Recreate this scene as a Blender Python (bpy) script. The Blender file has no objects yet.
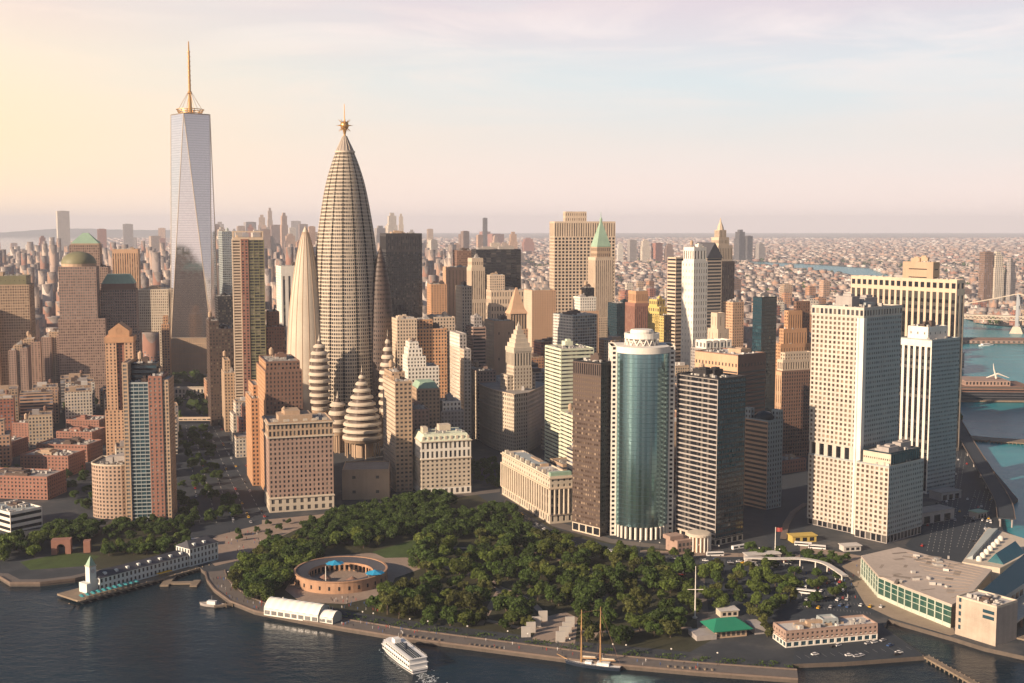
import bpy, math, random
import numpy as np
from mathutils import Vector, Matrix
from mathutils.geometry import tessellate_polygon
random.seed(7); RNG = np.random.default_rng(11)
C = bpy.context.scene.collection
SC = bpy.context.scene
R = math.radians
# ------------------------------------------------------------------ camera
CAMZ = 250.0; PITCH = R(5.5); F = 1200.0
cp, sp = math.cos(PITCH), math.sin(PITCH)
cam = bpy.data.cameras.new('camera'); cam.sensor_width = 36; cam.lens = F/1024*36
cam.clip_start = 1; cam.clip_end = 120000
co = bpy.data.objects.new('camera', cam); C.objects.link(co)
co.location = (0, 0, CAMZ); co.rotation_euler = (math.pi/2-PITCH, 0, 0)
SC.camera = co
# ------------------------------------------------------------------ light
SUN_EL = 21.0
sh = Vector((-0.81, -0.585, 0)).normalized()
sdir = Vector((sh.x*math.cos(R(SUN_EL)), sh.y*math.cos(R(SUN_EL)), math.sin(R(SUN_EL))))
sl = bpy.data.lights.new('sun', 'SUN'); sl.energy = 5.0; sl.angle = R(0.5); sl.color = (1.0, 0.765, 0.555)
so = bpy.data.objects.new('sun', sl); C.objects.link(so)
so.rotation_euler = (-sdir).to_track_quat('-Z', 'Y').to_euler(); so.location = (-900, -300, 900)
SC.view_settings.view_transform = 'Standard'; SC.view_settings.look = 'None'
SC.view_settings.exposure = 0.62; SC.view_settings.gamma = 1.0; SC.view_settings.use_curve_mapping = False
SC.cycles.use_denoising = True
SC.cycles.max_bounces = 5; SC.cycles.diffuse_bounces = 2; SC.cycles.glossy_bounces = 3; SC.cycles.volume_bounces = 1
SC.cycles.transparent_max_bounces = 4

class NT:
    """tiny node helper"""
    def __init__(s, tree): s.t = tree; s.n = tree.nodes; s.l = tree.links
    def new(s, typ, **kw):
        n = s.n.new(typ)
        for k, v in kw.items(): setattr(n, k, v)
        return n
    def link(s, a, b): s.l.new(a, b)
    def val(s, sock, v):
        if isinstance(v, bpy.types.NodeSocket): s.link(v, sock)
        else: sock.default_value = v
    def math(s, op, a, b=0.0, c=None, clamp=False):
        n = s.new('ShaderNodeMath', operation=op); n.use_clamp = clamp
        s.val(n.inputs[0], a); s.val(n.inputs[1], b)
        if c is not None: s.val(n.inputs[2], c)
        return n.outputs[0]
    def mix(s, f, a, b, blend='MIX'):
        n = s.new('ShaderNodeMix', data_type='RGBA', blend_type=blend)
        s.val(n.inputs[0], f); s.val(n.inputs[6], a); s.val(n.inputs[7], b)
        return n.outputs[2]
    def ramp(s, f, stops, interp='LINEAR'):
        n = s.new('ShaderNodeValToRGB'); cr = n.color_ramp; cr.interpolation = interp
        while len(cr.elements) < len(stops): cr.elements.new(0.5)
        for e, (p, c) in zip(cr.elements, stops):
            e.position = p; e.color = (*c, 1) if len(c) == 3 else c
        s.val(n.inputs[0], f); return n.outputs[0]
    def noise(s, vec, scale, detail=3, rough=0.5, dist=0.0):
        n = s.new('ShaderNodeTexNoise'); n.inputs['Scale'].default_value = scale
        n.inputs['Detail'].default_value = detail; n.inputs['Roughness'].default_value = rough
        n.inputs['Distortion'].default_value = dist
        if vec is not None: s.link(vec, n.inputs['Vector'])
        return n.outputs[0]
    def sep(s, v):
        n = s.new('ShaderNodeSeparateXYZ'); s.link(v, n.inputs[0]); return n.outputs
    def comb(s, x, y, z):
        n = s.new('ShaderNodeCombineXYZ'); s.val(n.inputs[0], x); s.val(n.inputs[1], y); s.val(n.inputs[2], z); return n.outputs[0]

def rgba(c): return (*c, 1.0)
# ------------------------------------------------------------------ world
W = bpy.data.worlds.new('World'); SC.world = W; W.use_nodes = True
w = NT(W.node_tree); w.n.clear()
wout = w.new('ShaderNodeOutputWorld')
sky = w.new('ShaderNodeTexSky', sky_type='NISHITA'); sky.sun_disc = False
sky.sun_elevation = R(SUN_EL); sky.sun_rotation = math.atan2(sdir.x, sdir.y); sky.air_density = 1.0; sky.dust_density = 0.6; sky.ozone_density = 3.0
bg1 = w.new('ShaderNodeBackground'); w.link(sky.outputs[0], bg1.inputs[0]); bg1.inputs[1].default_value = 0.06
tc = w.new('ShaderNodeTexCoord'); dx, dy, dz = w.sep(tc.outputs['Generated'])
elev = w.math('MULTIPLY', w.math('ARCSINE', dz), 57.2958)
az = w.math('MULTIPLY', w.math('ARCTAN2', dx, dy), 57.2958)
e01 = w.math('DIVIDE', elev, 30.0, clamp=True)
base = w.ramp(e01, [(0.0, (0.74, 0.60, 0.545)), (0.07, (0.67, 0.57, 0.525)), (0.14, (0.57, 0.55, 0.53)), (0.22, (0.51, 0.55, 0.57)),
                    (0.36, (0.52, 0.45, 0.495)), (0.43, (0.13, 0.155, 0.20)), (0.50, (0.05, 0.09, 0.135)), (0.7, (0.035, 0.08, 0.125)), (1.0, (0.06, 0.12, 0.20))])
# streaky thin cloud: stretched noise over direction
cv = w.comb(w.math('MULTIPLY', az, 0.045), w.math('MULTIPLY', elev, 0.30), 0.0)
cn = w.noise(cv, 1.6, 6, 0.62, 0.6)
cf = w.ramp(cn, [(0.44, (0, 0, 0)), (0.62, (1, 1, 1))])
cband = w.ramp(e01, [(0.0, (0, 0, 0)), (0.10, (0.15, 0.15, 0.15)), (0.24, (0.75, 0.75, 0.75)), (0.37, (0.8, 0.8, 0.8)), (0.5, (0, 0, 0))])
cloud_f = w.math('MULTIPLY', w.math('MULTIPLY', cf, cband), 0.8)
cloud_c = w.ramp(e01, [(0.1, (0.64, 0.54, 0.48)), (0.3, (0.68, 0.61, 0.60)), (0.42, (0.45, 0.38, 0.40))])
c2 = w.mix(cloud_f, base, cloud_c)
cn2 = w.noise(w.comb(w.math('MULTIPLY', az, 0.03), w.math('MULTIPLY', elev, 0.17), 4.0), 1.3, 4, 0.55, 0.3)
cf2 = w.math('MULTIPLY', w.math('MULTIPLY', w.ramp(cn2, [(0.45, (0, 0, 0)), (0.7, (1, 1, 1))]), cband), 0.7)
c2 = w.mix(cf2, c2, rgba((0.44, 0.535, 0.565)))
# warm glow low on the sun's side of the view
ga = w.math('DIVIDE', w.math('ADD', az, 36.0), 24.0); ge = w.math('DIVIDE', w.math('SUBTRACT', elev, 4.0), 6.5)
gg = w.math('POWER', 2.71828, w.math('MULTIPLY', w.math('ADD', w.math('MULTIPLY', ga, ga), w.math('MULTIPLY', ge, ge)), -1.0))
c3 = w.mix(w.math('MULTIPLY', gg, 0.95), c2, rgba((0.86, 0.61, 0.35)))
# the half of the sky behind the camera is darker and bluer
fv = w.math('SUBTRACT', w.math('MULTIPLY', dy, 0.6), w.math('MULTIPLY', dx, 0.8))
fw = w.new('ShaderNodeMapRange', interpolation_type='SMOOTHSTEP'); w.link(fv, fw.inputs[0]); fw.inputs[1].default_value = -1.5; fw.inputs[2].default_value = 0.15
backc = w.ramp(e01, [(0.0, (0.24, 0.19, 0.185)), (0.4, (0.21, 0.175, 0.18)), (0.62, (0.04, 0.085, 0.135))])
c3 = w.mix(fw.outputs[0], backc, c3)
# bright aureole round the low sun, behind the left shoulder of the view
sv = w.new('ShaderNodeVectorMath', operation='DOT_PRODUCT'); w.link(tc.outputs['Generated'], sv.inputs[0]); sv.inputs[1].default_value = tuple(sdir)
au = w.math('POWER', w.math('MAXIMUM', sv.outputs['Value'], 0.0), 14.0)
c3 = w.mix(au, c3, rgba((1.7, 1.3, 0.9)))
bg2 = w.new('ShaderNodeBackground'); w.link(c3, bg2.inputs[0]); bg2.inputs[1].default_value = 1.0
fade = w.ramp(w.math('DIVIDE', elev, 40.0, clamp=True), [(0.0, (1, 1, 1)), (0.5, (1, 1, 1)), (0.9, (0, 0, 0))])
ms = w.new('ShaderNodeMixShader'); w.link(fade, ms.inputs[0]); w.link(bg1.outputs[0], ms.inputs[1]); w.link(bg2.outputs[0], ms.inputs[2])
w.link(ms.outputs[0], wout.inputs[0])

# ------------------------------------------------------------------ projection helpers (photo pixel -> place on the ground)
GZ = 2.5
def ground(px, py, z=GZ):
    a = (px-512)/F; b = (341.5-py)/F
    d = Vector((a, cp+b*sp, -sp+b*cp)); t = (z-CAMZ)/d.z
    return Vector((a*t, d.y*t, z))
def z_at(Y, py):
    a = (341.5-py)/F
    return (a*(Y*cp+CAMZ*sp)+CAMZ*cp-Y*sp)/(cp+a*sp)
def x_at(Y, z, px): return (px-512)/F*(Y*cp+(CAMZ-z)*sp)
def proj(x, y, z):
    zc = y*cp+(CAMZ-z)*sp; yc = (z-CAMZ)*cp+y*sp
    return 512+F*x/zc, 341.5-F*yc/zc
# ------------------------------------------------------------------ materials
MC = {}
def mat(name, col, rough=0.8, metal=0.0, ns=0.05, na=0.25, spec=0.3, bump=0.0, vary=0.0, island=0.0):
    if name in MC: return MC[name]
    m = bpy.data.materials.new(name); m.use_nodes = True; t = NT(m.node_tree)
    b = t.n['Principled BSDF']; b.inputs['Roughness'].default_value = rough; b.inputs['Metallic'].default_value = metal
    b.inputs['Specular IOR Level'].default_value = spec
    tc = t.new('ShaderNodeTexCoord'); nz = t.noise(tc.outputs['Object'], ns, 5, 0.6)
    nz2 = t.noise(tc.outputs['Object'], ns*14, 3, 0.6)
    mp = t.new('ShaderNodeMapping'); mp.inputs['Scale'].default_value = (1, 1, .05); t.link(tc.outputs['Object'], mp.inputs['Vector']); nz3 = t.noise(mp.outputs[0], .35, 3, .6)
    nz = t.math('ADD', nz, t.math('MULTIPLY', t.math('SUBTRACT', nz3, 0.5), 0.55))
    v = t.math('ADD', t.math('MULTIPLY', t.math('SUBTRACT', nz, 0.5), na*2), t.math('MULTIPLY', t.math('SUBTRACT', nz2, 0.5), na))
    if vary:
        oi = t.new('ShaderNodeObjectInfo'); v = t.math('ADD', v, t.math('MULTIPLY', t.math('SUBTRACT', oi.outputs['Random'], 0.5), vary*2))
    if island:
        g = t.new('ShaderNodeNewGeometry'); v = t.math('ADD', v, t.math('MULTIPLY', t.math('SUBTRACT', g.outputs['Random Per Island'], 0.5), island*2))
    hsv = t.new('ShaderNodeHueSaturation'); hsv.inputs['Color'].default_value = rgba(col)
    t.link(t.math('ADD', v, 1.0), hsv.inputs['Value']); t.link(hsv.outputs[0], b.inputs['Base Color'])
    if bump:
        bp = t.new('ShaderNodeBump'); bp.inputs['Strength'].default_value = bump; bp.inputs['Distance'].default_value = 0.3
        t.link(nz2, bp.inputs['Height']); t.link(bp.outputs[0], b.inputs['Normal'])
    MC[name] = m; return m
def glass(name, dark, light, frac=0.25, rough=0.12, spec=0.6, metal=0.0):
    """window glass: panes differ (blinds, lit curtains) pane by pane"""
    if name in MC: return MC[name]
    m = bpy.data.materials.new(name); m.use_nodes = True; t = NT(m.node_tree); b = t.n['Principled BSDF']
    g = t.new('ShaderNodeNewGeometry'); r = g.outputs['Random Per Island']
    c = t.ramp(r, [(0.0, dark), (max(0.02, 1-frac*1.6), tuple(x*1.7+.004 for x in dark)), (1-frac*.6, tuple(.5*(x+y) for x, y in zip(dark, light))), (1.0, light)])
    t.link(c, b.inputs['Base Color'])
    t.link(t.math('ADD', t.math('MULTIPLY', r, 0.15), rough), b.inputs['Roughness'])
    b.inputs['Specular IOR Level'].default_value = spec; b.inputs['Metallic'].default_value = metal
    MC[name] = m; return m
def uvfacade(name, col, gl=(0.035, 0.04, 0.05), ww=0.5, wh=0.55, island=False, band=False, palette=None):
    """wall with rows of windows laid out in metres over the wall (for middle and far buildings)"""
    if name in MC: return MC[name]
    m = bpy.data.materials.new(name); m.use_nodes = True; t = NT(m.node_tree); b = t.n['Principled BSDF']
    tc = t.new('ShaderNodeTexCoord'); u, v, _ = t.sep(tc.outputs['UV'])
    g = t.new('ShaderNodeNewGeometry'); nz = t.sep(g.outputs['Normal'])[2]
    side = t.math('LESS_THAN', t.math('ABSOLUTE', nz), 0.4)
    fu = t.math('ABSOLUTE', t.math('SUBTRACT', t.math('FRACT', u), 0.5)); fv = t.math('ABSOLUTE', t.math('SUBTRACT', t.math('FRACT', v), 0.5))
    win = t.math('MULTIPLY', t.math('LESS_THAN', fu, 0.6 if band else ww/2), t.math('LESS_THAN', fv, wh/2))
    win = t.math('MULTIPLY', win, side)
    wn = t.new('ShaderNodeTexWhiteNoise', noise_dimensions='2D')
    t.link(t.comb(t.math('FLOOR', u), t.math('FLOOR', v), 0.0), wn.inputs['Vector'])
    gcol = t.ramp(wn.outputs[0], [(0.0, gl), (0.7, tuple(x*2 for x in gl)), (1.0, tuple(min(.5, x*6+.06) for x in gl))])
    if palette:
        wall = t.ramp(g.outputs['Random Per Island'], palette, 'CONSTANT')
    else:
        wall = rgba(col)
    n1 = t.noise(tc.outputs['Object'], 0.05, 5, 0.6)
    hs = t.new('ShaderNodeHueSaturation'); t.val(hs.inputs['Color'], wall)
    t.link(t.math('ADD', t.math('MULTIPLY', n1, 0.7), 0.65), hs.inputs['Value'])
    wall = hs.outputs[0]
    roofn = t.noise(tc.outputs['Object'], 0.08, 4, 0.7)
    roofc = t.ramp(roofn, [(0.3, (0.13, 0.11, 0.10)), (0.5, (0.24, 0.205, 0.185)), (0.7, (0.37, 0.325, 0.30))])
    top = t.math('GREATER_THAN', nz, 0.6)
    c = t.mix(win, wall, gcol); c = t.mix(top, c, roofc)
    t.link(c, b.inputs['Base Color']); t.link(t.math('SUBTRACT', 0.85, t.math('MULTIPLY', win, 0.65)), b.inputs['Roughness'])
    b.inputs['Specular IOR Level'].default_value = 0.4
    MC[name] = m; return m
# ------------------------------------------------------------------ mesh builder
class QB:
    def __init__(s): s.q = []; s.t = []; s.ms = []
    def quads(s, a):
        a = np.asarray(a, dtype=np.float64).reshape(-1, 4, 3)
        if len(a): s.q.append(a)
        return s
    def box(s, x0, x1, y0, y1, z0, z1, bottom=False):
        A = [[(x0,y0,z0),(x1,y0,z0),(x1,y0,z1),(x0,y0,z1)], [(x1,y0,z0),(x1,y1,z0),(x1,y1,z1),(x1,y0,z1)],
             [(x1,y1,z0),(x0,y1,z0),(x0,y1,z1),(x1,y1,z1)], [(x0,y1,z0),(x0,y0,z0),(x0,y0,z1),(x0,y1,z1)],
             [(x0,y0,z1),(x1,y0,z1),(x1,y1,z1),(x0,y1,z1)]]
        if bottom: A.append([(x0,y1,z0),(x1,y1,z0),(x1,y0,z0),(x0,y0,z0)])
        return s.quads(A)
    def boxr(s, cx, cy, w_, d, z0, z1, a=0.0, bottom=False):
        c_, s_ = math.cos(a), math.sin(a)
        P = [(cx+x*c_-y*s_, cy+x*s_+y*c_) for x, y in ((-w_/2,-d/2),(w_/2,-d/2),(w_/2,d/2),(-w_/2,d/2))]
        return s.prism(P, z0, z1, bottom=bottom)
    def prism(s, P, z0, z1, cap=True, bottom=False):
        """P counter-clockwise 2-D outline"""
        n = len(P)
        s.quads([[(*P[i], z0), (*P[(i+1) % n], z0), (*P[(i+1) % n], z1), (*P[i], z1)] for i in range(n)])
        if cap: s.poly([(*p, z1) for p in P])
        if bottom: s.poly([(*p, z0) for p in P][::-1])
        return s
    def poly(s, P):
        if len(P) == 4:
            # keep convex quads as quads
            return s.quads([P])
        tri = tessellate_polygon([[Vector(p) for p in P]])
        for a, b, c in tri:
            n = (Vector(P[b])-Vector(P[a])).cross(Vector(P[c])-Vector(P[a]))
            s.t.append((P[a], P[b], P[c]) if n.z >= 0 else (P[a], P[c], P[b]))
        return s
    def tri(s, a, b, c): s.t.append((a, b, c)); return s
    def frustum(s, A, B, cap=True):
        """A, B: lower and upper rings with the same count"""
        n = len(A)
        s.quads([[A[i], A[(i+1) % n], B[(i+1) % n], B[i]] for i in range(n)])
        if cap: s.poly(list(B))
        return s
    def rev(s, prof, n=16, cx=0, cy=0, a0=0.0, a1=2*math.pi, ex=1.0, ey=1.0, cap=False):
        th = np.linspace(a0, a1, n+1); pr = np.array(prof, float)
        X = cx+ex*pr[:, 0:1]*np.cos(th); Y = cy+ey*pr[:, 0:1]*np.sin(th); Z = np.repeat(pr[:, 1:2], n+1, 1)
        P = np.stack([X, Y, Z], -1)
        s.quads(np.stack([P[:-1, :-1], P[:-1, 1:], P[1:, 1:], P[1:, :-1]], 2).reshape(-1, 4, 3))
        if cap:
            s.poly([tuple(p) for p in P[-1, :-1]])
        return s
    def tube(s, a, b, r0, r1=None, n=6):
        r1 = r0 if r1 is None else r1
        a, b = Vector(a), Vector(b); d = (b-a).normalized()
        u = d.cross(Vector((0, 0, 1)) if abs(d.z) < 0.9 else Vector((1, 0, 0))).normalized(); v = d.cross(u)
        A = [tuple(a+(u*math.cos(k*2*math.pi/n)+v*math.sin(k*2*math.pi/n))*r0) for k in range(n)]
        B = [tuple(b+(u*math.cos(k*2*math.pi/n)+v*math.sin(k*2*math.pi/n))*r1) for k in range(n)]
        return s.frustum(A, B, cap=True)
    def shift(s, dx_, dy_, dz_=0):
        for a in s.q: a += np.array((dx_, dy_, dz_))
        s.t = [tuple((p[0]+dx_, p[1]+dy_, p[2]+dz_) for p in t_) for t_ in s.t]
        return s
    def mesh(s, name, uv=None, merge=False):
        q = np.concatenate(s.q) if s.q else np.zeros((0, 4, 3)); t = np.array(s.t, float).reshape(-1, 3, 3)
        nq, nt = len(q), len(t)
        me = bpy.data.meshes.new(name)
        co_ = np.concatenate([q.reshape(-1, 3), t.reshape(-1, 3)])
        me.vertices.add(len(co_)); me.vertices.foreach_set('co', co_.astype(np.float32).ravel())
        me.loops.add(len(co_)); me.loops.foreach_set('vertex_index', np.arange(len(co_), dtype=np.int32))
        me.polygons.add(nq+nt)
        me.polygons.foreach_set('loop_start', np.concatenate([np.arange(nq)*4, nq*4+np.arange(nt)*3]).astype(np.int32))
        if uv:
            bay, fl = uv; U = np.zeros((len(co_), 2))
            if nq:
                e = q[:, 1]-q[:, 0]; L = np.linalg.norm(e[:, :2], axis=1); nb = np.maximum(1, np.round(L/bay))
                uu = np.zeros((nq, 4)); uu[:, 1] = nb; uu[:, 2] = nb
                U[:nq*4, 0] = uu.ravel(); U[:nq*4, 1] = (q[:, :, 2]/fl).ravel()
            l = me.uv_layers.new(name='UVMap'); l.data.foreach_set('uv', U.astype(np.float32).ravel())
        me.update(calc_edges=True)
        return me
    def build(s, name, m, parent=None, uv=None, label=None, kind=None, smooth=False):
        me = s.mesh(name, uv)
        if m is not None: me.materials.append(m)
        o = bpy.data.objects.new(name, me); C.objects.link(o)
        if parent is not None: o.parent = parent
        if label: o['label'] = label
        if kind: o['kind'] = kind
        if smooth:
            weld(me); me.polygons.foreach_set('use_smooth', [True]*len(me.polygons))
        return o
import bmesh
def weld(me, d=0.001):
    bm = bmesh.new(); bm.from_mesh(me); bmesh.ops.remove_doubles(bm, verts=bm.verts, dist=d); bm.to_mesh(me); bm.free()
def tag(o, label, cat=None, group=None):
    o['label'] = label
    if cat: o['category'] = cat
    if group: o['group'] = group
    return o
def thing(name, label, cat, loc=(0, 0, 0), rz=0.0, group=None):
    o = bpy.data.objects.new(name, None); C.objects.link(o); o.location = loc; o.rotation_euler = (0, 0, rz); o.empty_display_size = 2
    return tag(o, label, cat, group)
def copy_tree(o, parent=None):
    c = o.copy(); C.objects.link(c)
    if parent is not None: c.parent = parent
    for ch in list(o.children): copy_tree(ch, c)
    return c
def structure(name, qb, m, **kw): return qb.build(name, m, kind='structure', **kw)

# ------------------------------------------------------------------ facade geometry (recessed windows)
def q4(O, U, N, u0, u1, v0, v1, d0, d1=None):
    """rectangle(s) on a wall plane; arrays broadcast; d = depth behind the wall face"""
    u0, u1, v0, v1 = np.broadcast_arrays(np.asarray(u0, float), u1, v0, v1)
    O = np.array(O); U = np.array(U); N = np.array(N); Z = np.array((0, 0, 1.0))
    def P(u, v, d): return O+u[..., None]*U+v[..., None]*Z-d*N
    return np.stack([P(u0, v0, d0), P(u1, v0, d0), P(u1, v1, d0), P(u0, v1, d0)], -2).reshape(-1, 4, 3)
def facade(wall, O, U, N, width, z0, z1, st):
    """adds wall strips, piers and reveals to `wall`; returns the panes (nwin, k, 4, 3) from the top row down"""
    bay, fl, ww, wh, rec = st['bay'], st['fl'], st['ww'], st['wh'], st.get('rec', 0.35)
    O = np.array((O[0], O[1], 0.0)); U = np.array((*U, 0.0)); N = np.array((*N, 0.0)); Z = np.array((0, 0, 1.0))
    nx = max(1, round(width/bay)) if bay else 1
    nz = max(1, round((z1-z0)/fl)) if fl else 1
    m_ = st.get('margin', 0.0); bw = (width-2*m_)/nx; fh = (z1-z0)/nz
    if bw <= 0.2 or z1-z0 < 1:
        wall.quads(q4(O, U, N, 0, width, z0, z1, 0)); return np.zeros((0, 1, 4, 3))
    gu = bw*(1-ww)/2 if bay else st.get('eu', 0.4); 
    if fl: gv0 = fh*(1-wh)*st.get('sill', 0.55); gv1 = fh*(1-wh)-gv0
    else: gv0 = st.get('e0', 3.0); gv1 = st.get('e1', 3.0)
    i = np.arange(nx); j = np.arange(nz)
    u0 = m_+i*bw+gu; u1 = m_+(i+1)*bw-gu; v0 = z0+j*fh+gv0; v1 = z0+(j+1)*fh-gv1
    sb = np.concatenate([[z0], v1]); se = np.concatenate([v0, [z1]])
    wall.quads(q4(O, U, N, 0, width, sb, se, 0))
    pb = np.concatenate([[0], u1]); pe = np.concatenate([u0, [width]])
    V0, PB = np.meshgrid(v0, pb, indexing='ij'); V1, PE = np.meshgrid(v1, pe, indexing='ij')
    wall.quads(q4(O, U, N, PB.ravel(), PE.ravel(), V0.ravel(), V1.ravel(), 0))
    V0, U0 = np.meshgrid(v0[::-1], u0, indexing='ij'); V1, U1 = np.meshgrid(v1[::-1], u1, indexing='ij')
    U0, U1, V0, V1 = (a.ravel() for a in (U0, U1, V0, V1))
    def P(u, v, d): return O+u[:, None]*U+v[:, None]*Z-d*N
    a, b, c, d = P(U0, V0, 0), P(U1, V0, 0), P(U1, V1, 0), P(U0, V1, 0)
    a2, b2, c2, d2 = (x-rec*N for x in (a, b, c, d))
    for A in ((a, b, b2, a2), (b, c, c2, b2), (c, d, d2, c2), (d, a, a2, d2)): wall.quads(np.stack(A, 1))
    pu, pv = st.get('pu', 1), st.get('pv', 1)
    panes = []
    for kk in range(pv):
        for k in range(pu):
            s0, s1, t0, t1 = k/pu, (k+1)/pu, kk/pv, (kk+1)/pv
            f = lambda s_, t_: a2*((1-s_)*(1-t_))+b2*(s_*(1-t_))+c2*(s_*t_)+d2*((1-s_)*t_)
            panes.append(np.stack([f(s0, t0), f(s1, t0), f(s1, t1), f(s0, t1)], 1))
    return np.stack(panes, 1)
def put_windows(panes, name, m, root, near, limit=100):
    """panes: (n,k,4,3), the most visible first"""
    if not len(panes): return
    if near:
        for p in panes[:limit]:
            QB().quads(p).build(name, m, root)
        panes = panes[limit:]
    if len(panes):
        QB().quads(panes.reshape(-1, 4, 3)).build(name, m, root, kind='stuff')
# ------------------------------------------------------------------ wall and glass palette
WALL = {
 'cream': mat('cream_stone', (0.58, 0.465, 0.35)), 'palestone': mat('pale_limestone', (0.55, 0.475, 0.375)), 'greystone': mat('grey_white_stone', (0.52, 0.475, 0.41)), 'white': mat('white_concrete', (0.74, 0.70, 0.62)),
 'tan': mat('tan_brick', (0.44, 0.32, 0.22)), 'peach': mat('peach_brick', (0.56, 0.36, 0.23)), 'orange': mat('orange_brick', (0.50, 0.29, 0.165)),
 'red': mat('red_brick', (0.30, 0.15, 0.11)), 'brown': mat('brown_granite', (0.22, 0.13, 0.095)), 'rose': mat('rose_granite', (0.36, 0.25, 0.20)),
 'grey': mat('grey_concrete', (0.36, 0.33, 0.31)), 'dark': mat('dark_metal_panel', (0.035, 0.033, 0.035), rough=0.45), 'black': mat('black_steel', (0.016, 0.017, 0.02), rough=0.4),
 'bronze': mat('bronze_panel', (0.10, 0.072, 0.060), rough=0.5), 'green': mat('verdigris_copper', (0.30, 0.43, 0.32), rough=0.7), 'olive': mat('weathered_copper', (0.20, 0.19, 0.11), rough=0.55),
 'gold': mat('yellow_stone', (0.56, 0.43, 0.15)), 'teal': mat('teal_panel', (0.016, 0.034, 0.046), rough=0.3), 'coolgrey': mat('cool_grey_panel', (0.33, 0.37, 0.37), rough=0.5),
 'mint': mat('pale_green_panel', (0.62, 0.66, 0.50)), 'roof': mat('roof_gravel', (0.30, 0.27, 0.24), ns=0.09, na=0.4), 'roofdark': mat('roof_tar', (0.10, 0.095, 0.09), ns=0.09, na=0.4),
 'rooflight': mat('roof_membrane', (0.55, 0.52, 0.48), ns=0.09, na=0.3), 'unit': mat('rooftop_metal', (0.42, 0.40, 0.37), rough=0.5, island=0.35), 'slate': mat('slate_roof', (0.075, 0.075, 0.085), rough=0.6),
}
GL = {
 'd': glass('dark_window', (0.018, 0.02, 0.026), (0.30, 0.26, 0.20), 0.34), 'b': glass('brown_window', (0.05, 0.034, 0.026), (0.34, 0.26, 0.19), 0.4),
 'k': glass('black_window', (0.008, 0.009, 0.012), (0.12, 0.11, 0.10), 0.2), 't': glass('teal_window', (0.010, 0.032, 0.045), (0.04, 0.10, 0.125), 0.3, rough=0.05, spec=1.0),
 'c': glass('grey_window', (0.07, 0.075, 0.08), (0.30, 0.29, 0.27), 0.4), 'm': glass('mirror_window', (0.28, 0.31, 0.34), (0.40, 0.42, 0.44), 0.3, rough=0.06, metal=0.85),
}
def ST(wall, gl, kind='grid', bay=3.6, fl=4.0, ww=0.5, wh=0.55, rec=0.4, pu=1, pv=1, **kw):
    if kind == 'band': d = dict(bay=None, eu=0.5, fl=fl, ww=1, wh=wh, pu=pu or 8, pv=1)
    elif kind == 'stripe': d = dict(bay=bay, fl=None, ww=ww, wh=1, e0=kw.pop('e0', 4.0), e1=kw.pop('e1', 4.0), pu=1, pv=pv)
    else: d = dict(bay=bay, fl=fl, ww=ww, wh=wh, pu=pu, pv=pv)
    d.update(rec=rec, wall=wall, gl=gl, wname={'band': 'window_band', 'stripe': 'window_strip'}.get(kind, 'window')); d.update(kw); return d
OCC = []      # (x, y, radius) taken ground
def occ_rect(M, w_, d_):
    n = max(1, int(w_/18)); m = max(1, int(d_/18))
    for i in range(n+1):
        for j in range(m+1):
            p = M @ Vector((-w_/2+w_*i/n, -d_/2+d_*j/m, 0)); OCC.append((p.x, p.y, 14))
def corner(xl, xc, xr, yt, yb, th, D=None, Wd=None):
    """near corner from the photo: footprint width/depth, height and the placement matrix"""
    t = R(th); Y0 = ground(xc, yb).y; H = z_at(Y0, yt); X0 = x_at(Y0, H, xc); zc = Y0*cp+(CAMZ-H)*sp
    if Wd is None:
        k = (xr-512)/F; Wd = (k*zc-X0)/(math.cos(t)-k*math.sin(t)*cp)
    if D is None:
        k = (xl-512)/F; D = (k*zc-X0)/(-math.sin(t)-k*math.cos(t)*cp)
    c = Vector((X0, Y0, 0))+Vector((math.cos(t), math.sin(t), 0))*Wd/2+Vector((-math.sin(t), math.cos(t), 0))*D/2
    M = Matrix.Translation((c.x, c.y, GZ)) @ Matrix.Rotation(t, 4, 'Z')
    return Wd, D, H-GZ, M, Y0
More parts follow.
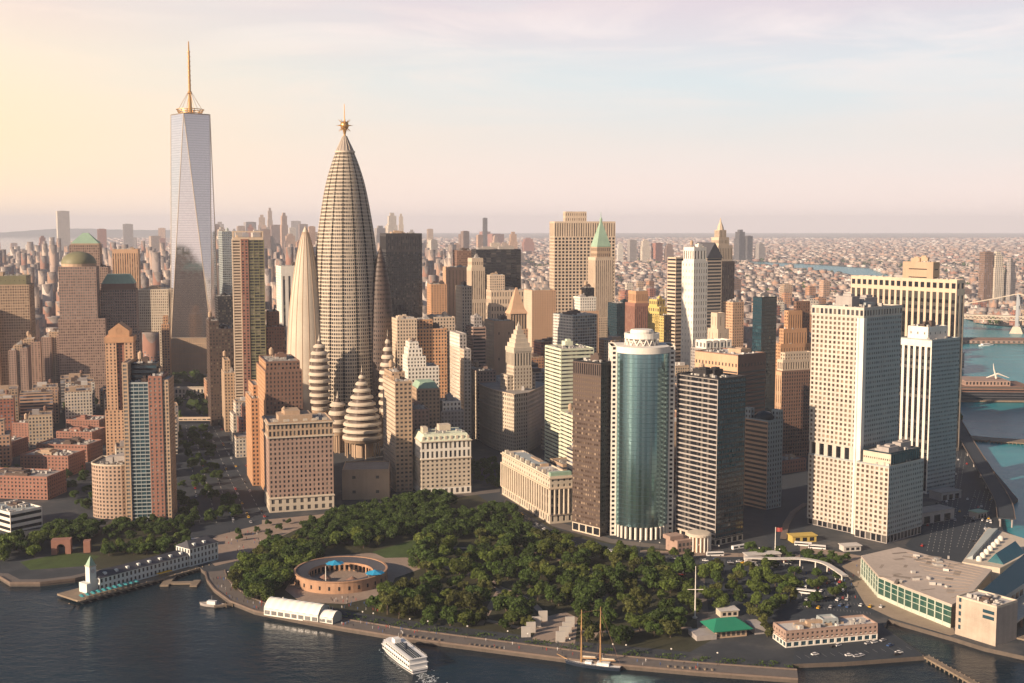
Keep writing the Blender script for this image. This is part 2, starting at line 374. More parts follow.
def roofing(parent, foot, z, roofm='roof', plant=True, seed=0, wallm='grey', tank=False, sc=1.0):
    rr = random.Random(seed)
    x0, x1, y0, y1 = foot; q = QB()
    tank = tank or (plant and rr.random() < .3 and min(x1-x0, y1-y0) > 13)
    i = 0.15; wdt = 0.7; h = 1.1
    q.quads([[(x0, y0, z), (x1, y0, z), (x1, y1, z), (x0, y1, z)]])
    q.build('roof', WALL[roofm], parent)
    pz = z+0.01; r = QB()
    r.box(x0+i, x1-i, y0+i, y0+i+wdt, pz, z+h).box(x0+i, x1-i, y1-i-wdt, y1-i, pz, z+h)
    r.box(x0+i, x0+i+wdt, y0+i+wdt+.01, y1-i-wdt-.01, pz, z+h-.02).box(x1-i-wdt, x1-i, y0+i+wdt+.01, y1-i-wdt-.01, pz, z+h-.02)
    r.build('parapet', WALL[wallm], parent)
    W_, D_ = x1-x0, y1-y0
    if plant and min(W_, D_) > 9:
        lm_ = WALL[rr.choice((wallm, 'grey', 'bronze', 'tan'))]
        for k in range(rr.randint(1, 2)):
            a, b = W_*rr.uniform(.18, .38), D_*rr.uniform(.2, .4)
            cx, cy = x0+W_*(rr.uniform(.24, .4) if k else rr.uniform(.5, .74)), y0+D_*rr.uniform(.35, .68)
            hh = rr.uniform(2.6, 6)*sc; QB().box(cx-a/2, cx+a/2, cy-b/2, cy+b/2, z+.02, z+hh).box(cx-a*.2, cx+a*.3, cy-b*.3, cy+b*.2, z+hh+.01, z+hh+rr.uniform(.8, 2.2)).build('lift_house', lm_, parent)
        u = QB()
        for k in range(int(min(26, W_*D_/42))+3):
            a, b = rr.uniform(1.2, 3.5), rr.uniform(1.2, 3)
            cx, cy = x0+W_*rr.uniform(.1, .9), y0+D_*rr.uniform(.1, .9)
            u.box(cx-a/2, cx+a/2, cy-b/2, cy+b/2, z+.02, z+rr.uniform(.8, 2.6))
        for k in range(3):
            cx, cy = x0+W_*rr.uniform(.15, .85), y0+D_*rr.uniform(.15, .85)
            u.rev([(rr.uniform(.6, 1.4), z+.02), (1.1, z+2), (0.05, z+2.2)], 8, cx, cy)
        u.build('rooftop_unit', WALL['unit'], parent, kind='stuff')
    if tank:
        cx, cy = x0+W_*.3, y0+D_*.6
        t_ = QB().rev([(2.2, z+4), (2.3, z+8.5), (2.5, z+8.6), (0.05, z+11)], 10, cx, cy)
        for a in range(4): t_.tube((cx+1.5*math.cos(a*1.57+.7), cy+1.5*math.sin(a*1.57+.7), z), (cx+1.5*math.cos(a*1.57+.7), cy+1.5*math.sin(a*1.57+.7), z+4.1), .25, n=4)
        t_.build('water_tank', WALL['tan'], parent)
def hero(name, label, cat, xl, xc, xr, yt, yb, th, secs, D=None, Wd=None, near=True, roofm='roof', plant=True, tank=False, pent=None, root=None, extra=None, sc=1.0, group=None):
    """secs: (fx0, fx1, fy0, fy1, photo y of its foot or None, photo y of its top, style or (front, left, right))"""
    W_, D_, H, M, Y0 = corner(xl, xc, xr, yt, yb, th, D, Wd)
    if root is None:
        root = thing(name, label, cat, M.translation, R(th), group); par = root
        base = None
    else:
        base = (Matrix.Translation(root.location) @ Matrix.Rotation(root.rotation_euler.z, 4, 'Z')).inverted() @ M
    occ_rect(M, W_, D_)
    made_before = set(root.children)
    zpx = lambda y: z_at(Y0, y)-GZ
    walls = {}; pools = {}
    for si, (a, b, c, d, pb, pt, sty) in enumerate(secs):
        x0, x1, y0, y1 = -W_/2+W_*a, -W_/2+W_*b, -D_/2+D_*c, -D_/2+D_*d
        z0 = 0.0 if pb is None else zpx(pb); z1 = zpx(pt)
        if z1-z0 < 0.5: z1 = z0+0.5
        sf = sty if isinstance(sty, tuple) else (sty, sty)
        sF, sL, sR = sf[0], sf[1], sf[2] if len(sf) > 2 else sf[0]
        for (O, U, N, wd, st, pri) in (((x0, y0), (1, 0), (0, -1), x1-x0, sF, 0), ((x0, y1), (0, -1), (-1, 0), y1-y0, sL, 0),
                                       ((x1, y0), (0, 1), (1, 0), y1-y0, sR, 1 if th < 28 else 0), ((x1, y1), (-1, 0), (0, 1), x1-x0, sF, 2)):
            wq = walls.setdefault(st['wall'], QB())
            p = facade(wq, O, U, N, wd, z0, z1, st)
            if len(p): pools.setdefault((pri, st['gl'], st['wname']), []).append(p)
        last = si == len(secs)-1
        big = (x1-x0) > 8 and (y1-y0) > 8
        if extra != 'noroof' or not last:
            roofing(root, (x0, x1, y0, y1), z1, roofm, plant and big, hash((xc, yt, si)) & 0xffff, sf[0]['wall'], tank and last, sc)
    for k, qv in walls.items(): qv.build('wall', WALL[k], root)
    left = 100; bynm = {}
    for (pri, gl, nm) in sorted(pools): bynm.setdefault(nm, []).append((pri, gl))
    for nm, lst in bynm.items():
        left = 100
        rest = {}
        for pri, gl in lst:
            for p in pools[(pri, gl, nm)]:
                take = 0
                if near and pri < 2 and left > 0:
                    take = min(left, len(p)) if pri else min(left, len(p), 60 if len(p) > 60 else len(p))
                    for pp in p[:take]: QB().quads(pp).build(nm, GL[gl], root)
                    left -= take
                if len(p) > take: rest.setdefault((gl, p.shape[1]), []).append(p[take:])
        mg = {}
        for (gl, k), ps in rest.items(): mg.setdefault(gl, []).extend([x.reshape(-1, 4, 3) for x in ps])
        for gl, ps in mg.items(): QB().quads(np.concatenate(ps)).build(nm, GL[gl], root, kind='stuff')
    if pent:
        q = QB()
        for (a, b, c, d, pb, pt) in pent:
            q.box(-W_/2+W_*a, -W_/2+W_*b, -D_/2+D_*c, -D_/2+D_*d, zpx(pb)+.02, zpx(pt))
        q.build('penthouse', WALL['grey'], root)
    if base is not None:
        for ch in root.children:
            if ch not in made_before: ch.matrix_basis = base @ ch.matrix_basis
    info = dict(W=W_, D=D_, H=H, z=zpx, M=M, root=root)
    return info
def pyramid(root, m, foot, z0, z1, top=0.05, name='roof', steps=1):
    x0, x1, y0, y1 = foot; cx, cy = (x0+x1)/2, (y0+y1)/2
    A = [(x0, y0, z0), (x1, y0, z0), (x1, y1, z0), (x0, y1, z0)]
    B = [(cx+(x-cx)*top, cy+(y-cy)*top, z1) for x, y, _ in A]
    return QB().frustum(A, B).build(name, m, root)
# ------------------------------------------------------------------ ground, water, roads
def gpoly(px, z=GZ): return [tuple(ground(x, y, GZ).xy)+(z,) for x, y in px]
SHORE = [(-90, 574), (0, 577), (10, 583), (40, 583), (75, 579), (100, 573), (150, 567), (198, 566), (205, 572), (207, 580), (214, 589), (230, 601), (255, 611),
         (300, 620), (345, 628), (400, 637), (500, 650), (600, 663), (700, 672), (798, 679), (792, 664), (845, 662), (925, 656), (884, 627), (888, 619),
         (953, 637.5), (985, 647.5), (1060, 664), (1150, 660), (1100, 560), (1040, 548), (1003, 530), (1000, 512), (1018, 499), (985, 460), (962, 425), (957, 385), (953, 350), (935, 322), (880, 288),
         (845, 276), (800, 271), (740, 263)]
EAST = [(735, 260.5), (800, 263.5), (870, 268), (925, 288), (958, 316), (985, 324), (1040, 328), (1120, 338)]
far_r = [(9000, 2500, GZ), (40000, 12000, GZ), (40000, 42000, GZ), (-9800, 42000, GZ)]
LP = gpoly(SHORE)+gpoly(EAST)+[(2300, 2300, GZ)]+far_r+gpoly([(118, 236.5), (62, 243), (20, 251), (-110, 290), (-260, 370)])
def city_ground():
    m = bpy.data.materials.new('city_ground'); m.use_nodes = True; t = NT(m.node_tree); b = t.n['Principled BSDF']; b.inputs['Roughness'].default_value = 0.9
    tc = t.new('ShaderNodeTexCoord'); P = tc.outputs['Object']
    n1 = t.noise(P, 0.02, 5, 0.65); n2 = t.noise(P, 0.0012, 5, 0.6); n3 = t.noise(P, 0.15, 3, 0.6)
    near = t.ramp(n1, [(0.35, (0.022, 0.029, 0.037)), (0.55, (0.040, 0.046, 0.053)), (0.72, (0.12, 0.11, 0.10))])
    vo = t.new('ShaderNodeTexVoronoi'); vo.inputs['Scale'].default_value = 0.03; t.link(P, vo.inputs['Vector'])
    far = t.ramp(t.sep(vo.outputs['Color'])[0], [(0.0, (0.06, 0.075, 0.04)), (0.25, (0.15, 0.13, 0.11)), (0.5, (0.27, 0.19, 0.15)), (0.75, (0.36, 0.30, 0.26)), (1.0, (0.5, 0.46, 0.42))], 'CONSTANT')
    far = t.mix(t.ramp(n2, [(0.48, (0, 0, 0)), (0.62, (1, 1, 1))]), far, rgba((0.05, 0.07, 0.035)))
    y = t.sep(P)[1]
    f = t.math('DIVIDE', t.math('SUBTRACT', y, 2600), 1500, clamp=True)
    c = t.mix(f, near, far)
    hs = t.new('ShaderNodeHueSaturation'); t.link(c, hs.inputs['Color']); t.link(t.math('ADD', t.math('MULTIPLY', n3, 0.6), 0.7), hs.inputs['Value'])
    t.link(hs.outputs[0], b.inputs['Base Color']); return m
g = QB(); g.poly(LP)
wallm = mat('granite_seawall', (0.11, 0.09, 0.075), ns=0.2, na=0.4)
structure('ground', g, city_ground())
sw = QB(); n = len(SHORE)-1
for i in range(n):
    a, b = LP[i], LP[i+1]
    sw.quads([[(a[0], a[1], -3), (b[0], b[1], -3), (b[0], b[1], GZ-.004), (a[0], a[1], GZ-.004)]])
structure('seawall', sw, wallm)
# pale coping stones along the promenade edge
def strip(px, w0, w1, z, z1=None, m=None, name='path', close=False):
    """ribbon along a photo polyline, offset inland w0..w1 metres"""
    P = [Vector(p[:2]) for p in gpoly(px)]; q = QB(); L = []; Rr = []
    for i, p in enumerate(P):
        d = (P[min(i+1, len(P)-1)]-P[max(i-1, 0)]).normalized(); nrm = Vector((-d.y, d.x))
        L.append(p+nrm*w0); Rr.append(p+nrm*w1)
    for i in range(len(P)-1):
        a, b, c, d = L[i], L[i+1], Rr[i+1], Rr[i]
        if z1 is None: q.quads([[(*a, z), (*b, z), (*c, z), (*d, z)]])
        else:
            q.quads([[(*a, z1), (*b, z1), (*c, z1), (*d, z1)], [(*a, z), (*b, z), (*b, z1), (*a, z1)], [(*d, z1), (*c, z1), (*c, z), (*d, z)]])
    return structure(name, q, m)
paving = mat('promenade_paving', (0.15, 0.13, 0.115), ns=0.08, na=0.3); coping = mat('coping_stone', (0.17, 0.13, 0.105), ns=0.3, na=0.3)
asphalt = mat('asphalt', (0.034, 0.043, 0.054), ns=0.05, na=0.3); plaza = mat('plaza_paving', (0.30, 0.23, 0.18), ns=0.05, na=0.3)
lawn = mat('lawn', (0.055, 0.085, 0.022), ns=0.1, na=0.5); soil = mat('park_ground', (0.045, 0.045, 0.024), ns=0.05, na=0.6); mark = mat('road_paint', (0.34, 0.33, 0.31))
PROM = SHORE[8:20]
strip(PROM, 0.8, 13, GZ+.03, m=paving, name='promenade')
strip(PROM, -.4, .75, GZ-.5, GZ+.6, m=coping, name='seawall_coping')
strip(PROM, 13.2, 14.2, GZ, GZ+.7, m=coping, name='kerb')
strip(SHORE[0:7], 0.6, 9, GZ+.03, m=paving, name='promenade'); strip(SHORE[0:7], -.3, .6, GZ-1, GZ+.8, m=coping, name='seawall_coping')
def sheet(px, dz, m, name): return structure(name, QB().poly(gpoly(px, GZ+dz)), m)
sheet([(228, 590), (250, 545), (300, 520), (345, 512), (440, 492), (500, 497), (560, 530), (640, 548), (700, 552), (700, 600), (712, 640), (690, 652), (560, 640), (420, 622), (300, 604), (250, 600)], .012, soil, 'park_ground')
sheet([(60, 560), (110, 522), (190, 520), (205, 545), (170, 556), (95, 570)], .012, soil, 'park_ground')
sheet([(20, 562), (70, 552), (100, 556), (85, 566), (30, 570)], .03, lawn, 'lawn')
sheet([(325, 556), (370, 553), (425, 560), (420, 569), (395, 578), (388, 594), (345, 604), (300, 602), (285, 590), (300, 566)], .03, plaza, 'plaza')
sheet([(372, 552), (420, 538), (440, 548), (425, 557), (385, 558)], .045, lawn, 'lawn')
sheet([(532, 640), (540, 618), (566, 612), (578, 618), (575, 644)], .045, plaza, 'plaza')
sheet([(0, 478), (26, 463), (50, 455), (30, 476), (8, 492)], .03, lawn, 'lawn')
sheet([(200, 553), (215, 536), (270, 522), (330, 516), (340, 520), (300, 528), (255, 548), (240, 560), (215, 566)], .02, plaza, 'plaza')
# the wide avenue on the left and the street round the park
sheet([(172, 418), (212, 418), (282, 520), (262, 528), (208, 536), (180, 540), (170, 480)], .016, asphalt, 'road')
for k in range(5):
    x0 = 186+k*6.5; x1 = 200+k*17
    q = QB()
    for s in range(26):
        t0, t1 = s/26, (s+.5)/26
        yy = lambda t: 425+100*t**1.15
        xx = lambda t: x0+(x1-x0)*t**1.15
        a = ground(xx(t0), yy(t0)); b = ground(xx(t1), yy(t1))
        q.quads([[(a.x-.25, a.y, GZ+.03), (b.x-.25, b.y, GZ+.03), (b.x+.25, b.y, GZ+.03), (a.x+.25, a.y, GZ+.03)]])
    structure('lane_marking', q, mark)
sheet([(470, 490), (496, 494), (560, 534), (650, 552), (720, 556), (800, 560), (800, 572), (720, 566), (640, 560), (560, 546), (500, 510)], .02, asphalt, 'road')
sheet([(700, 556), (812, 548), (860, 560), (850, 590), (880, 612), (790, 622), (700, 600)], .016, asphalt, 'road')
sheet([(694, 575), (704, 575), (712, 640), (698, 640)], .028, paving, 'path')
sheet([(905, 545), (930, 520), (955, 480), (950, 430), (962, 428), (985, 462), (1016, 499), (998, 513), (1000, 530), (980, 560), (940, 570)], .016, asphalt, 'road')
sheet([(793, 664), (845, 661.5), (923, 655.5), (883, 628), (850, 634), (795, 648)], .02, asphalt, 'parking_lot')
sheet([(762, 528), (775, 470), (782, 440), (812, 430), (812, 520), (790, 545), (770, 548)], .014, asphalt, 'road')
# curved pale ramp into the tunnel (photo: 785..805, 505..535)
strip([(783, 540), (786, 525), (793, 513), (806, 504)], -2.5, 2.5, GZ+.01, GZ+.9, m=coping, name='ramp')
# walls of water
def water(name, deep, hi, rough, bs, spec=0.5):
    m = bpy.data.materials.new(name); m.use_nodes = True; t = NT(m.node_tree); b = t.n['Principled BSDF']
    tc = t.new('ShaderNodeTexCoord'); P = tc.outputs['Object']
    mp = t.new('ShaderNodeMapping'); mp.inputs['Scale'].default_value = (1, 1.8, 1); mp.inputs['Rotation'].default_value = (0, 0, .3); t.link(P, mp.inputs['Vector']); Q = mp.outputs[0]
    n1 = t.noise(Q, 0.012, 4, 0.6); n2 = t.noise(Q, 0.09, 5, 0.65, .4); n3 = t.noise(Q, 0.45, 3, 0.6)
    t.link(t.mix(t.ramp(n1, [(0.35, (0, 0, 0)), (0.7, (1, 1, 1))]), rgba(deep), rgba(hi)), b.inputs['Base Color'])
    b.inputs['Roughness'].default_value = rough; b.inputs['IOR'].default_value = 1.33; b.inputs['Specular IOR Level'].default_value = spec
    h = t.math('ADD', t.math('MULTIPLY', n2, 2.4), t.math('MULTIPLY', n3, 0.7))
    bp = t.new('ShaderNodeBump'); bp.inputs['Strength'].default_value = bs; bp.inputs['Distance'].default_value = 1.0
    t.link(h, bp.inputs['Height']); t.link(bp.outputs[0], b.inputs['Normal']); return m
wq = QB().quads([[(-45000, -300, 0), (45000, -300, 0), (45000, 43000, 0), (-45000, 43000, 0)]])
structure('harbor_water', wq, water('harbor_water', (0.003, 0.013, 0.023), (0.006, 0.022, 0.034), 0.07, 0.20, 0.28))
rv = QB().poly([p for p in gpoly(SHORE[28:], .02)]+gpoly(EAST, .02)+[(2400, 2300, .02), (2400, 900, .02)])
structure('river_water', rv, water('river_water', (0.015, 0.21, 0.26), (0.025, 0.27, 0.31), 0.25, 0.22, 0.22))
# distant ridge
rq = QB(); pts = []
for i in range(60):
    px = -60+i*5; P = ground(px, 236.5); P = Vector((P.x*1.0, P.y, 0)); h = 150*math.exp(-((i-24)/15)**2)+90*math.exp(-((i-45)/10)**2)+RNG.uniform(0, 12)+30
    pts.append((P.x, P.y, h))
for i in range(59):
    a, b = pts[i], pts[i+1]
    rq.quads([[(a[0], a[1], 0), (b[0], b[1], 0), (b[0], b[1]+900, b[2]), (a[0], a[1]+900, a[2])], [(a[0], a[1]+900, a[2]), (b[0], b[1]+900, b[2]), (b[0], b[1]+2600, 0), (a[0], a[1]+2600, 0)]])
structure('hills', rq, mat('wooded_hill', (0.06, 0.07, 0.04), ns=0.005, na=0.4), smooth=True)
structure('far_shore', QB().poly([(-11050, 42000, 1.5), (-30000, 42000, 1.5), (-18000, 24000, 1.5), (-11500, 25500, 1.5), (-10300, 28500, 1.5)]), mat('far_shore_ground', (0.2, 0.17, 0.14), ns=0.002, na=0.4))

# pavements, paths and painted bays
sheet([(500, 494), (552, 526), (610, 543), (690, 552), (720, 552), (720, 549), (690, 548), (612, 539), (556, 521), (508, 492)], .035, paving, 'pavement')
sheet([(262, 520), (336, 513), (342, 516), (300, 522), (262, 528)], .035, plaza, 'pavement'); sheet([(395, 500), (500, 489), (500, 492), (440, 499), (400, 504)], .035, paving, 'pavement')
sheet([(640, 550), (730, 553), (800, 554), (800, 557), (720, 557), (640, 553)], .04, plaza, 'pavement'); sheet([(800, 545), (862, 556), (856, 562), (800, 551)], .04, plaza, 'pavement')
for pts in ([(425, 560), (470, 575), (530, 600), (545, 616)], [(430, 548), (520, 548), (600, 572), (690, 590)], [(590, 640), (610, 610), (600, 575)], [(480, 625), (500, 590), (470, 560)], [(395, 598), (450, 612), (520, 628)], [(580, 632), (640, 630), (692, 628)]):
    P_ = [Vector(p[:2]) for p in gpoly(pts)]; q = QB()
    for i in range(len(P_)-1):
        d = (P_[i+1]-P_[i]).normalized(); n_ = Vector((-d.y, d.x))*2.2; q.quads([[(*(P_[i]-n_), GZ+.05), (*(P_[i+1]-n_), GZ+.05), (*(P_[i+1]+n_), GZ+.05), (*(P_[i]+n_), GZ+.05)]])
    structure('path', q, plaza)
def dashes(pts, w_, L_, gap, off=0, z=.06):
    P_ = [Vector(p[:2]) for p in gpoly(pts)]; q = QB()
    for i in range(len(P_)-1):
        d = P_[i+1]-P_[i]; ln = d.length; d /= ln; n_ = Vector((-d.y, d.x)); t = 0
        while t < ln-.5:
            a, b = P_[i]+d*t+n_*off, P_[i]+d*min(ln, t+L_)+n_*off; q.quads([[(*(a-n_*w_), GZ+z), (*(b-n_*w_), GZ+z), (*(b+n_*w_), GZ+z), (*(a+n_*w_), GZ+z)]]); t += L_+gap
    structure('lane_marking', q, mark)
for off in (-7, -3.5, 0, 3.5): dashes([(500, 502), (560, 540), (640, 556), (720, 561), (800, 566)], .18, 4, 5, off)
for off in (-8, -4, 0, 4, 8): dashes([(938, 552), (958, 452)], .2, 4, 5, off); dashes([(968, 548), (985, 490)], .2, 4, 5, off)
q = QB()
for k in range(14): a = ground(800+8.5*k, 659-.7*k); q.boxr(a.x, a.y+3, .15, 5.2, GZ+.03, GZ+.035, .3)
for r_ in range(4):
    for k in range(22): a = ground(792+3.3*k+r_*3, 582+8*r_+k*.35); q.boxr(a.x, a.y, .14, 4.6, GZ+.03, GZ+.035, -.2)
structure('parking_marking', q, mark)
# ------------------------------------------------------------------ the towers, front to back
SK = 'skyscraper'; OB = 'office building'; AB = 'apartment building'
HB = {}   # short name for a neighbour's label -> photo x, y
def reg(key, xl, xr, yt, yb, short): HB[key] = (xl, xr, yt, yb, short)

# --- left waterfront quarter
hero('office_tower', 'tan gridded office tower with low dark rounded roof at the left edge of the photo', OB, None, -70, 27, 287, 405, 14,
     [(0, .68, 0, 1, None, 312, ST('tan', 'b', bay=3.2, fl=3.9, ww=.62, wh=.6)), (0, 1, .25, 1, None, 287, ST('tan', 'b', bay=3.2, fl=3.9, ww=.62, wh=.6)),
      (.05, .97, .3, .95, 287, 278, ST('olive', 'k', bay=6, fl=9, ww=.1, wh=.1))], D=70, near=False)
h = hero('domed_tower', 'rose grey office tower crowned by a weathered copper dome', SK, None, 58, 105, 320, 405, 14,
     [(0, 1, 0, 1, None, 320, ST('rose', 'b', bay=3, fl=3.8, ww=.6, wh=.6))], D=60, near=False)
W_, D_ = h['W'], h['D']; hx = lambda f: -W_/2+W_*f
st_ = ST('rose', 'c', bay=3, fl=3.8, ww=.6, wh=.6); q = QB(); pn = []
x0, x1, y0, y1 = hx(.04), hx(.84), -D_/2+2, D_/2-10; za, zb = h['z'](320), h['z'](267)
for O, U, N, wd in (((x0, y0), (1, 0), (0, -1), x1-x0), ((x0, y1), (0, -1), (-1, 0), y1-y0), ((x1, y0), (0, 1), (1, 0), y1-y0), ((x1, y1), (-1, 0), (0, 1), x1-x0)):
    pn.append(facade(q, O, U, N, wd, za, zb, st_))
q.quads([[(x0, y0, zb), (x1, y0, zb), (x1, y1, zb), (x0, y1, zb)]]); q.build('upper_wall', WALL['rose'], h['root'])
QB().quads(np.concatenate(pn).reshape(-1, 4, 3)).build('window', GL['c'], h['root'], kind='stuff')
rd = (x1-x0)*.47; cx, cy = (x0+x1)/2, (y0+y1)/2
QB().rev([(rd, zb), (rd, zb+4)], 24, cx, cy, cap=True).build('drum', WALL['tan'], h['root'], smooth=False)
QB().rev([(rd*1.02*math.cos(a), zb+4+rd*.72*math.sin(a)) for a in np.linspace(0, 1.55, 9)], 28, cx, cy).build('dome', WALL['olive'], h['root'], smooth=True)

h = hero('pyramid_roof_tower', 'rose office tower with a green pyramid roof rising behind the copper dome', SK, None, 67, 107, 245, 378, 14,
     [(0, 1, 0, 1, None, 268, ST('rose', 'b', bay=3.2, fl=4, ww=.55, wh=.6)), (.05, .8, .05, .9, 268, 245, ST('rose', 'b', bay=3.2, fl=4, ww=.55, wh=.6))], D=60, near=False, extra='noroof')
fw = h['W']; QB().box(-fw*.42, fw*.28, -24, 20, h['z'](245), h['z'](243.5)).build('cornice', WALL['tan'], h['root'])
pyramid(h['root'], WALL['green'], (-fw*.42, fw*.28, -24, 20), h['z'](243.5), h['z'](233), .2)
h = hero('flat_green_roof_tower', 'dark gridded office tower with a truncated pale green roof', SK, None, 100, 136, 290, 400, 14,
     [(-.06, 1.06, -.1, 1, None, 335, ST('rose', 'k', bay=3.2, fl=3.9, ww=.66, wh=.64)), (0, 1, 0, 1, None, 290, ST('rose', 'k', bay=3.2, fl=3.9, ww=.66, wh=.64))], D=50, near=False, extra='noroof')
fw = h['W']/2; QB().box(-fw*.93, fw*.93, -22, 22, h['z'](290), h['z'](284)).build('attic', WALL['brown'], h['root'])
pyramid(h['root'], WALL['green'], (-fw*.93, fw*.93, -22, 22), h['z'](284), h['z'](275), .68)
hero('office_tower', 'flat topped peach office block behind the truncated green roof', OB, None, 112, 138, 250, 366, 14,
     [(0, 1, 0, 1, None, 250, ST('peach', 'b', 'stripe', bay=4, ww=.4, pv=40, e1=6))], D=60, near=False)
hero('telephone_building', 'broad pale block with dense lattice of small windows left of the glass spire tower', OB, None, 137, 168, 290, 374, 6,
     [(0, 1, 0, 1, None, 290, ST('palestone', 'b', bay=3.1, fl=4.6, ww=.5, wh=.62))], D=60, near=False)
hero('brick_tower', 'slim sunlit orange tower in front of the pale lattice block', OB, 158, 161, 169, 317, 384, 12,
     [(0, 1, 0, 1, None, 325, ST('orange', 'd')), (.2, .8, .2, .8, 325, 317, ST('orange', 'd'))], D=30, near=False)

# --- the glass spire tower: square base turning into a square at 45 degrees
Y0 = ground(188, 374).y; zz = lambda y: z_at(Y0, y)-GZ
xc = x_at(Y0, 200, 188.5); hw = (x_at(Y0, 60, 209)-x_at(Y0, 60, 168.6))/2
wt = thing('glass_spire_tower', 'tallest glass tower with tapering triangular facets and a tall mast', SK, (xc, Y0+hw, GZ), R(3))
OCC.append((xc, Y0+hw, 60))
zp, zt = zz(338), zz(113)
A = [(-hw, -hw, zp), (hw, -hw, zp), (hw, hw, zp), (-hw, hw, zp)]; r2 = hw*.98
B = [(-.12*r2, -r2, zt), (r2, -.12*r2, zt), (.12*r2, r2, zt), (-r2, .12*r2, zt)]
def curtain(name, dark, light, metal, rough):
    """glass curtain wall: floor lines and bay lines over one facet, panes differing slightly"""
    if name in MC: return MC[name]
    m = bpy.data.materials.new(name); m.use_nodes = True; t = NT(m.node_tree); b = t.n['Principled BSDF']
    tc_ = t.new('ShaderNodeTexCoord'); x, y, z = t.sep(tc_.outputs['Object'])
    xy = t.math('ADD', x, y)
    wn = t.new('ShaderNodeTexWhiteNoise', noise_dimensions='2D'); t.link(t.comb(t.math('FLOOR', t.math('DIVIDE', xy, 3.0)), t.math('FLOOR', t.math('DIVIDE', z, 4.0)), 0), wn.inputs['Vector'])
    ln = t.math('LESS_THAN', t.math('FRACT', t.math('DIVIDE', z, 4.0)), 0.18)
    c = t.mix(t.math('MULTIPLY', wn.outputs[0], .6), rgba(dark), rgba(light)); c = t.mix(t.math('MULTIPLY', ln, .5), c, rgba(tuple(.6*k for k in dark)))
    t.link(c, b.inputs['Base Color']); b.inputs['Metallic'].default_value = metal; t.link(t.math('ADD', t.math('MULTIPLY', wn.outputs[0], .08), rough), b.inputs['Roughness'])
    MC[name] = m; return m
cwm = curtain('spire_glass', (0.84, 0.82, 0.82), (0.93, 0.91, 0.90), 0.95, 0.06)
for k in range(4):
    f = QB(); f.tri(A[k], A[(k+1) % 4], B[k]); f.build('glass_facet', cwm, wt)
    f = QB(); f.tri(A[(k+1) % 4], B[(k+1) % 4], B[k]); f.build('glass_facet', cwm, wt)
QB().poly(B).build('roof', WALL['roofdark'], wt)
ed = QB()
for k in range(4):
    ed.tube(A[k], B[k], .7, n=4); ed.tube(A[(k+1) % 4], B[k], .7, n=4); ed.tube(A[k], A[(k+1) % 4], .7, n=4); ed.tube(B[k], B[(k+1) % 4], .9, n=4)
ed.build('steel_edge', mat('bright_steel', (0.72, 0.60, 0.46), rough=.3, metal=.6), wt)
pq = QB(); pn = []
for O, U, N in (((-hw-.5, -hw-.5), (1, 0), (0, -1)), ((-hw-.5, hw+.5), (0, -1), (-1, 0)), ((hw+.5, -hw-.5), (0, 1), (1, 0)), ((hw+.5, hw+.5), (-1, 0), (0, 1))):
    pn.append(facade(pq, O, U, N, 2*hw+1, 0, zp-1, ST('tan', 'c', bay=3.0, fl=9, ww=.75, wh=.8, rec=.5)))
pq.quads([[(-hw-.5, -hw-.5, zp-1), (hw+.5, -hw-.5, zp-1), (hw+.5, hw+.5, zp-1), (-hw-.5, hw+.5, zp-1)]])
pq.build('podium', WALL['tan'], wt); QB().quads(np.concatenate(pn).reshape(-1, 4, 3)).build('podium_fin', mat('podium_glass_fin', (.40, .31, .23), rough=.35, na=.15), wt, kind='stuff')
gold = mat('gilded_steel', (0.62, 0.36, 0.14), rough=.35, metal=.7)
mq = QB(); zr = zt
for rr_, z0, z1 in ((19, 2, 3.2), (21, 5, 6.2), (23, 8, 9.2)):
    mq.rev([(rr_-1, zr+z0), (rr_, zr+z0), (rr_, zr+z1), (rr_-1, zr+z1), (rr_-1, zr+z0)], 28)
for k in range(12):
    a = k*math.pi/6; mq.tube((18*math.cos(a), 18*math.sin(a), zr), (22*math.cos(a), 22*math.sin(a), zr+9), .6, n=4)
mq.build('mast_ring', gold, wt)
zs = zz(42); sq = QB(); L = zs-zr
sq.rev([(4.5, zr), (3.2, zr+L*.12), (2.6, zr+L*.3), (3.6, zr+L*.31), (3.6, zr+L*.335), (2.2, zr+L*.34), (1.7, zr+L*.9), (1.3, zr+L*.92), (.9, zs+6)], 10)
for k in range(8): sq.rev([(1.5, zr+L*(.42+k*.068)), (2.9, zr+L*(.425+k*.068)), (2.9, zr+L*(.432+k*.068)), (1.5, zr+L*(.437+k*.068))], 8)
sq.build('mast', gold, wt)
cq = QB()
for k in range(6):
    a = k*math.pi/3; cq.tube((20*math.cos(a), 20*math.sin(a), zr+8), (2.5*math.cos(a), 2.5*math.sin(a), zr+L*.33), .35, n=4)
cq.build('mast_stay', gold, wt)

# --- between the spire and the shell tower
hero('glass_tower', 'pale grey glass tower just right of the tapering spire tower', SK, 209, 222, 233, 232, 366, 20, [(0, 1, 0, 1, None, 232, ST('coolgrey', 'm', bay=3, fl=4, ww=.85, wh=.6))], D=60, near=False)
hero('office_block', 'low dark glass block below the pale grey glass tower', OB, 207, 218, 233, 297, 384, 20, [(0, 1, 0, 1, None, 297, ST('dark', 'd', bay=3, fl=4, ww=.8, wh=.6))], D=40, near=False)
hero('apartment_tower', 'tall apartment tower with a red stripe down cream and green balcony rows', AB, None, 232, 264, 240, 435, 14,
     [(0, .27, .01, 1, None, 240, ST('cream', 'b', bay=9, fl=3.4, ww=.9, wh=.5, rec=1.2)), (.27, .5, 0, 1, None, 240, ST('red', 'd', bay=4, fl=3.4, ww=.55, wh=.6)),
      (.5, 1, 0.02, 1, None, 240, ST('olive', 'd', bay=6, fl=3.4, ww=.9, wh=.6, rec=1.0))], D=34, near=True, extra='noroof')
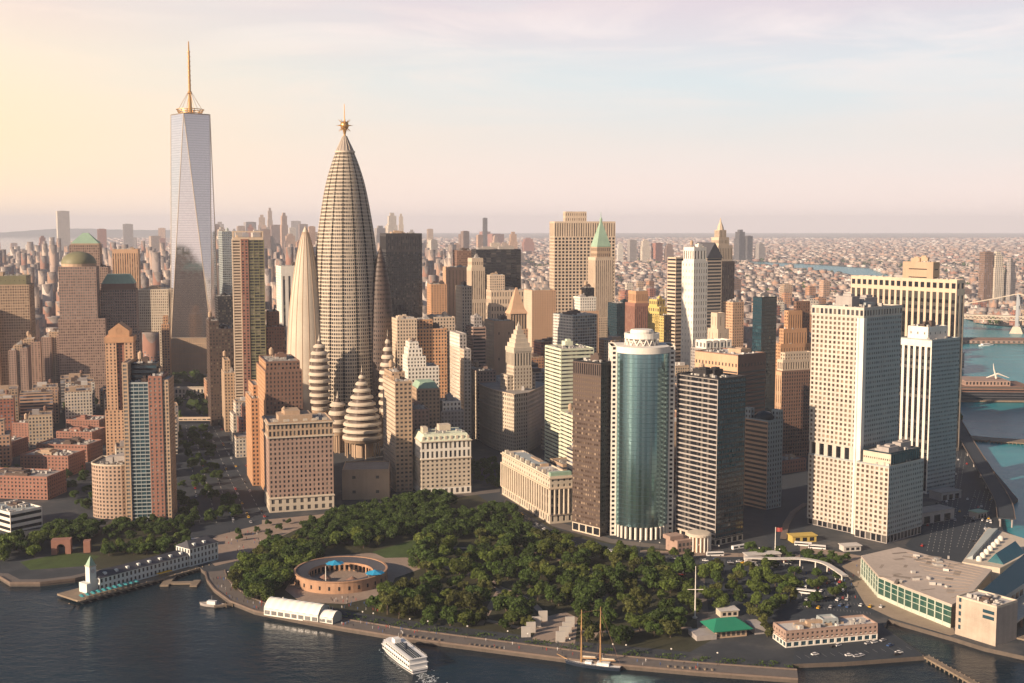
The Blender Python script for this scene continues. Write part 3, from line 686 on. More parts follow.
h = dict(root=[o for o in C.objects if o.get('label', '').startswith('tall apartment tower with a red')][0]); Wt, Dt, Ht, Mt, Yt = corner(None, 232, 264, 240, 435, 14, 34)
q = QB(); z1 = Ht+.02
q.box(-Wt/2+1, Wt/2-1, -Dt/2+1, Dt/2-1, z1, z1+3).box(-Wt/2+.5, Wt/2-.5, -Dt/2+.5, Dt/2-.5, z1+9, z1+10.2, True)
for a in (-1, 1):
    for b in (-1, 0, 1): q.box(a*(Wt/2-1.6)-.8, a*(Wt/2-1.6)+.8, b*(Dt/2-1.6)-.8, b*(Dt/2-1.6)+.8, z1+3, z1+9)
q.build('crown_frame', WALL['cream'], h['root'])
hero('brick_tower', 'brown slab tower with one sunlit orange edge beside the wide avenue', OB, 203, 209, 233, 323, 426, 18, [(0, 1, 0, 1, None, 330, ST('bronze', 'd')), (0, .4, 0, 1, 330, 322, ST('bronze', 'd'))], D=55, near=False, tank=True)
hero('brick_building', 'tan block with cluttered white roof and bright side wall at the head of the avenue', OB, 214, 224, 236, 366, 432, 18,
     [(0, 1, 0, 1, None, 374, ST('tan', 'd')), (.1, .6, .3, 1, 374, 362, ST('tan', 'd'))], D=45, tank=True)
hero('brick_tower', 'stepped red brick tower with a square cap in front of the pale left petal', OB, 261, 266, 288, 328, 432, 18,
     [(0, 1, 0, 1, None, 352, ST('red', 'd', bay=3.2, fl=3.8)), (0, .84, 0, 1, None, 328, ST('red', 'd', bay=3.2, fl=3.8)), (.15, .65, .2, .9, 328, 313, ST('red', 'd', bay=3.2, fl=3.8))], D=35)
hero('office_tower', 'white tower with dark vertical strips left of the pale petal', SK, 267, 281, 303, 267, 386, 20,
     [(0, 1, 0, 1, None, 267, (ST('white', 'd', 'stripe', bay=9, ww=.4, pv=30, e1=14), ST('white', 'd', 'grid', bay=6, fl=4, ww=.35, wh=.5)))], D=50, near=False)

# --- the old brick pair by the park
st_w = ST('tan', 'd', bay=3.5, fl=3.9, ww=.45, wh=.55)
hero('brick_tower', 'brown brick high rise with a shadowed front and cluttered roof behind the ornate hotel block', OB, 251, 265, 302, 364, 498, 18,
     [(0, 1, 0, 1, None, 372, (ST('brown', 'd', bay=3.5, fl=3.9, ww=.42), ST('orange', 'd', bay=3.5, fl=3.9, ww=.42))), (0.05, .98, .12, .9, 372, 364, (ST('brown', 'd', bay=3.5, fl=3.9), ST('orange', 'd')))], D=75, tank=True)  # sunlight put into the wall colours: orange left side, brown front in shade
hero('brick_building', 'narrow sunlit orange annex stepped against the brown high rise', OB, 244, 251, 262, 400, 486, 18, [(0, 1, 0, 1, None, 400, ST('orange', 'd')), (.3, 1, .2, 1, 400, 388, ST('orange', 'd'))], D=55)
h = hero('ornate_brick_building', 'pink brick building with a pale arcaded base and top storey facing the park', OB, 260, 268, 333, 424, 513, 17,
     [(0, 1, 0, 1, None, 499, ST('palestone', 'd', bay=6.5, fl=7, ww=.45, wh=.6)), (.004, .996, .004, .996, 499, 438, ST('rose', 'd', bay=3.6, fl=4.0, ww=.45, wh=.55)),
      (0, 1, 0, 1, 438, 424, ST('tan', 'd', bay=3.6, fl=6, ww=.55, wh=.7))], D=45, tank=True)
q = QB(); zc_ = h['z'](438)
q.box(-h['W']/2-1, h['W']/2+1, -h['D']/2-1, h['D']/2+1, zc_-.6, zc_+.6, True).box(-h['W']/2-1.2, h['W']/2+1.2, -h['D']/2-1.2, h['D']/2+1.2, h['z'](424)-.9, h['z'](424)-.05, True)
q.box(-h['W']/2-.7, h['W']/2+.7, -h['D']/2-.7, h['D']/2+.7, h['z'](499)-.5, h['z'](499)+.4, True); q.build('cornice', WALL['palestone'], h['root'])
q = QB(); zr = h['z'](424)
q.box(-h['W']*.32, h['W']*.2, -h['D']*.3, h['D']*.3, zr+.05, zr+5).box(-h['W']*.22, h['W']*.02, -h['D']*.2, h['D']*.25, zr+5.01, zr+8.5); q.build('penthouse', WALL['tan'], h['root'])
q = QB()
for k in range(6):
    xx = -h['W']/2+h['W']*(.12+.15*k); q.box(xx-1.8, xx+1.8, -h['D']/2-.02, -h['D']/2+1.4, zr+1.2, zr+3.2)
q.build('dormer', WALL['palestone'], h['root'])
hero('blank_wall_building', 'low beige block with four small square vents beside the ornate brick building', OB, 338, 342, 389, 471, 500, 4,
     [(0, 1, 0, 1, None, 471, (ST('tan', 'd', bay=20, fl=12, ww=.14, wh=.2), ST('coolgrey', 'd', bay=20, fl=12, ww=.1, wh=.1)))], D=40, plant=False)

# --- dark slab behind the shell tower
hero('dark_tower', 'dark brown slab tower with a mechanical band behind the shell tower', SK, None, 386, 422, 240, 374, 16,
     [(0, 1, 0, 1, None, 252, ST('black', 'k', bay=3, fl=4, ww=.7, wh=.7)), (0, 1, 0, 1, 252, 234, ST('dark', 'k', 'stripe', bay=3, ww=.6, pv=4))], D=60, near=False)

# --- old office blocks between the shell tower and the curved building
hero('office_building', 'cream block with green trim at its top and an orange recessed front', OB, 391, 397, 417, 320, 446, 16,
     [(0, 1, 0, 1, None, 320, ST('cream', 'd', bay=3.4, fl=3.9))], D=40)
hero('office_building', 'orange brick centre of the cream block with green trim', OB, None, 414, 447, 330, 444, 16, [(0, 1, 0, 1, None, 330, ST('orange', 'd', bay=3.6, fl=3.9, ww=.6, wh=.6)), (.1, .6, .2, 1, 330, 321, ST('orange', 'd'))], D=30)
hero('office_building', 'cream wing with dark green cornice right of the orange brick front', OB, None, 434, 455, 318, 436, 16, [(0, 1, 0, 1, None, 318, ST('cream', 'd', bay=3.4, fl=3.9))], D=40)
hero('stepped_building', 'white ziggurat stepped block below the orange brick front', OB, 404, 408, 439, 368, 462, 16,
     [(0, 1, 0, 1, None, 368, ST('white', 'd')), (0, .6, .1, 1, 368, 358, ST('white', 'd')), (.05, .5, .2, 1, 358, 350, ST('white', 'd')), (.1, .4, .3, 1, 350, 344, ST('white', 'd'))], D=30)
hero('office_building', 'tan block with one bright sunlit side beside the small ribbed cone', OB, 381, 395, 412, 383, 492, 18,
     [(0, 1, 0, 1, None, 383, (ST('tan', 'd', bay=3.8, fl=4, ww=.6, wh=.5), ST('cream', 'd', bay=3.8, fl=4, ww=.7, wh=.4))), (.1, .9, .4, 1, 383, 376, ST('tan', 'd'))], D=55, tank=True)  # sun on the left side is put in as a paler cream wall
h = hero('office_building', 'small tan block with a green copper mansard roof', OB, 411, 417, 440, 390, 476, 16, [(0, 1, 0, 1, None, 390, ST('tan', 'd', bay=3.8, fl=4))], D=32, plant=False)
pyramid(h['root'], WALL['green'], (-h['W']/2+.8, h['W']/2-.8, -h['D']/2+.8, h['D']/2-.8), h['H']+.1, h['H']+7, .7, 'mansard')
hero('office_building', 'narrow grey block with a white framed top between green roof and curved building', OB, 437, 441, 464, 408, 474, 16, [(0, 1, 0, 1, None, 412, ST('grey', 'd')), (.1, .9, .1, .9, 412, 403, ST('white', 'd'))], D=30)
hero('office_building', 'white walled tower with green roof edge behind the white corner building', OB, 398, 410, 429, 411, 484, 16,
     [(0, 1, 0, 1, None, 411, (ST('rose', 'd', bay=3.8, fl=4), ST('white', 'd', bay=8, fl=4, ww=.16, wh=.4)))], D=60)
h = hero('corner_office_building', 'white stone office building with arched upper windows facing the park trees', OB, 411, 421, 471, 442, 496, 17,
     [(0, 1, 0, 1, None, 489, ST('white', 'd', bay=5.5, fl=6, ww=.5, wh=.65)), (.003, .997, .003, .997, 489, 460, ST('palestone', 'd', bay=4.4, fl=3.9, ww=.5, wh=.5)),
      (0, 1, 0, 1, 460, 442, ST('white', 'd', bay=4.4, fl=8.5, ww=.5, wh=.72))], D=38, extra='noroof')
q = QB().box(-h['W']/2-1, h['W']/2+1, -h['D']/2-1, h['D']/2+1, h['H']-.8, h['H'], True).box(-h['W']/2-.6, h['W']/2+.6, -h['D']/2-.6, h['D']/2+.6, h['z'](460)-.4, h['z'](460)+.4, True)
q.build('cornice', WALL['palestone'], h['root'])
pyramid(h['root'], WALL['mint'], (-h['W']/2, h['W']/2, -h['D']/2, h['D']/2), h['H']+.01, h['H']+6, .86, 'mansard')
q = QB()
for k in range(9):
    xx = -h['W']/2+h['W']*(k+.5)/9; q.box(xx-1, xx+1, -h['D']/2+.4, -h['D']/2+3, h['H']+.8, h['H']+4.2)
q.build('dormer', WALL['palestone'], h['root'])
QB().box(-h['W']*.05, h['W']*.18, -2, 8, h['H']+6.02, h['H']+12).build('lift_house', WALL['palestone'], h['root']); QB().box(-h['W']*.4, -h['W']*.3, -6, 4, h['H']+6.02, h['H']+11).build('lift_house', WALL['palestone'], h['root'])
u = QB(); [u.boxr(random.uniform(-.4, .4)*h['W'], random.uniform(-.35, .35)*h['D'], random.uniform(1, 3.4), random.uniform(1, 2.6), h['H']+6.02, h['H']+random.uniform(7, 9), .2) for k in range(16)]; u.build('rooftop_unit', WALL['unit'], h['root'], kind='stuff')

# --- curved limestone building with a tower
Y0 = ground(514, 455).y; zz = lambda y: z_at(Y0, y)-GZ
P0 = Vector((x_at(Y0, 60, 528), Y0+14)); P1 = Vector((x_at(Y0, 60, 514), Y0)); Yb = ground(477, 432).y; P3 = Vector((x_at(Yb, 60, 477), Yb))
mid = (P1+P3)/2; nrm = Vector((-(P3-P1).y, (P3-P1).x)).normalized()
nrm = nrm if nrm.x < 0 else -nrm
crv = [P1*(1-t)**2+(mid+nrm*26)*2*t*(1-t)+P3*t*t for t in np.linspace(0, 1, 15)][::-1]
cb = thing('curved_building', 'pale limestone office building with a long curved front along the shaded street', OB, (P1.x, P1.y, GZ)); o2 = Vector((P1.x, P1.y))
ring = [p-o2 for p in crv]+[P0-o2, P0-o2+Vector((22, 70)), P3-o2+Vector((34, 26))]
wl = QB(); wins = []; ztop = zz(394)
for i in range(len(ring)):
    a, b = ring[i], ring[(i+1) % len(ring)]; d = b-a; Ln = d.length; d = d/Ln; N = (d.y, -d.x)
    z_ = [0, zz(437), zz(412), ztop]
    for k, s_ in enumerate((ST('palestone', 'd', bay=3.6, fl=4.2, ww=.42, wh=.55), ST('palestone', 'd', bay=3.6, fl=4.0, ww=.42, wh=.5), ST('cream', 'd', bay=3.6, fl=4.6, ww=.5, wh=.6))):
        wins.append(facade(wl, a, d, N, Ln, z_[k], z_[k+1], s_))
    OCC.append((o2.x+a.x, o2.y+a.y, 22))
wl.build('wall', WALL['palestone'], cb)
QB().poly([(*p, ztop) for p in ring]).build('roof', WALL['roof'], cb)
allp = [p for w_ in wins for p in w_]; allp = allp[:len(allp)]
vis = [p for w_ in wins[2:45:3] for p in w_]; visid = set(id(p) for p in vis[:100])
for p in vis[:100]: QB().quads(p).build('window', GL['d'], cb)
rest = [p for wi, w_ in enumerate(wins) for p in w_]
keep = vis[:100]; kk = set(tuple(np.round(p.reshape(-1)[:3], 3)) for p in keep)
QB().quads(np.concatenate([p for p in rest if tuple(np.round(p.reshape(-1)[:3], 3)) not in kk])).build('window', GL['d'], cb, kind='stuff')
q = QB()
for zq in (zz(437), zz(412), ztop-.4):
    for i in range(len(ring)):
        a, b = ring[i], ring[(i+1) % len(ring)]; d = (b-a); Ln = d.length; d = d/Ln; nn = Vector((d.y, -d.x))*.9
        q.prism([tuple(a+nn), tuple(b+nn), tuple(b-nn*.2), tuple(a-nn*.2)], zq-.5, zq+.4, bottom=True)
q.build('cornice', WALL['cream'], cb)
u = QB()
for k in range(14):
    p = ring[k]*.72+Vector((16, 26))*.9; u.box(p.x-1.5, p.x+1.5, p.y-1.5, p.y+1.5, ztop+.02, ztop+random.uniform(1, 5))
u.build('rooftop_unit', WALL['unit'], cb, kind='stuff')
h = hero('stepped_pyramid_tower', 'limestone tower with a colonnaded top and stepped pyramid roof on the curved building', SK, 503, 514, 532, 352, 450, 24,
     [(0, 1, 0, 1, None, 368, ST('palestone', 'b', bay=3.4, fl=4, ww=.42, wh=.6)), (0.02, .98, .02, .98, 368, 352, ST('palestone', 'k', bay=3.4, fl=None or 14, ww=.5, wh=.78)), (-.32, .05, .1, .9, None, 376, ST('palestone', 'b')), (.95, 1.3, .2, 1, None, 374, ST('palestone', 'b'))], D=24, extra='noroof')
a, b = h['W']/2, h['D']/2
for k in range(6):
    s0 = 1-k*.155; q = QB().box(-a*s0, a*s0, -b*s0, b*s0, h['z'](352)+k*4.6, h['z'](352)+k*4.6+4.6); q.build('roof_step', WALL['palestone'], h['root'])
pyramid(h['root'], WALL['palestone'], (-a*.12, a*.12, -b*.12, b*.12), h['z'](352)+27.6, h['z'](352)+33, .1, 'finial')

# --- striped pale green office block, customs palace, brown slab
stg = ST('mint', 'd', 'band', fl=3.9, wh=.42, pu=14)
hero('striped_office_building', 'pale green and white banded office block stepping down behind the customs palace', OB, 545, 561, 594, 350, 470, 20,
     [(0, 1, 0, 1, None, 350, (stg, stg)), (-.02, .5, -.75, 0, None, 412, (stg, stg))], D=44)
h = hero('customs_palace', 'ornate pale stone palace with a colonnade and flat roof at the edge of the park', 'palace', 502, 550, 573, 478, 524, 20,
     [(0, 1, 0, 1, None, 515, ST('palestone', 'd', bay=5.6, fl=8, ww=.4, wh=.6)), (.01, .99, .01, .99, 515, 489, ST('palestone', 'd', bay=5.6, fl=8.5, ww=.42, wh=.7, rec=.8)), (0, 1, 0, 1, 489, 478, ST('palestone', 'd', bay=5.6, fl=5, ww=.36, wh=.5))], plant=True, roofm='rooflight', sc=.6)
a, b = h['W']/2, h['D']/2; q = QB()
for z0, ov in ((h['z'](515), .9), (h['z'](489), 1.3), (h['z'](478)-.6, 1.1)): q.box(-a-ov, a+ov, -b-ov, b+ov, z0-.5, z0+.5, True)
q.build('cornice', WALL['cream'], h['root'])
nc = int(2*b/5.6)
for k in range(nc+1):
    yy = -b+2*b*k/nc; QB().rev([(.95, h['z'](515)+.5), (.8, h['z'](489)-.5)], 8, -a-.75, yy).build('column', WALL['palestone'], h['root'])
for k in range(6):
    xx = -a+2*a*k/5; QB().rev([(.95, h['z'](515)+.5), (.8, h['z'](489)-.5)], 8, xx, -b-.75).build('column', WALL['palestone'], h['root'])
for k in range(9):
    yy = -b+2*b*(k+.5)/9; QB().box(-a+.9, -a+4, yy-1.5, yy+1.5, h['H']+.05, h['H']+3.4).build('dormer', WALL['palestone'], h['root'])
QB().box(-a*.5, a*.6, -b*.2, b*.7, h['H']+.05, h['H']+2.5).build('skylight', WALL['coolgrey'], h['root'])
QB().box(-a+1, a-1, -b+1, -b+6, h['H']+.05, h['H']+4).build('attic', WALL['green'], h['root'])
hero('brown_slab_tower', 'brown gridded slab tower with a finned crown left of the curved glass tower', SK, 573, 601, 613, 364, 537, 44,
     [(0, 1, 0, 1, None, 528, (ST('black', 'k', bay=7, fl=8, ww=.8, wh=.7), ST('palestone', 'k', bay=7, fl=8, ww=.8, wh=.75))),
      (0, 1, 0, 1, 528, 377, (ST('black', 'k', bay=2.4, fl=3.8, ww=.7, wh=.5), ST('bronze', 'b', bay=2.4, fl=3.8, ww=.78, wh=.46, rec=.25))),  # right face coloured black for its shade, sunlit left face bronze
      (0, 1, 0, 1, 377, 364, (ST('black', 'k', 'stripe', bay=2.4, ww=.5, e0=.5, e1=1), ST('bronze', 'k', 'stripe', bay=2.4, ww=.5, e0=.5, e1=1)))], roofm='roofdark')

# --- curved mirror glass tower
Y0 = ground(645, 540).y; zz = lambda y: z_at(Y0, y)-GZ
xl_, xr_ = x_at(Y0, 100, 612.5), x_at(Y0, 100, 677); wd = xr_-xl_; sag = 15.0
gt = thing('curved_glass_tower', 'curved teal mirror glass tower with white toothed edges and a round white crown', SK, ((xl_+xr_)/2, Y0+sag, GZ), R(0))
OCC += [((xl_+xr_)/2-14, Y0+sag+12, 24), ((xl_+xr_)/2+14, Y0+sag+12, 24)]
H = zz(348); inner = wd/2-4.6; rad = (inner**2+sag**2)/(2*sag)
amax = math.asin(inner/rad); cyc = rad-sag
arc = lambda a: (rad*math.sin(a), cyc-rad*math.cos(a))
zb = zz(528); nf = 38; na_ = 26
gm = glass('curved_mirror', (0.19, 0.32, 0.34), (0.26, 0.39, 0.41), .35, rough=.10, metal=.92)
for j in range(nf):
    z0 = zb+(H-5-zb)*j/nf; z1 = zb+(H-5-zb)*(j+.93)/nf; q = QB()
    for i in range(na_):
        a0, a1 = -amax+2*amax*i/na_, -amax+2*amax*(i+1)/na_; p0, p1 = arc(a0), arc(a1)
        q.quads([[(*p0, z0), (*p1, z0), (*p1, z1), (*p0, z1)]])
    q.build('window_band', gm, gt)
q = QB()
pts = [arc(-amax+2*amax*i/na_) for i in range(na_+1)]; rin = [(p[0]*.995, p[1]+.25) for p in pts]
for i in range(na_): q.quads([[(*rin[i], zb), (*rin[i+1], zb), (*rin[i+1], H-5), (*rin[i], H-5)]])
q.build('spandrel', mat('spandrel_glass', (.10, .2, .22), rough=.2, metal=.6), gt)
st_ = ST('white', 'k', bay=None, eu=1.1, fl=(H-zb)/38, ww=1, wh=.55, rec=1.0); q = QB(); pn = []
yb_ = sag+16
for sx in (-1, 1):
    x0, x1 = sorted((sx*inner, sx*wd/2)); yf = pts[0][1]-.6
    for O, U, N, wl_ in (((x0, yf), (1, 0), (0, -1), x1-x0), ((x0, yb_), (0, -1), (-1, 0), yb_-yf), ((x1, yf), (0, 1), (1, 0), yb_-yf), ((x1, yb_), (-1, 0), (0, 1), x1-x0)):
        s2 = dict(st_) if wl_ < 10 else ST('white', 'k', bay=4, fl=(H-zb)/38, ww=.7, wh=.55, rec=.6)
        pn.append((sx, facade(q, O, U, N, wl_, 0, H, s2)))
st3 = ST('white', 'k', bay=3, fl=(H-zb)/38, ww=.7, wh=.5); pb = facade(q, (inner, yb_-.1), (-1, 0), (0, 1), 2*inner, 0, H, st3)
q.build('wall', WALL['white'], gt)
cnt = 0
for k in (0, 4):
    for p in pn[k][1][:50]: QB().quads(p).build('window', GL['k'], gt)
QB().quads(np.concatenate([pn[k][1].reshape(-1, 4, 3) for k in range(8) if k not in (0, 4)]+[pb.reshape(-1, 4, 3)]+[pn[k][1][50:].reshape(-1, 4, 3) for k in (0, 4)])).build('window', GL['k'], gt, kind='stuff')
q = QB()
for i in range(na_): 
    o0, o1 = pts[i], pts[i+1]; f = lambda p: (p[0]*1.01, p[1]-.5)
    q.quads([[(*f(o0), H-5), (*f(o1), H-5), (*f(o1), H), (*f(o0), H)], [(*f(o0), H), (*f(o1), H), (o1[0], yb_, H), (o0[0], yb_, H)]])
q.build('crown_band', WALL['white'], gt)
q = QB().rev([(inner*.62, H+.02), (inner*.62, H+2.2)], 28, 0, 12, cap=True); q.build('roof_drum', WALL['grey'], gt)
q = QB().rev([(inner*.64, H+5.4), (inner*.68, H+5.4), (inner*.68, H+9.6), (inner*.60, H+9.6), (inner*.60, H+5.4)], 32, 0, 12)
for k in range(16):
    a = k*math.pi/8
    for s_ in (-1, 1): q.tube((inner*.64*math.cos(a), 12+inner*.64*math.sin(a), H), (inner*.64*math.cos(a+s_*.196), 12+inner*.64*math.sin(a+s_*.196), H+5.5), .5, n=4)
q.build('crown_ring', WALL['white'], gt)
QB().rev([(inner*.46, H+2.2), (inner*.46, H+11), (inner*.42, H+12.4)], 24, 0, 12, cap=True).build('penthouse', WALL['white'], gt)
q = QB()
for i in range(0, na_+1, 2): q.rev([(1.0, 0), (1.0, zb)], 8, pts[i][0]*1.0, pts[i][1]-.2)
q.build('column', WALL['white'], gt, kind='stuff')
QB().quads([[(*rin[i], 0), (*rin[i+1], 0), (*rin[i+1], zb), (*rin[i], zb)] for i in range(na_)]).shift(0, 3.5).build('lobby', GL['k'], gt)

# --- dark banded tower and its neighbours
sB = ST('black', 'k', 'band', fl=3.9, wh=.6, pu=20); sW = ST('grey', 'k', 'band', fl=3.9, wh=.7, pu=20, rec=.5)
hero('dark_banded_tower', 'dark tower with pale horizontal bands on its left face right of the curved glass tower', SK, 677, 718, 746, 380, 546, 36,
     [(0, 1, 0, 1, None, 540, ST('palestone', 'k', bay=6, fl=5, ww=.7, wh=.8)), (0, 1, 0, 1, 540, 380, (ST('dark', 't', bay=2.8, fl=3.9, ww=.86, wh=.62, rec=.2), sW))], roofm='roofdark', sc=1.3)
hero('brown_office_block', 'broad peach brown office block behind the dark banded tower', OB, 695, 738, 766, 356, 484, 38,
     [(0, 1, 0, 1, None, 371, (ST('brown', 'd', 'band', fl=4, wh=.45), ST('peach', 'd', 'band', fl=4, wh=.4))), (0, 1, 0, 1, 371, 356, (ST('brown', 'd', bay=4.4, fl=14, ww=.4, wh=.22, sill=.3), ST('peach', 'd', bay=4.4, fl=14, ww=.4, wh=.22, sill=.3)))], roofm='rooflight')
h = hero('green_dome_office_block', 'grey office block with a round green roof between two small towers', OB, 745, 768, 783, 422, 510, 38,
     [(0, 1, 0, 1, None, 422, (ST('coolgrey', 'd', bay=3.2, fl=4), ST('peach', 'd', 'band', fl=4, wh=.5))), (0, .25, .75, 1, 422, 412, ST('coolgrey', 'd')), (.7, 1, .0, .3, 422, 413, ST('coolgrey', 'd'))], plant=False)
QB().rev([(8.5, h['H']+.1), (8.5, h['H']+3), (6, h['H']+6), (.1, h['H']+7.5)], 20, 0, 0).build('dome', WALL['teal'], h['root'], smooth=True)
h = hero('brown_office_tower', 'dark brown tower with cream crown and sunlit edge left of the white gridded tower', OB, 776, 782, 816, 366, 458, 22,
     [(0, 1, 0, 1, None, 372, (ST('brown', 'k', bay=3.2, fl=3.9, ww=.6, wh=.6), ST('peach', 'd', 'stripe', bay=4, ww=.4, pv=20))), (0.03, .97, .03, .97, 372, 361, ST('cream', 'k', bay=3.2, fl=8, ww=.5, wh=.6)), (.1, .9, .1, .9, 361, 354, ST('cream', 'd'))])  # sunlit left edge is coloured in with a peach wall
hero('teal_glass_tower', 'narrow dark teal glass tower rising behind the brown office block', SK, 753, 762, 777, 298, 440, 30, [(0, 1, 0, 1, None, 298, ST('teal', 't', bay=3, fl=4, ww=.88, wh=.7, rec=.15))], roofm='roofdark')
hero('stepped_brick_tower', 'orange brown stepped brick tower right of the dark teal tower', SK, 776, 781, 812, 336, 432, 22,
     [(0, 1, 0, 1, None, 345, (ST('orange', 'd', 'stripe', bay=3.6, ww=.4, pv=20), ST('orange', 'd'))), (.1, .85, .1, 1, None, 330, (ST('orange', 'd', 'stripe', bay=3.6, ww=.4, pv=20), ST('orange', 'd'))), (.25, .7, .2, 1, None, 312, (ST('orange', 'd', 'stripe', bay=3.6, ww=.4, pv=20), ST('orange', 'd'))), (.55, 1, .5, 1, None, 303, ST('brown', 'd'))])

# --- white gridded tower with its annex, the striped tower and the wide cream tower
sN = ST('greystone', 'b', bay=4.05, fl=3.95, ww=.54, wh=.58, rec=.7); sNr = ST('coolgrey', 'c', bay=2.6, fl=3.95, ww=.72, wh=.5, rec=.25)  # cool grey right face: its bluish shade is put into the wall colour
h = hero('white_gridded_tower', 'largest pale stone tower of punched square windows with a lower annex by the ferry terminal', SK, 812, 864, 902, 309, 535, 40,
     [(.01, .99, .01, .99, None, 529, ST('grey', 'k', bay=5, fl=5, ww=.8, wh=.85)), (0, 1, 0, 1, 529, 463, (sNr, sN)), (.008, .992, .008, .992, 463, 449, (sNr, ST('greystone', 'k', bay=8.6, fl=11, ww=.55, wh=.85, rec=1.5))),
      (0, 1, 0, 1, 449, 318, (sNr, sN)), (-.006, 1.006, -.006, 1.006, 318, 309, (ST('greystone', 'd', bay=4, fl=7, ww=.6, wh=.6), ST('greystone', 'd', bay=4, fl=7, ww=.6, wh=.6)))], roofm='roofdark', sc=1.8, tank=False)
q = QB()
for sx in (.03, .97): pass
q.box(-h['W']/2-.9, -h['W']/2+3.2, -h['D']/2-.9, -h['D']/2+3.2, 0, h['z'](318)-.1); q.box(-h['W']/2-.5, -h['W']/2+.5, -h['D']*.42, -h['D']*.38, 0, h['z'](318)-.1)
q.build('corner_pier', WALL['white'], h['root'])
hero('annex', None, None, 856, 889, 924, 468, 544, 40,
     [(.01, .99, .01, .99, None, 536, ST('grey', 'k', bay=5, fl=5, ww=.8, wh=.85)), (0, 1, 0, 1, 536, 468, (sNr, sN)), (.12, .95, .08, .92, 468, 456, (ST('teal', 't', bay=3, fl=9, ww=.9, wh=.8), ST('palestone', 'd', 'stripe', bay=2, ww=.5)))], root=h['root'], near=False, roofm='rooflight')
hero('striped_tower', 'white tower with black vertical stripes and a plain grey side right of the gridded tower', SK, 898, 932, 960, 341, 494, 36,
     [(0, 1, 0, 1, None, 341, (ST('coolgrey', 'c', bay=2.4, fl=3.9, ww=.8, wh=.45, rec=.12), ST('white', 'k', 'stripe', bay=6, ww=.55, pv=45, e0=2, e1=6, rec=.9))), (.1, .8, .2, .8, 341, 329, ST('white', 'c', bay=8, fl=12, ww=.2, wh=.2))], roofm='rooflight')
q4n = 'striped'
sC = ST('cream', 'k', 'stripe', bay=8.2, ww=.62, pv=44, e0=2, e1=1.2, rec=1.0)
hero('cream_striped_tower', 'widest cream tower with tall brown window strips behind the white gridded tower', SK, 851, 957, 966, 281, 452, 33,
     [(0, 1, 0, 1, None, 292, (ST('cream', 'b', 'stripe', bay=8, ww=.5, pv=40), sC)), (0, 1, 0, 1, 292, 281, (ST('cream', 'k', bay=8, fl=11, ww=.62, wh=.5), ST('cream', 'k', bay=8.2, fl=11, ww=.62, wh=.5))), (.1, .9, .22, .5, 281, 264, ST('tan', 'k', bay=30, fl=12, ww=.6, wh=.12, sill=.2))], D=None, Wd=14)
OCC.append((330, 1330, 60))

# --- financial district behind
hero('ribbed_slab_tower', 'tall cream slab tower with closely ribbed front and a low box on its roof', SK, None, 554.5, 615.5, 222, 368, 12,
     [(0, 1, 0, 1, None, 237, ST('cream', 'k', bay=6.4, fl=5.8, ww=.66, wh=.62, rec=.9)), (0, 1, 0, 1, 237, 222, ST('cream', 'b', 'stripe', bay=4.3, ww=.5, rec=.9, e0=.5, e1=2)), (.2, .55, .3, .7, 222, 212, ST('cream', 'b', bay=4, fl=8, ww=.4, wh=.5))], D=36, near=False, plant=False)
h = hero('green_pyramid_tower', 'cream stone tower with a steep green pyramid spire in front of the ribbed slab', SK, 588, 596, 614, 249, 378, 20,
     [(-.04, 1.1, 0, 1, None, 318, ST('cream', 'b', bay=3.4, fl=3.8, ww=.5, wh=.6)), (0, 1, .05, .95, None, 258, ST('cream', 'b', 'stripe', bay=3.4, ww=.42, pv=40)), (.12, .88, .12, .88, 258, 247, ST('tan', 'k', bay=3.4, fl=8))], D=34, near=False, extra='noroof')
a, b = h['W']*.38, h['D']*.38; QB().box(-a, a, -b, b, h['z'](247), h['z'](246)).build('cornice', WALL['green'], h['root'])
pyramid(h['root'], WALL['green'], (-a, a, -b, b), h['z'](246), h['z'](222), .12, 'spire_roof')
QB().rev([(2.2, h['z'](222)), (2.4, h['z'](219)), (.6, h['z'](217)), (.1, h['z'](211))], 8).build('spire', WALL['green'], h['root'])
h = hero('white_stone_tower', 'white stone tower with notched corners left of the gabled banded tower', SK, 682, 694, 708, 252, 402, 30,
     [(0, 1, 0, 1, None, 262, (ST('white', 'd', bay=4, fl=9, ww=.34, wh=.6), ST('white', 'd', bay=6, fl=9, ww=.16, wh=.4))), (.06, .94, .06, .94, 262, 248, (ST('white', 'k', 'stripe', bay=5, ww=.4), ST('white', 'k', 'stripe', bay=5, ww=.4)))], near=False, plant=True)
hero('banded_building', 'narrow banded cream tower with dark balconies left of the white stone tower', SK, 673, 676, 685, 258, 396, 30, [(0, 1, 0, 1, None, 258, ST('cream', 'k', 'band', fl=5.5, wh=.5))], D=20, near=False, plant=False)
sb6 = ST('cream', 'k', 'band', fl=5.2, wh=.55, rec=.5)
h = hero('gabled_tower', 'cream and black banded tower under a dark gabled roof', SK, 697, 707, 722, 258, 384, 28, [(0, 1, 0, 1, None, 258, sb6)], D=45, near=False, extra='noroof')
a, b, z0 = h['W']/2+1, h['D']/2+1, h['H']
q = QB().quads([[(-a, -b, z0), (0, -b, z0+24), (0, b, z0+24), (-a, b, z0)], [(0, -b, z0+24), (a, -b, z0), (a, b, z0), (0, b, z0+24)]]); q.tri((-a, -b, z0), (a, -b, z0), (0, -b, z0+24)); q.tri((-a, b, z0), (0, b, z0+24), (a, b, z0)); q.build('gable_roof', WALL['slate'], h['root'])
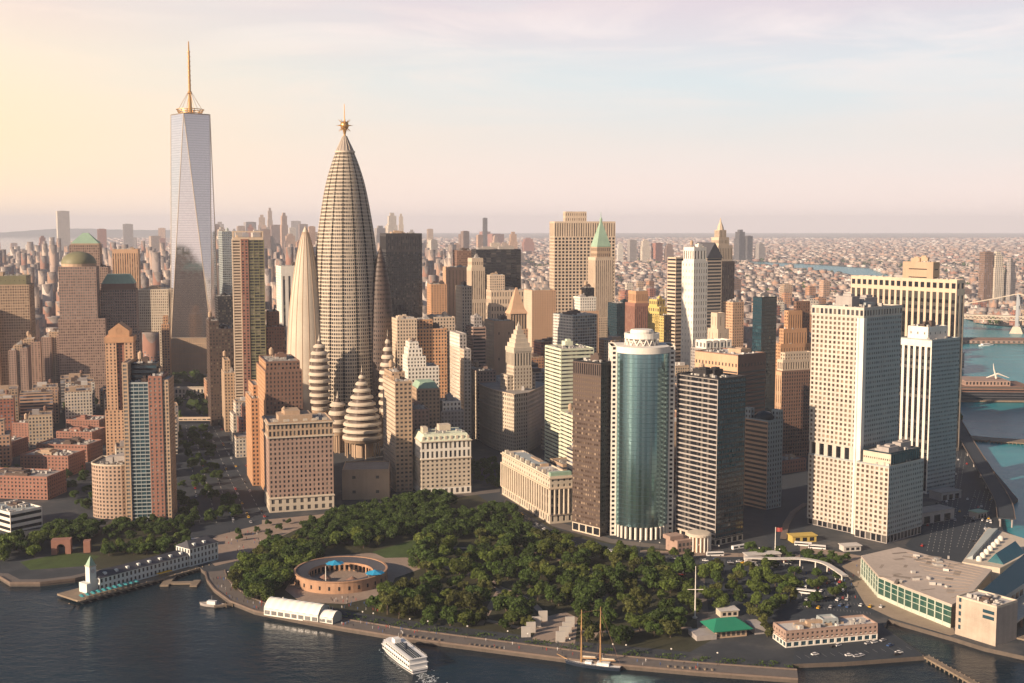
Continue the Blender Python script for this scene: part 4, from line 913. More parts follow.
h = hero('art_deco_spire_tower', 'slender brown art deco tower with a pale crown and pointed spire', SK, 711, 718, 735, 246, 376, 28,
     [(0, 1, 0, 1, None, 262, (ST('bronze', 'd', 'stripe', bay=3.4, ww=.45, pv=40), ST('tan', 'd', 'stripe', bay=3.4, ww=.4, pv=40))), (.08, .92, .08, .92, 262, 246, ST('cream', 'd', 'stripe', bay=3.4, ww=.4)), (.2, .8, .2, .8, 246, 238, ST('cream', 'd', 'stripe', bay=3, ww=.4)), (.3, .7, .3, .7, 238, 230, ST('cream', 'd', 'stripe', bay=3, ww=.4, e0=1, e1=1))], D=34, near=False, plant=False, extra='noroof')
QB().rev([(h['W']*.17, h['z'](230)), (h['W']*.13, h['z'](226)), (h['W']*.05, h['z'](222)), (.3, h['z'](217.5))], 8).build('spire', WALL['cream'], h['root'])
hero('gold_tower', 'yellow stone block with a stepped gilded top left of the white stone tower', OB, 648, 664, 684, 316, 396, 32, [(0, 1, 0, 1, None, 316, (ST('dark', 'b', bay=5, fl=4, ww=.7, wh=.6), ST('gold', 'd', bay=4, fl=4))), (0, .7, .3, 1, None, 308, ST('gold', 'd', bay=5, fl=8)), (.05, .45, .5, 1, None, 301, ST('gold', 'd', bay=5, fl=8))], near=False)
hero('brick_tower', 'red brown brick tower with chamfered top left of the yellow stone block', SK, 631, 635, 651, 304, 388, 20, [(0, 1, 0, 1, None, 304, ST('red', 'd', 'stripe', bay=3.4, ww=.4, pv=30)), (.12, .88, .1, .9, 304, 292, ST('orange', 'd', 'stripe', bay=3.4, ww=.4))], D=35, near=False)
hero('glass_tower', 'dark green glass block left of the red brown brick tower', OB, None, 617, 633, 304, 384, 20, [(0, 1, 0, 1, None, 304, ST('teal', 't', bay=3, fl=4, ww=.85, wh=.7))], D=35, near=False)
hero('shouldered_tower', 'pink and white tower with sloped shoulders and a black box on top', SK, 574, 579, 599, 312, 402, 18, [(0, 1, 0, 1, None, 312, ST('peach', 'd', 'stripe', bay=3.2, ww=.4, pv=30)), (.1, .9, .1, .9, 312, 298, ST('white', 'd')), (.45, .9, .3, .8, 298, 289, ST('black', 'k'))], D=34, near=False)
hero('glass_grid_block', 'silver glass block with gridded mullions below the shouldered tower', OB, 553, 573, 597, 316, 412, 36, [(0, 1, 0, 1, None, 316, (ST('coolgrey', 'd', bay=4.2, fl=4, ww=.86, wh=.7, rec=.3), ST('white', 'c', bay=3.2, fl=4, ww=.7, wh=.6)))], D=None, roofm='rooflight', near=False)
hero('peach_tower', 'peach brick tower with rows of small windows left of the ribbed slab', SK, 527, 532, 556, 291, 378, 18, [(0, 1, 0, 1, None, 291, (ST('peach', 'd', bay=4.2, fl=3.9, ww=.4), ST('cream', 'd', bay=4.2, fl=3.9, ww=.2)))], D=42, near=False)
h = hero('stepped_pyramid_tower', 'tan tower with a tall stepped pyramid roof above a colonnade', SK, 505, 510, 528, 314, 392, 18, [(0, 1, 0, 1, None, 330, ST('peach', 'd')), (.05, .95, .05, .95, 330, 314, ST('tan', 'k', 'stripe', bay=4, ww=.5, e0=1, e1=1))], D=26, near=False, extra='noroof')
pyramid(h['root'], WALL['peach'], (-h['W']*.5, h['W']*.5, -h['D']*.5, h['D']*.5), h['z'](314), h['z'](310), .8, 'roof_base'); pyramid(h['root'], WALL['peach'], (-h['W']*.38, h['W']*.38, -h['D']*.38, h['D']*.38), h['z'](310), h['z'](288), .1)
hero('cream_building', 'broad cream block with tall arched windows behind the stepped pyramid', OB, None, 491, 532, 291, 370, 14, [(0, 1, 0, 1, None, 291, ST('cream', 'd', bay=5, fl=12, ww=.4, wh=.6)), (0, .36, 0.2, .8, 291, 276, ST('cream', 'd'))], D=40, near=False)
hero('art_deco_tower', 'slender cream art deco tower stepping up in front of the black slab', SK, 467, 471, 486, 268, 410, 18, [(-.1, 1, 0, 1, None, 300, ST('cream', 'b', 'stripe', bay=3.2, ww=.38, pv=40)), (.05, .95, .05, .95, None, 268, ST('cream', 'b', 'stripe', bay=3.2, ww=.38, pv=40)), (.1, .85, .1, .9, 268, 259, ST('cream', 'b', 'stripe', bay=3.2, ww=.38))], D=26, near=False)
hero('white_narrow_tower', 'narrow white tower with dark upper windows left of the cream art deco tower', SK, 458, 462, 472, 287, 424, 18, [(0, 1, 0, 1, None, 287, ST('cream', 'd', bay=3.4, fl=4, ww=.4, wh=.6))], D=30, near=False)
hero('plain_peach_block', 'plain peach party wall block with windows on one edge only', OB, 486, 494, 514, 322, 424, 18, [(0, 1, 0, 1, None, 322, (ST('peach', 'd', bay=16, fl=30, ww=.1, wh=.1), ST('cream', 'd', bay=4, fl=4, ww=.35)))], D=40, near=True)
hero('dark_narrow_tower', 'narrow dark banded tower left of the plain peach wall', OB, 470, 473, 486, 328, 434, 18, [(0, 1, 0, 1, None, 328, ST('rose', 'k', 'band', fl=4, wh=.5)), (.2, .8, .2, .8, 328, 318, ST('grey', 'd'))], D=30)
hero('peach_slab', 'pale peach slab right of the dark slab tower', SK, None, 448, 472, 268, 366, 14, [(0, 1, 0, 1, None, 268, ST('peach', 'b', 'stripe', bay=6, ww=.12, pv=10))], D=50, near=False)
hero('orange_building', 'orange brick tower between the dark slab and the pale peach slab', OB, None, 431, 447, 285, 376, 14, [(0, 1, 0, 1, None, 285, ST('orange', 'd', bay=4.5, fl=4, ww=.4))], D=40, near=False)
hero('black_slab_tower', 'wide black slab tower on the middle skyline', SK, None, 476, 521, 250, 362, 12, [(0, 1, 0, 1, None, 250, ST('black', 'k', bay=9, fl=4.5, ww=.9, wh=.6))], D=50, near=False)
hero('brown_block', 'flat brown block touching the left of the black slab tower', OB, None, 457, 477, 251, 356, 12, [(0, 1, 0, 1, None, 251, ST('brown', 'b', bay=4, fl=4))], D=50, near=False)
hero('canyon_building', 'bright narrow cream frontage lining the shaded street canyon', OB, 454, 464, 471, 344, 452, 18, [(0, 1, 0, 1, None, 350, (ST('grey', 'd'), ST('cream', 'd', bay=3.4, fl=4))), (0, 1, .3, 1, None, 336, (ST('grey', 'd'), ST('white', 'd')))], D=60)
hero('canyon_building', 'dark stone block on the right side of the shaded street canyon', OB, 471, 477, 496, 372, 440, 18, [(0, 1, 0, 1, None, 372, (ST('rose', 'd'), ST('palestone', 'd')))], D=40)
hero('pointed_building', 'pale yellow building with a wedge shaped gable top', OB, 714, 718, 729, 330, 410, 26, [(0, 1, 0, 1, None, 330, ST('cream', 'd', bay=9, fl=20, ww=.1)), (.1, .8, .2, .8, 330, 314, ST('cream', 'd', bay=9, fl=20, ww=.1))], D=24, near=False, plant=False)
hero('plant_building', 'low grey block topped by a row of silver cooling towers', OB, 700, 706, 740, 350, 420, 26, [(0, 1, 0, 1, None, 350, ST('grey', 'd')), (.05, .2, .1, .8, 350, 342, ST('white', 'c', bay=9, fl=9)), (.25, .4, .1, .8, 350, 342, ST('white', 'c', bay=9, fl=9)), (.45, .6, .1, .8, 350, 342, ST('white', 'c', bay=9, fl=9)), (.65, .8, .1, .8, 350, 342, ST('white', 'c', bay=9, fl=9))], D=34, near=False, plant=False)
hero('peach_tower', 'small sunlit peach tower right of the art deco spire tower', OB, 730, 733, 744, 303, 400, 26, [(0, 1, 0, 1, None, 303, ST('peach', 'd'))], D=24, near=False)

# --- apartment quarter on the left
h = hero('ornate_crown_tower', 'tan apartment tower with two bays under an orange pedimented crown', AB, None, 105, 133, 345, 468, 12,
     [(0, 1, .08, 1, None, 345, ST('red', 'd', bay=3.4, fl=3.3, ww=.5)), (0, .4, 0, 1, None, 343, ST('peach', 'd', bay=3.6, fl=3.3, ww=.4)), (.68, 1, 0, 1, None, 343, ST('peach', 'd', bay=3.6, fl=3.3, ww=.4)), (-.06, 1.06, -.12, .9, None, 410, ST('peach', 'd', bay=3.6, fl=3.3, ww=.4))], D=30, extra='noroof', plant=False)
a, b, z0 = h['W']/2, h['D']/2, h['z'](343)
q = QB().box(-a-.5, a+.5, -b-.5, b+.5, z0+.05, z0+6)
q.prism([(-a*.75, -b+1), (a*.75, -b+1), (a*.75, b-1), (-a*.75, b-1)], z0+6.02, z0+12)
A_ = [(-a*.75, -b+1), (a*.75, -b+1), (a*.75, b-1), (-a*.75, b-1)]
q.quads([[(-a*.75, -b+1, z0+12), (0, -b+1, z0+20), (0, b-1, z0+20), (-a*.75, b-1, z0+12)], [(0, -b+1, z0+20), (a*.75, -b+1, z0+12), (a*.75, b-1, z0+12), (0, b-1, z0+20)]])
q.tri((-a*.75, -b+1, z0+12), (a*.75, -b+1, z0+12), (0, -b+1, z0+20)); q.build('crown', WALL['orange'], h['root'])
QB().tube((0, -b+.8, z0+12), (0, -b+1.2, z0+12), 2.6, n=16).build('round_window', GL['k'], h['root'])
for k, (px0, px1, yt, yb, lab) in enumerate(((8, 27, 346, 410, 'rose brown apartment tower nearest the left edge of the photo'), (16, 40, 340, 404, 'middle rose brown apartment tower of the left edge trio'), (41, 66, 333, 404, 'right hand rose brown apartment tower of the left edge trio below the copper dome'))):
    hero('apartment_tower', lab, AB, None, px0, px1, yt, yb, 14, [(0, .4, 0, 1, None, yt+5, ST('rose', 'd', bay=3.6, fl=3.1, ww=.5)), (.3, .72, .12, 1, None, yt, ST('tan', 'd', bay=3.6, fl=3.1, ww=.5)), (.6, 1, 0.04, 1, None, yt+3, ST('rose', 'd', bay=3.6, fl=3.1, ww=.5))], D=32, near=True, group='apartment towers at the left edge')
hero('glass_apartment_tower', 'tall apartment tower of dark glass balconies and red brick by the waterfront trees', AB, 117, 122, 168, 378, 522, 8,
     [(0, .13, 0, 1, None, 364, ST('tan', 'c', bay=3.4, fl=3.2, ww=.62)), (.13, .56, .03, 1, None, 384, ST('coolgrey', 't', bay=3.6, fl=3.2, ww=.92, wh=.72, rec=.5)), (.56, .86, 0, 1, None, 378, ST('red', 'c', bay=3.8, fl=3.2, ww=.45, wh=.55)), (.86, 1, .03, 1, None, 382, ST('tan', 'c', bay=3.4, fl=3.2, ww=.62)), (.13, .7, .45, .95, None, 367, ST('dark', 't', 'band', fl=4, wh=.6))], D=34, roofm='rooflight')
Y0 = ground(104, 519).y; H = z_at(Y0, 466)-GZ; xl_, xr_ = x_at(Y0, 30, 87), x_at(Y0, 30, 143); rw = (xr_-xl_)/2
dr = thing('curved_apartment_block', 'rounded pink apartment block at the foot of the tall glass and brick tower', AB, ((xl_+xr_)/2, Y0+14, GZ)); OCC.append(((xl_+xr_)/2, Y0+20, 34))
sg = [(-rw*math.cos(a), -15*math.sin(a)) for a in np.linspace(0, math.pi*.58, 13)]; ring = [Vector(p) for p in sg]+[Vector((rw*.82, -8)), Vector((rw*.82, 26)), Vector((-rw, 26))]
wl = QB(); wins = []
for i in range(len(ring)):
    a, b = ring[i], ring[(i+1) % len(ring)]; d = b-a; Ln = d.length; d = d/Ln
    wins.append(facade(wl, a, d, (d.y, -d.x), Ln, 0, H, ST('rose', 'd', bay=3.2, fl=3.3, ww=.5)))
wl.build('wall', mat('rounded_block_stone', (0.40, 0.29, 0.22)), dr); QB().poly([(*p, H) for p in ring]).build('roof', WALL['roofdark'], dr)
wl = QB()
for i in range(len(ring)):
    a, b = ring[i], ring[(i+1) % len(ring)]; d = (b-a); d = d/d.length; nn = Vector((d.y, -d.x))
    wl.prism([tuple(a+nn*.3), tuple(b+nn*.3), tuple(b-nn*.6), tuple(a-nn*.6)], H, H+1.2)
wl.build('parapet', WALL['palestone'], dr)
ap = np.concatenate([w_ for w_ in wins[4:13]]); 
for p in ap[:100]: QB().quads(p).build('window', GL['d'], dr)
QB().quads(np.concatenate([ap[100:].reshape(-1, 4, 3)]+[w_.reshape(-1, 4, 3) for w_ in wins[:4]+wins[13:]])).build('window', GL['d'], dr, kind='stuff')
QB().box(-6, 14, 4, 20, H+.02, H+5).build('lift_house', WALL['grey'], dr); QB().box(-14, -8, 6, 18, H+.02, H+3.5).build('lift_house', WALL['grey'], dr)
u = QB(); [u.boxr(random.uniform(-.6, .6)*rw, random.uniform(-8, 3), random.uniform(1.5, 5), random.uniform(1, 2), H+.02, H+random.uniform(.6, 2), random.uniform(0, 1)) for k in range(14)]; u.build('rooftop_unit', WALL['unit'], dr, kind='stuff')
low = ST('red', 'd', bay=3.6, fl=3.2, ww=.45, wh=.5)
lows = [(-30, 47, 66, 478, 500, 'red brick courtyard block nearest the angled white building'), (20, 68, 87, 457, 477, 'second red brick courtyard block behind the nearest one'), (36, 87, 99, 446, 462, 'third red brick courtyard block with pale roof'),
        (56, 92, 103, 433, 449, 'short red brick block beside the dark street'), (66, 99, 108, 421, 436, 'farthest low red brick block below the orange crown tower'), (-30, 11, 28, 443, 458, 'red brick block with cluttered roof at the left edge behind the lawn'), (12, 36, 48, 424, 442, 'red brick block with flat roof behind the lawn')]
for xl, xc, xr, yt, yb, lab in lows:
    hero('brick_apartment_block', lab, AB, xl, xc, xr, yt, yb, 82, [(0, 1, 0, 1, None, yt, low)], Wd=34, roofm='roof', sc=.5)
for k, (xl, xc) in enumerate(((-15, 20), (22, 45))):
    hero('brick_apartment_block', ('low orange red block in shade left below the apartment trio', 'low orange red block in shade right below the apartment trio')[k], AB, xl, xc, xc+5, 398, 412, 84, [(0, 1, 0, 1, None, 398, low)], Wd=30, sc=.5)
hero('angled_white_building', 'low white and grey building with long window bands at the left edge', 'museum', None, 10, 42, 514, 533, 52, [(0, 1, 0, 1, None, 514, ST('white', 'k', 'band', fl=5, wh=.5))], D=40, roofm='coolgrey', sc=.4)

# low pieces in the street gaps
hero('colonnaded_building', 'long low white colonnaded building across the head of the avenue below the spire tower', OB, None, 167, 204, 389, 399, 3, [(0, 1, 0, 1, None, 389, ST('palestone', 'd', bay=5, fl=9, ww=.5, wh=.7))], D=16, near=False, plant=False)
hero('footbridge', 'pale footbridge crossing the wide avenue', 'footbridge', None, 169, 216, 418.5, 424, 2, [(0, 1, 0, 1, 421, 418.5, ST('cream', 'd', bay=6, fl=3, ww=.8, wh=.5))], D=5, near=False, plant=False)
hero('brick_building', 'lowest red brick row house block in the dark street left of the gridded tower', OB, 772, 782, 806, 462, 474, 30, [(0, 1, 0, 1, None, 462, ST('red', 'd'))], D=24, sc=.5)
hero('brick_building', 'small brown row house block behind the lowest red brick block', OB, 770, 778, 800, 447, 457, 30, [(0, 1, 0, 1, None, 447, ST('brown', 'd'))], D=22, sc=.5)
# ------------------------------------------------------------------ shell tower
def catmull(P, n):
    P = [np.array(p, float) for p in P]; P = [2*P[0]-P[1]]+P+[2*P[-1]-P[-2]]; out = []
    for i in range(1, len(P)-2):
        for t in np.linspace(0, 1, n, endpoint=False):
            a, b, c, d = P[i-1:i+3]
            out.append(.5*((2*b)+(-a+c)*t+(2*a-5*b+4*c-d)*t*t+(-a+3*b-3*c+d)*t**3))
    out.append(P[-2]); return np.array(out)
def resample(prof, zs):
    p = catmull(prof, 12); o = np.argsort(p[:, 1]); return np.interp(zs, p[o, 1], p[o, 0])
def cellgrid(wall, P, s0, s1, t0, t1, rec, skip=None):
    """recessed panes on a curved grid of wall points P (rows, columns)"""
    a, b, c, d = P[:-1, :-1], P[:-1, 1:], P[1:, 1:], P[1:, :-1]
    N = np.cross(b-a, d-a); N /= np.linalg.norm(N, axis=-1, keepdims=True)+1e-9
    f = lambda s_, t_: a*((1-s_)*(1-t_))+b*(s_*(1-t_))+c*(s_*t_)+d*((1-s_)*t_)
    A, B, C_, D_ = f(s0, t0), f(s1, t0), f(s1, t1), f(s0, t1)
    inn = [x-N*rec for x in (A, B, C_, D_)]; out = [A, B, C_, D_]; cor = [a, b, c, d]
    for k in range(4):
        k2 = (k+1) % 4
        wall.quads(np.stack([cor[k], cor[k2], out[k2], out[k]], 2).reshape(-1, 4, 3)); wall.quads(np.stack([out[k], out[k2], inn[k2], inn[k]], 2).reshape(-1, 4, 3))
    return np.stack(inn, 2)
shell = mat('shell_stone', (0.54, 0.465, 0.37), rough=.7, ns=.03, na=.2); shellgrey = mat('shell_lattice', (0.36, 0.31, 0.27), rough=.6)
Y0 = ground(348, 438).y; zz = lambda y: z_at(Y0, y)-GZ
pxm = lambda y: F/(Y0*cp+(CAMZ-z_at(Y0, y))*sp)
cx0 = x_at(Y0, 150, 347)
sh_ = thing('shell_tower', 'giant ribbed stone tower shaped like a pointed shell with a starred ball on top', SK, (cx0, Y0, GZ)); OCC += [(cx0, Y0, 62), (cx0-48, Y0, 22), (cx0+44, Y0, 22)]
prof = [(37/pxm(y)*0+r/pxm(y), zz(y)) for y, r in ((446, 37), (400, 36.2), (350, 34.8), (310, 33.6), (280, 32.2), (250, 29.9), (228, 27.2), (198, 22.3), (180, 18.4), (163, 13.2), (150, 8.2), (143, 5), (136, 2))]
z0, z1 = 24, zz(152); nf = 74; ns = 96
zs = np.linspace(z0, z1, nf+1); rs = resample(prof, zs)
th = np.linspace(0, 2*math.pi, ns+1)
# every sixth bay is a deep dark slot between stone ribs
off = np.zeros(ns+1)
P = np.stack([np.outer(rs, np.cos(th)), np.outer(rs, np.sin(th)), np.repeat(zs[:, None], ns+1, 1)], -1)
wl = QB(); slot = QB(); cols = [k for k in range(ns) if k % 6]; slots = [k for k in range(ns) if k % 6 == 0]
# build run by run so that slots stay out
bands = [[] for _ in range(nf)]
for k0 in range(0, ns, 6):
    sub = P[:, k0+1:k0+7]
    pn = cellgrid(wl, sub, .13, .87, .14, .74, .9)
    for j in range(nf): bands[j].append(pn[j].reshape(-1, 4, 3))
    e0, e1 = P[:, k0], P[:, k0+1]; c0, c1 = e0*np.array((.94, .94, 1)), e1*np.array((.94, .94, 1))
    for A, B in ((e0, c0), (c0, c1), (c1, e1)): slot.quads(np.stack([A[:-1], B[:-1], B[1:], A[1:]], 1))
wl.build('wall', shell, sh_); slot.build('rib_slot', WALL['black'], sh_)
front = [b_ for b_ in range(16) if 1.05*math.pi < (b_*6+3.5)/96*2*math.pi < 1.7*math.pi]; cnt_ = 0; rest_ = []
for j in range(nf-1, -1, -1):
    for b_ in range(16):
        if b_ in front[1:4] and cnt_ < 100 and j % 2 == 0: QB().quads(bands[j][b_]).build('window_row', GL['d'], sh_); cnt_ += 1
        else: rest_.append(bands[j][b_])
QB().quads(np.concatenate(rest_)).build('window_row', GL['d'], sh_, kind='stuff')
# thin floor ledges
lq = QB()
for j in range(0, nf, 1):
    r = rs[j]; lq.rev([(r-.2, zs[j]-.35), (r+.2, zs[j]-.25), (r+.2, zs[j]+.2), (r-.2, zs[j]+.3)], 64)
lq.build('floor_ledge', shell, sh_)
ztop = zz(136); zs2 = np.linspace(z1, ztop, 12); r2 = resample(prof, zs2)
QB().rev(list(zip(r2, zs2)), 32).build('crown_cone', shellgrey, sh_, smooth=True)
rq = QB()
for k in range(16):
    a = k*math.pi/8
    for j in range(11): rq.tube((r2[j]*1.03*math.cos(a), r2[j]*1.03*math.sin(a), zs2[j]), (r2[j+1]*1.03*math.cos(a), r2[j+1]*1.03*math.sin(a), zs2[j+1]), .35, n=4)
rq.rev([(r2[0]-.2, z1-1), (r2[0]+1.2, z1-1), (r2[0]+1.2, z1+1), (r2[0]-.2, z1+1)], 32); rq.build('crown_rib', WALL['palestone'], sh_)
zb = zz(125.5); br = 4.3/pxm(125)
QB().rev([(1.6, ztop-1), (1.2, ztop+2), (2.6, zb-br*.9)], 10).build('finial_neck', gold, sh_)
QB().rev([(max(.02, br*math.cos(a)), zb+br*math.sin(a)) for a in np.linspace(-1.57, 1.57, 13)], 20).build('star_ball', gold, sh_, smooth=True)
sq = QB()
for k in range(8):
    a = k*math.pi/4+.3
    for t in (-.75, 0, .75): d = Vector((math.cos(a)*math.cos(t), math.sin(a)*math.cos(t), math.sin(t))); sq.tube(Vector((0, 0, zb))+d*br*.8, Vector((0, 0, zb))+d*br*2.0, .55, .1, 5)
sq.build('star_spike', gold, sh_)
QB().tube((0, 0, zb+br*.8), (0, 0, zz(104)), .7, .4, 6).build('mast', gold, sh_)
def lobe(pc, rows, yoff, m, name, windows=False, ridge=0):
    cx = (pc-347)/pxm(300); pr = [(r/pxm(y), zz(y)) for y, r in rows]
    zs_ = np.linspace(pr[0][1], pr[-1][1], 46); r_ = np.maximum(.15, resample(pr, zs_)); n_ = 40
    th_ = np.linspace(0, 2*math.pi, n_+1); fl = 1+ridge*np.abs(np.sin(th_*7))
    P_ = np.stack([cx+np.outer(r_, np.cos(th_)*fl), yoff+np.outer(r_, np.sin(th_)*fl), np.repeat(zs_[:, None], n_+1, 1)], -1)
    q = QB()
    if windows:
        pn = cellgrid(q, P_, .25, .75, .25, .7, .5); o = q.build(name, m, sh_); QB().quads(pn.reshape(-1, 4, 3)).build('lobe_window', GL['k'], o, kind='stuff')
    else:
        q.quads(np.stack([P_[:-1, :-1], P_[:-1, 1:], P_[1:, 1:], P_[1:, :-1]], 2).reshape(-1, 4, 3)); q.build(name, m, sh_, smooth=True)
lobe(309, ((446, 20), (400, 20.5), (360, 20), (330, 18.6), (300, 15.8), (270, 11.4), (245, 6.4), (232, 2.8), (226, .2)), -16, shell, 'side_lobe', ridge=.0)
gq = QB(); lr_ = catmull([(r/pxm(y), zz(y)) for y, r in ((446, 20), (400, 20.5), (360, 20), (330, 18.6), (300, 15.8), (270, 11.4), (245, 6.4), (232, 2.8))], 4); lx = (309-347)/pxm(300)
for k in range(18):
    a = k*math.pi/9+.1
    for i in range(len(lr_)-1): gq.tube((lx+lr_[i][0]*math.cos(a), -16+lr_[i][0]*math.sin(a), lr_[i][1]), (lx+lr_[i+1][0]*math.cos(a), -16+lr_[i+1][0]*math.sin(a), lr_[i+1][1]), .42, n=4)
gq.build('lobe_groove', WALL['tan'], sh_)  # darker tan tubes stand for the shade in the lobe's grooves
lobe(382, ((446, 17), (400, 16), (360, 14.4), (320, 12.2), (285, 9), (262, 5), (246, .3)), -12, WALL['bronze'], 'side_lobe', True)  # both right-hand lobes lie in shade, put in as dark bronze walls
lobe(372, ((446, 14), (400, 13), (360, 12), (320, 10.5), (285, 8), (262, 4.6), (244, .3)), 22, WALL['bronze'], 'side_lobe', True)
def ribcone(pc, yb_, y0, y1, rows, n, name='ribbed_cone'):
    """stack of stone rings over a dark glazed core, standing on a short stem"""
    Yc = ground(pc, yb_).y; z_ = lambda y: z_at(Yc, y)-GZ; sc_ = F/(Yc*cp+(CAMZ-60)*sp)
    cx, cy = x_at(Yc, 60, pc)-cx0, Yc-Y0
    zl = np.linspace(z_(y0), z_(y1), n+1); pr = [(r/sc_, z_(y)) for y, r in rows]; rl = np.maximum(.4, resample(pr, zl))
    o = QB().rev([(max(.3, r*.80), z) for r, z in zip(rl, zl)], 24, cx, cy).build(name+'_core', WALL['bronze'], sh_)
    for k in range(n):
        h = zl[k+1]-zl[k]; ra, rb = rl[k], rl[k+1]
        QB().rev([(ra*.8, zl[k]+.02), (ra*1.0, zl[k]+h*.08), (ra*1.0, zl[k]+h*.30), (.55*ra*.94+.45*rb, zl[k]+h*.52), (ra*.6, zl[k]+h*.58)], 28, cx, cy).build(name+'_ring', shell, sh_)
    if rl[-1] > .5: QB().rev([(rl[-1]*.9, zl[-1]), (rl[-1]*.4, zl[-1]+3), (.1, zl[-1]+8)], 12, cx, cy).build(name+'_tip', shell, sh_)
    c = QB().rev([(rl[0]*.9, zl[0]-3), (rl[0]*1.02, zl[0]), (rl[0]*.8, zl[0]+.1)], 28, cx, cy)
    for k in range(10):
        a = k*math.pi/5; c.tube((cx+rl[0]*.85*math.cos(a), cy+rl[0]*.85*math.sin(a), 0), (cx+rl[0]*.85*math.cos(a), cy+rl[0]*.85*math.sin(a), zl[0]-2.9), .8, n=6)
    c.rev([(rl[0]*.55, 0), (rl[0]*.55, zl[0]-2.9)], 16, cx, cy); c.build(name+'_base', WALL['tan'], sh_)
    OCC.append((cx+cx0, cy+Y0, rl[0]+6))
ribcone(362, 456, 438, 372, ((438, 20), (425, 19), (412, 16), (400, 12), (388, 7.5), (378, 3), (372, .8)), 10)
ribcone(320, 448, 410, 341, ((410, 8.5), (395, 10.5), (380, 11), (365, 10), (355, 8.5), (346, 5), (341, 2)), 10)
ribcone(388, 446, 412, 336, ((412, 9), (395, 9.5), (375, 8.6), (360, 6.6), (350, 4.4), (342, 2), (336, .5)), 10)
ribcone(337.5, 452, 432, 398, ((432, 7.6), (420, 9.4), (410, 8.4), (405, 7), (398, 1.5)), 4)
pq = QB().rev([(46, 0), (46, 3), (43.2, 3.1), (41, 3.2), (41, 24)], 48, cap=True)
pq.build('base_core', WALL['black'], sh_)
for k in range(24):
    a = k*math.pi/12; QB().tube((43.2*math.cos(a), 43.2*math.sin(a), 3.1), (43.2*math.cos(a), 43.2*math.sin(a), 24.4), 1.1, n=8).build('column', WALL['brown'], sh_)

# ------------------------------------------------------------------ round fort, tent, monument, poles
G = ground
c = G(341, 580); ft = thing('round_fort', 'low circular sandstone fort with a dark sloped roof ring and open courtyard', 'fort', c); OCC.append((c.x, c.y, 36))
sand = mat('sandstone', (0.40, 0.24, 0.15), ns=.15, na=.4)
ex = 1.0
q = QB().rev([(32.6, 0), (32.2, 7.4), (32.7, 7.5), (32.7, 8.3), (31.2, 8.3), (31.2, 7.8)], 64); q.build('outer_wall', sand, ft)
QB().rev([(31.2, 7.9), (22.5, 6.2)], 64).build('roof', WALL['slate'], ft)
q = QB(); 
nseg = 40
for k in range(nseg):
    a0, a1 = k*2*math.pi/nseg, (k+.4)*2*math.pi/nseg; P_ = lambda a, z, r=22.6: (r*math.cos(a), r*math.sin(a), z)
    q.quads([[P_(a1, 0), P_(a0, 0), P_(a0, 6.1), P_(a1, 6.1)]]); a2 = (k+1)*2*math.pi/nseg; q.quads([[P_(a2, 4.4), P_(a1, 4.4), P_(a1, 6.1), P_(a2, 6.1)]])
q.build('inner_arcade', sand, ft)
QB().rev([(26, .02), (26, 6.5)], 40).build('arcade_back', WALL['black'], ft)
QB().rev([(22.4, .12), (.02, .12)], 40).build('courtyard', plaza, ft)
gp = [k for k in range(30)]
for k in gp:
    a = 2*math.pi*k/30; d = Vector((math.cos(a), math.sin(a), 0)); t_ = Vector((-d.y, d.x, 0)); q = QB()
    p = d*32.52; q.quads([[p-t_*.7+Vector((0, 0, 2.2)), p+t_*.7+Vector((0, 0, 2.2)), d*32.42+t_*.7+Vector((0, 0, 4.8)), d*32.42-t_*.7+Vector((0, 0, 4.8))]]); q.build('embrasure', WALL['black'], ft)
brass = mat('umbrella_canvas_blue', (0.03, 0.30, 0.52), rough=.7)
for k, (px, py, lab) in enumerate(((335, 576, 'bright blue canopy over the back of the round fort roof'), (375, 586, 'bright blue canopy on the right side of the round fort roof'))):
    p = G(px, py); t_ = thing('canopy', lab, 'canopy', (p.x, p.y, GZ+8.2), .4)
    QB().quads([[(-6, -3, 1.2), (6, -3, 1.0), (6, 3, 1.2), (-6, 3, 1.0)]]).box(-6, 6, -3, 3, .95, 1.15).rev([(6.5, 1.2), (3, 2.2), (.1, 3.4)], 6, 0, 0).build('canvas', brass, t_)
    b = QB(); [b.tube((x, y, -.8), (x, y, 1), .15, n=4) for x in (-5, 5) for y in (-2.5, 2.5)]; b.build('post', WALL['unit'], t_)
for k, (dx_, dy_) in enumerate(((-11, -3), (9, -8))):
    t_ = thing('courtyard_hut', ('round hut on the left in the fort courtyard', 'round hut on the right in the fort courtyard')[k], 'hut', (c.x+dx_, c.y+dy_, GZ+.12))
    QB().rev([(3.6, 0), (3.6, 2.4)], 14).build('wall', WALL['tan'], t_); QB().rev([(4.4, 2.4), (.1, 5)], 14).build('roof', WALL['brown'], t_)
def flagpole(px, py, ytop, lab, flag=None, yard=False):
    p = G(px, py); H = z_at(p.y, ytop)-GZ; t_ = thing('flagpole', lab, 'flagpole', p)
    QB().tube((0, 0, 0), (0, 0, H), .45, .2, 8).build('pole', WALL['white'], t_); QB().rev([(1.6, 0), (1.6, .7), (.5, 1)], 10).build('base', WALL['palestone'], t_)
    if yard: QB().tube((-5, 0, H*.55), (5, 0, H*.55), .22, n=5).build('yardarm', WALL['white'], t_)
    if flag:
        q = QB(); 
        for k in range(8): q.quads([[(.3+k*.6, .25*math.sin(k), H-3.6), (.9+k*.6, .25*math.sin(k+1), H-3.7), (.9+k*.6, .25*math.sin(k+1), H-.6), (.3+k*.6, .25*math.sin(k), H-.5)]])
        q.build('flag', flag, t_)
flagpole(695, 618, 566, 'tall pale ship mast flagpole with a yardarm beside the park path', None, True)
flagpole(775, 557, 527, 'white flagpole with a red flag on the green island before the towers', mat('red_flag', (.35, .07, .06)))
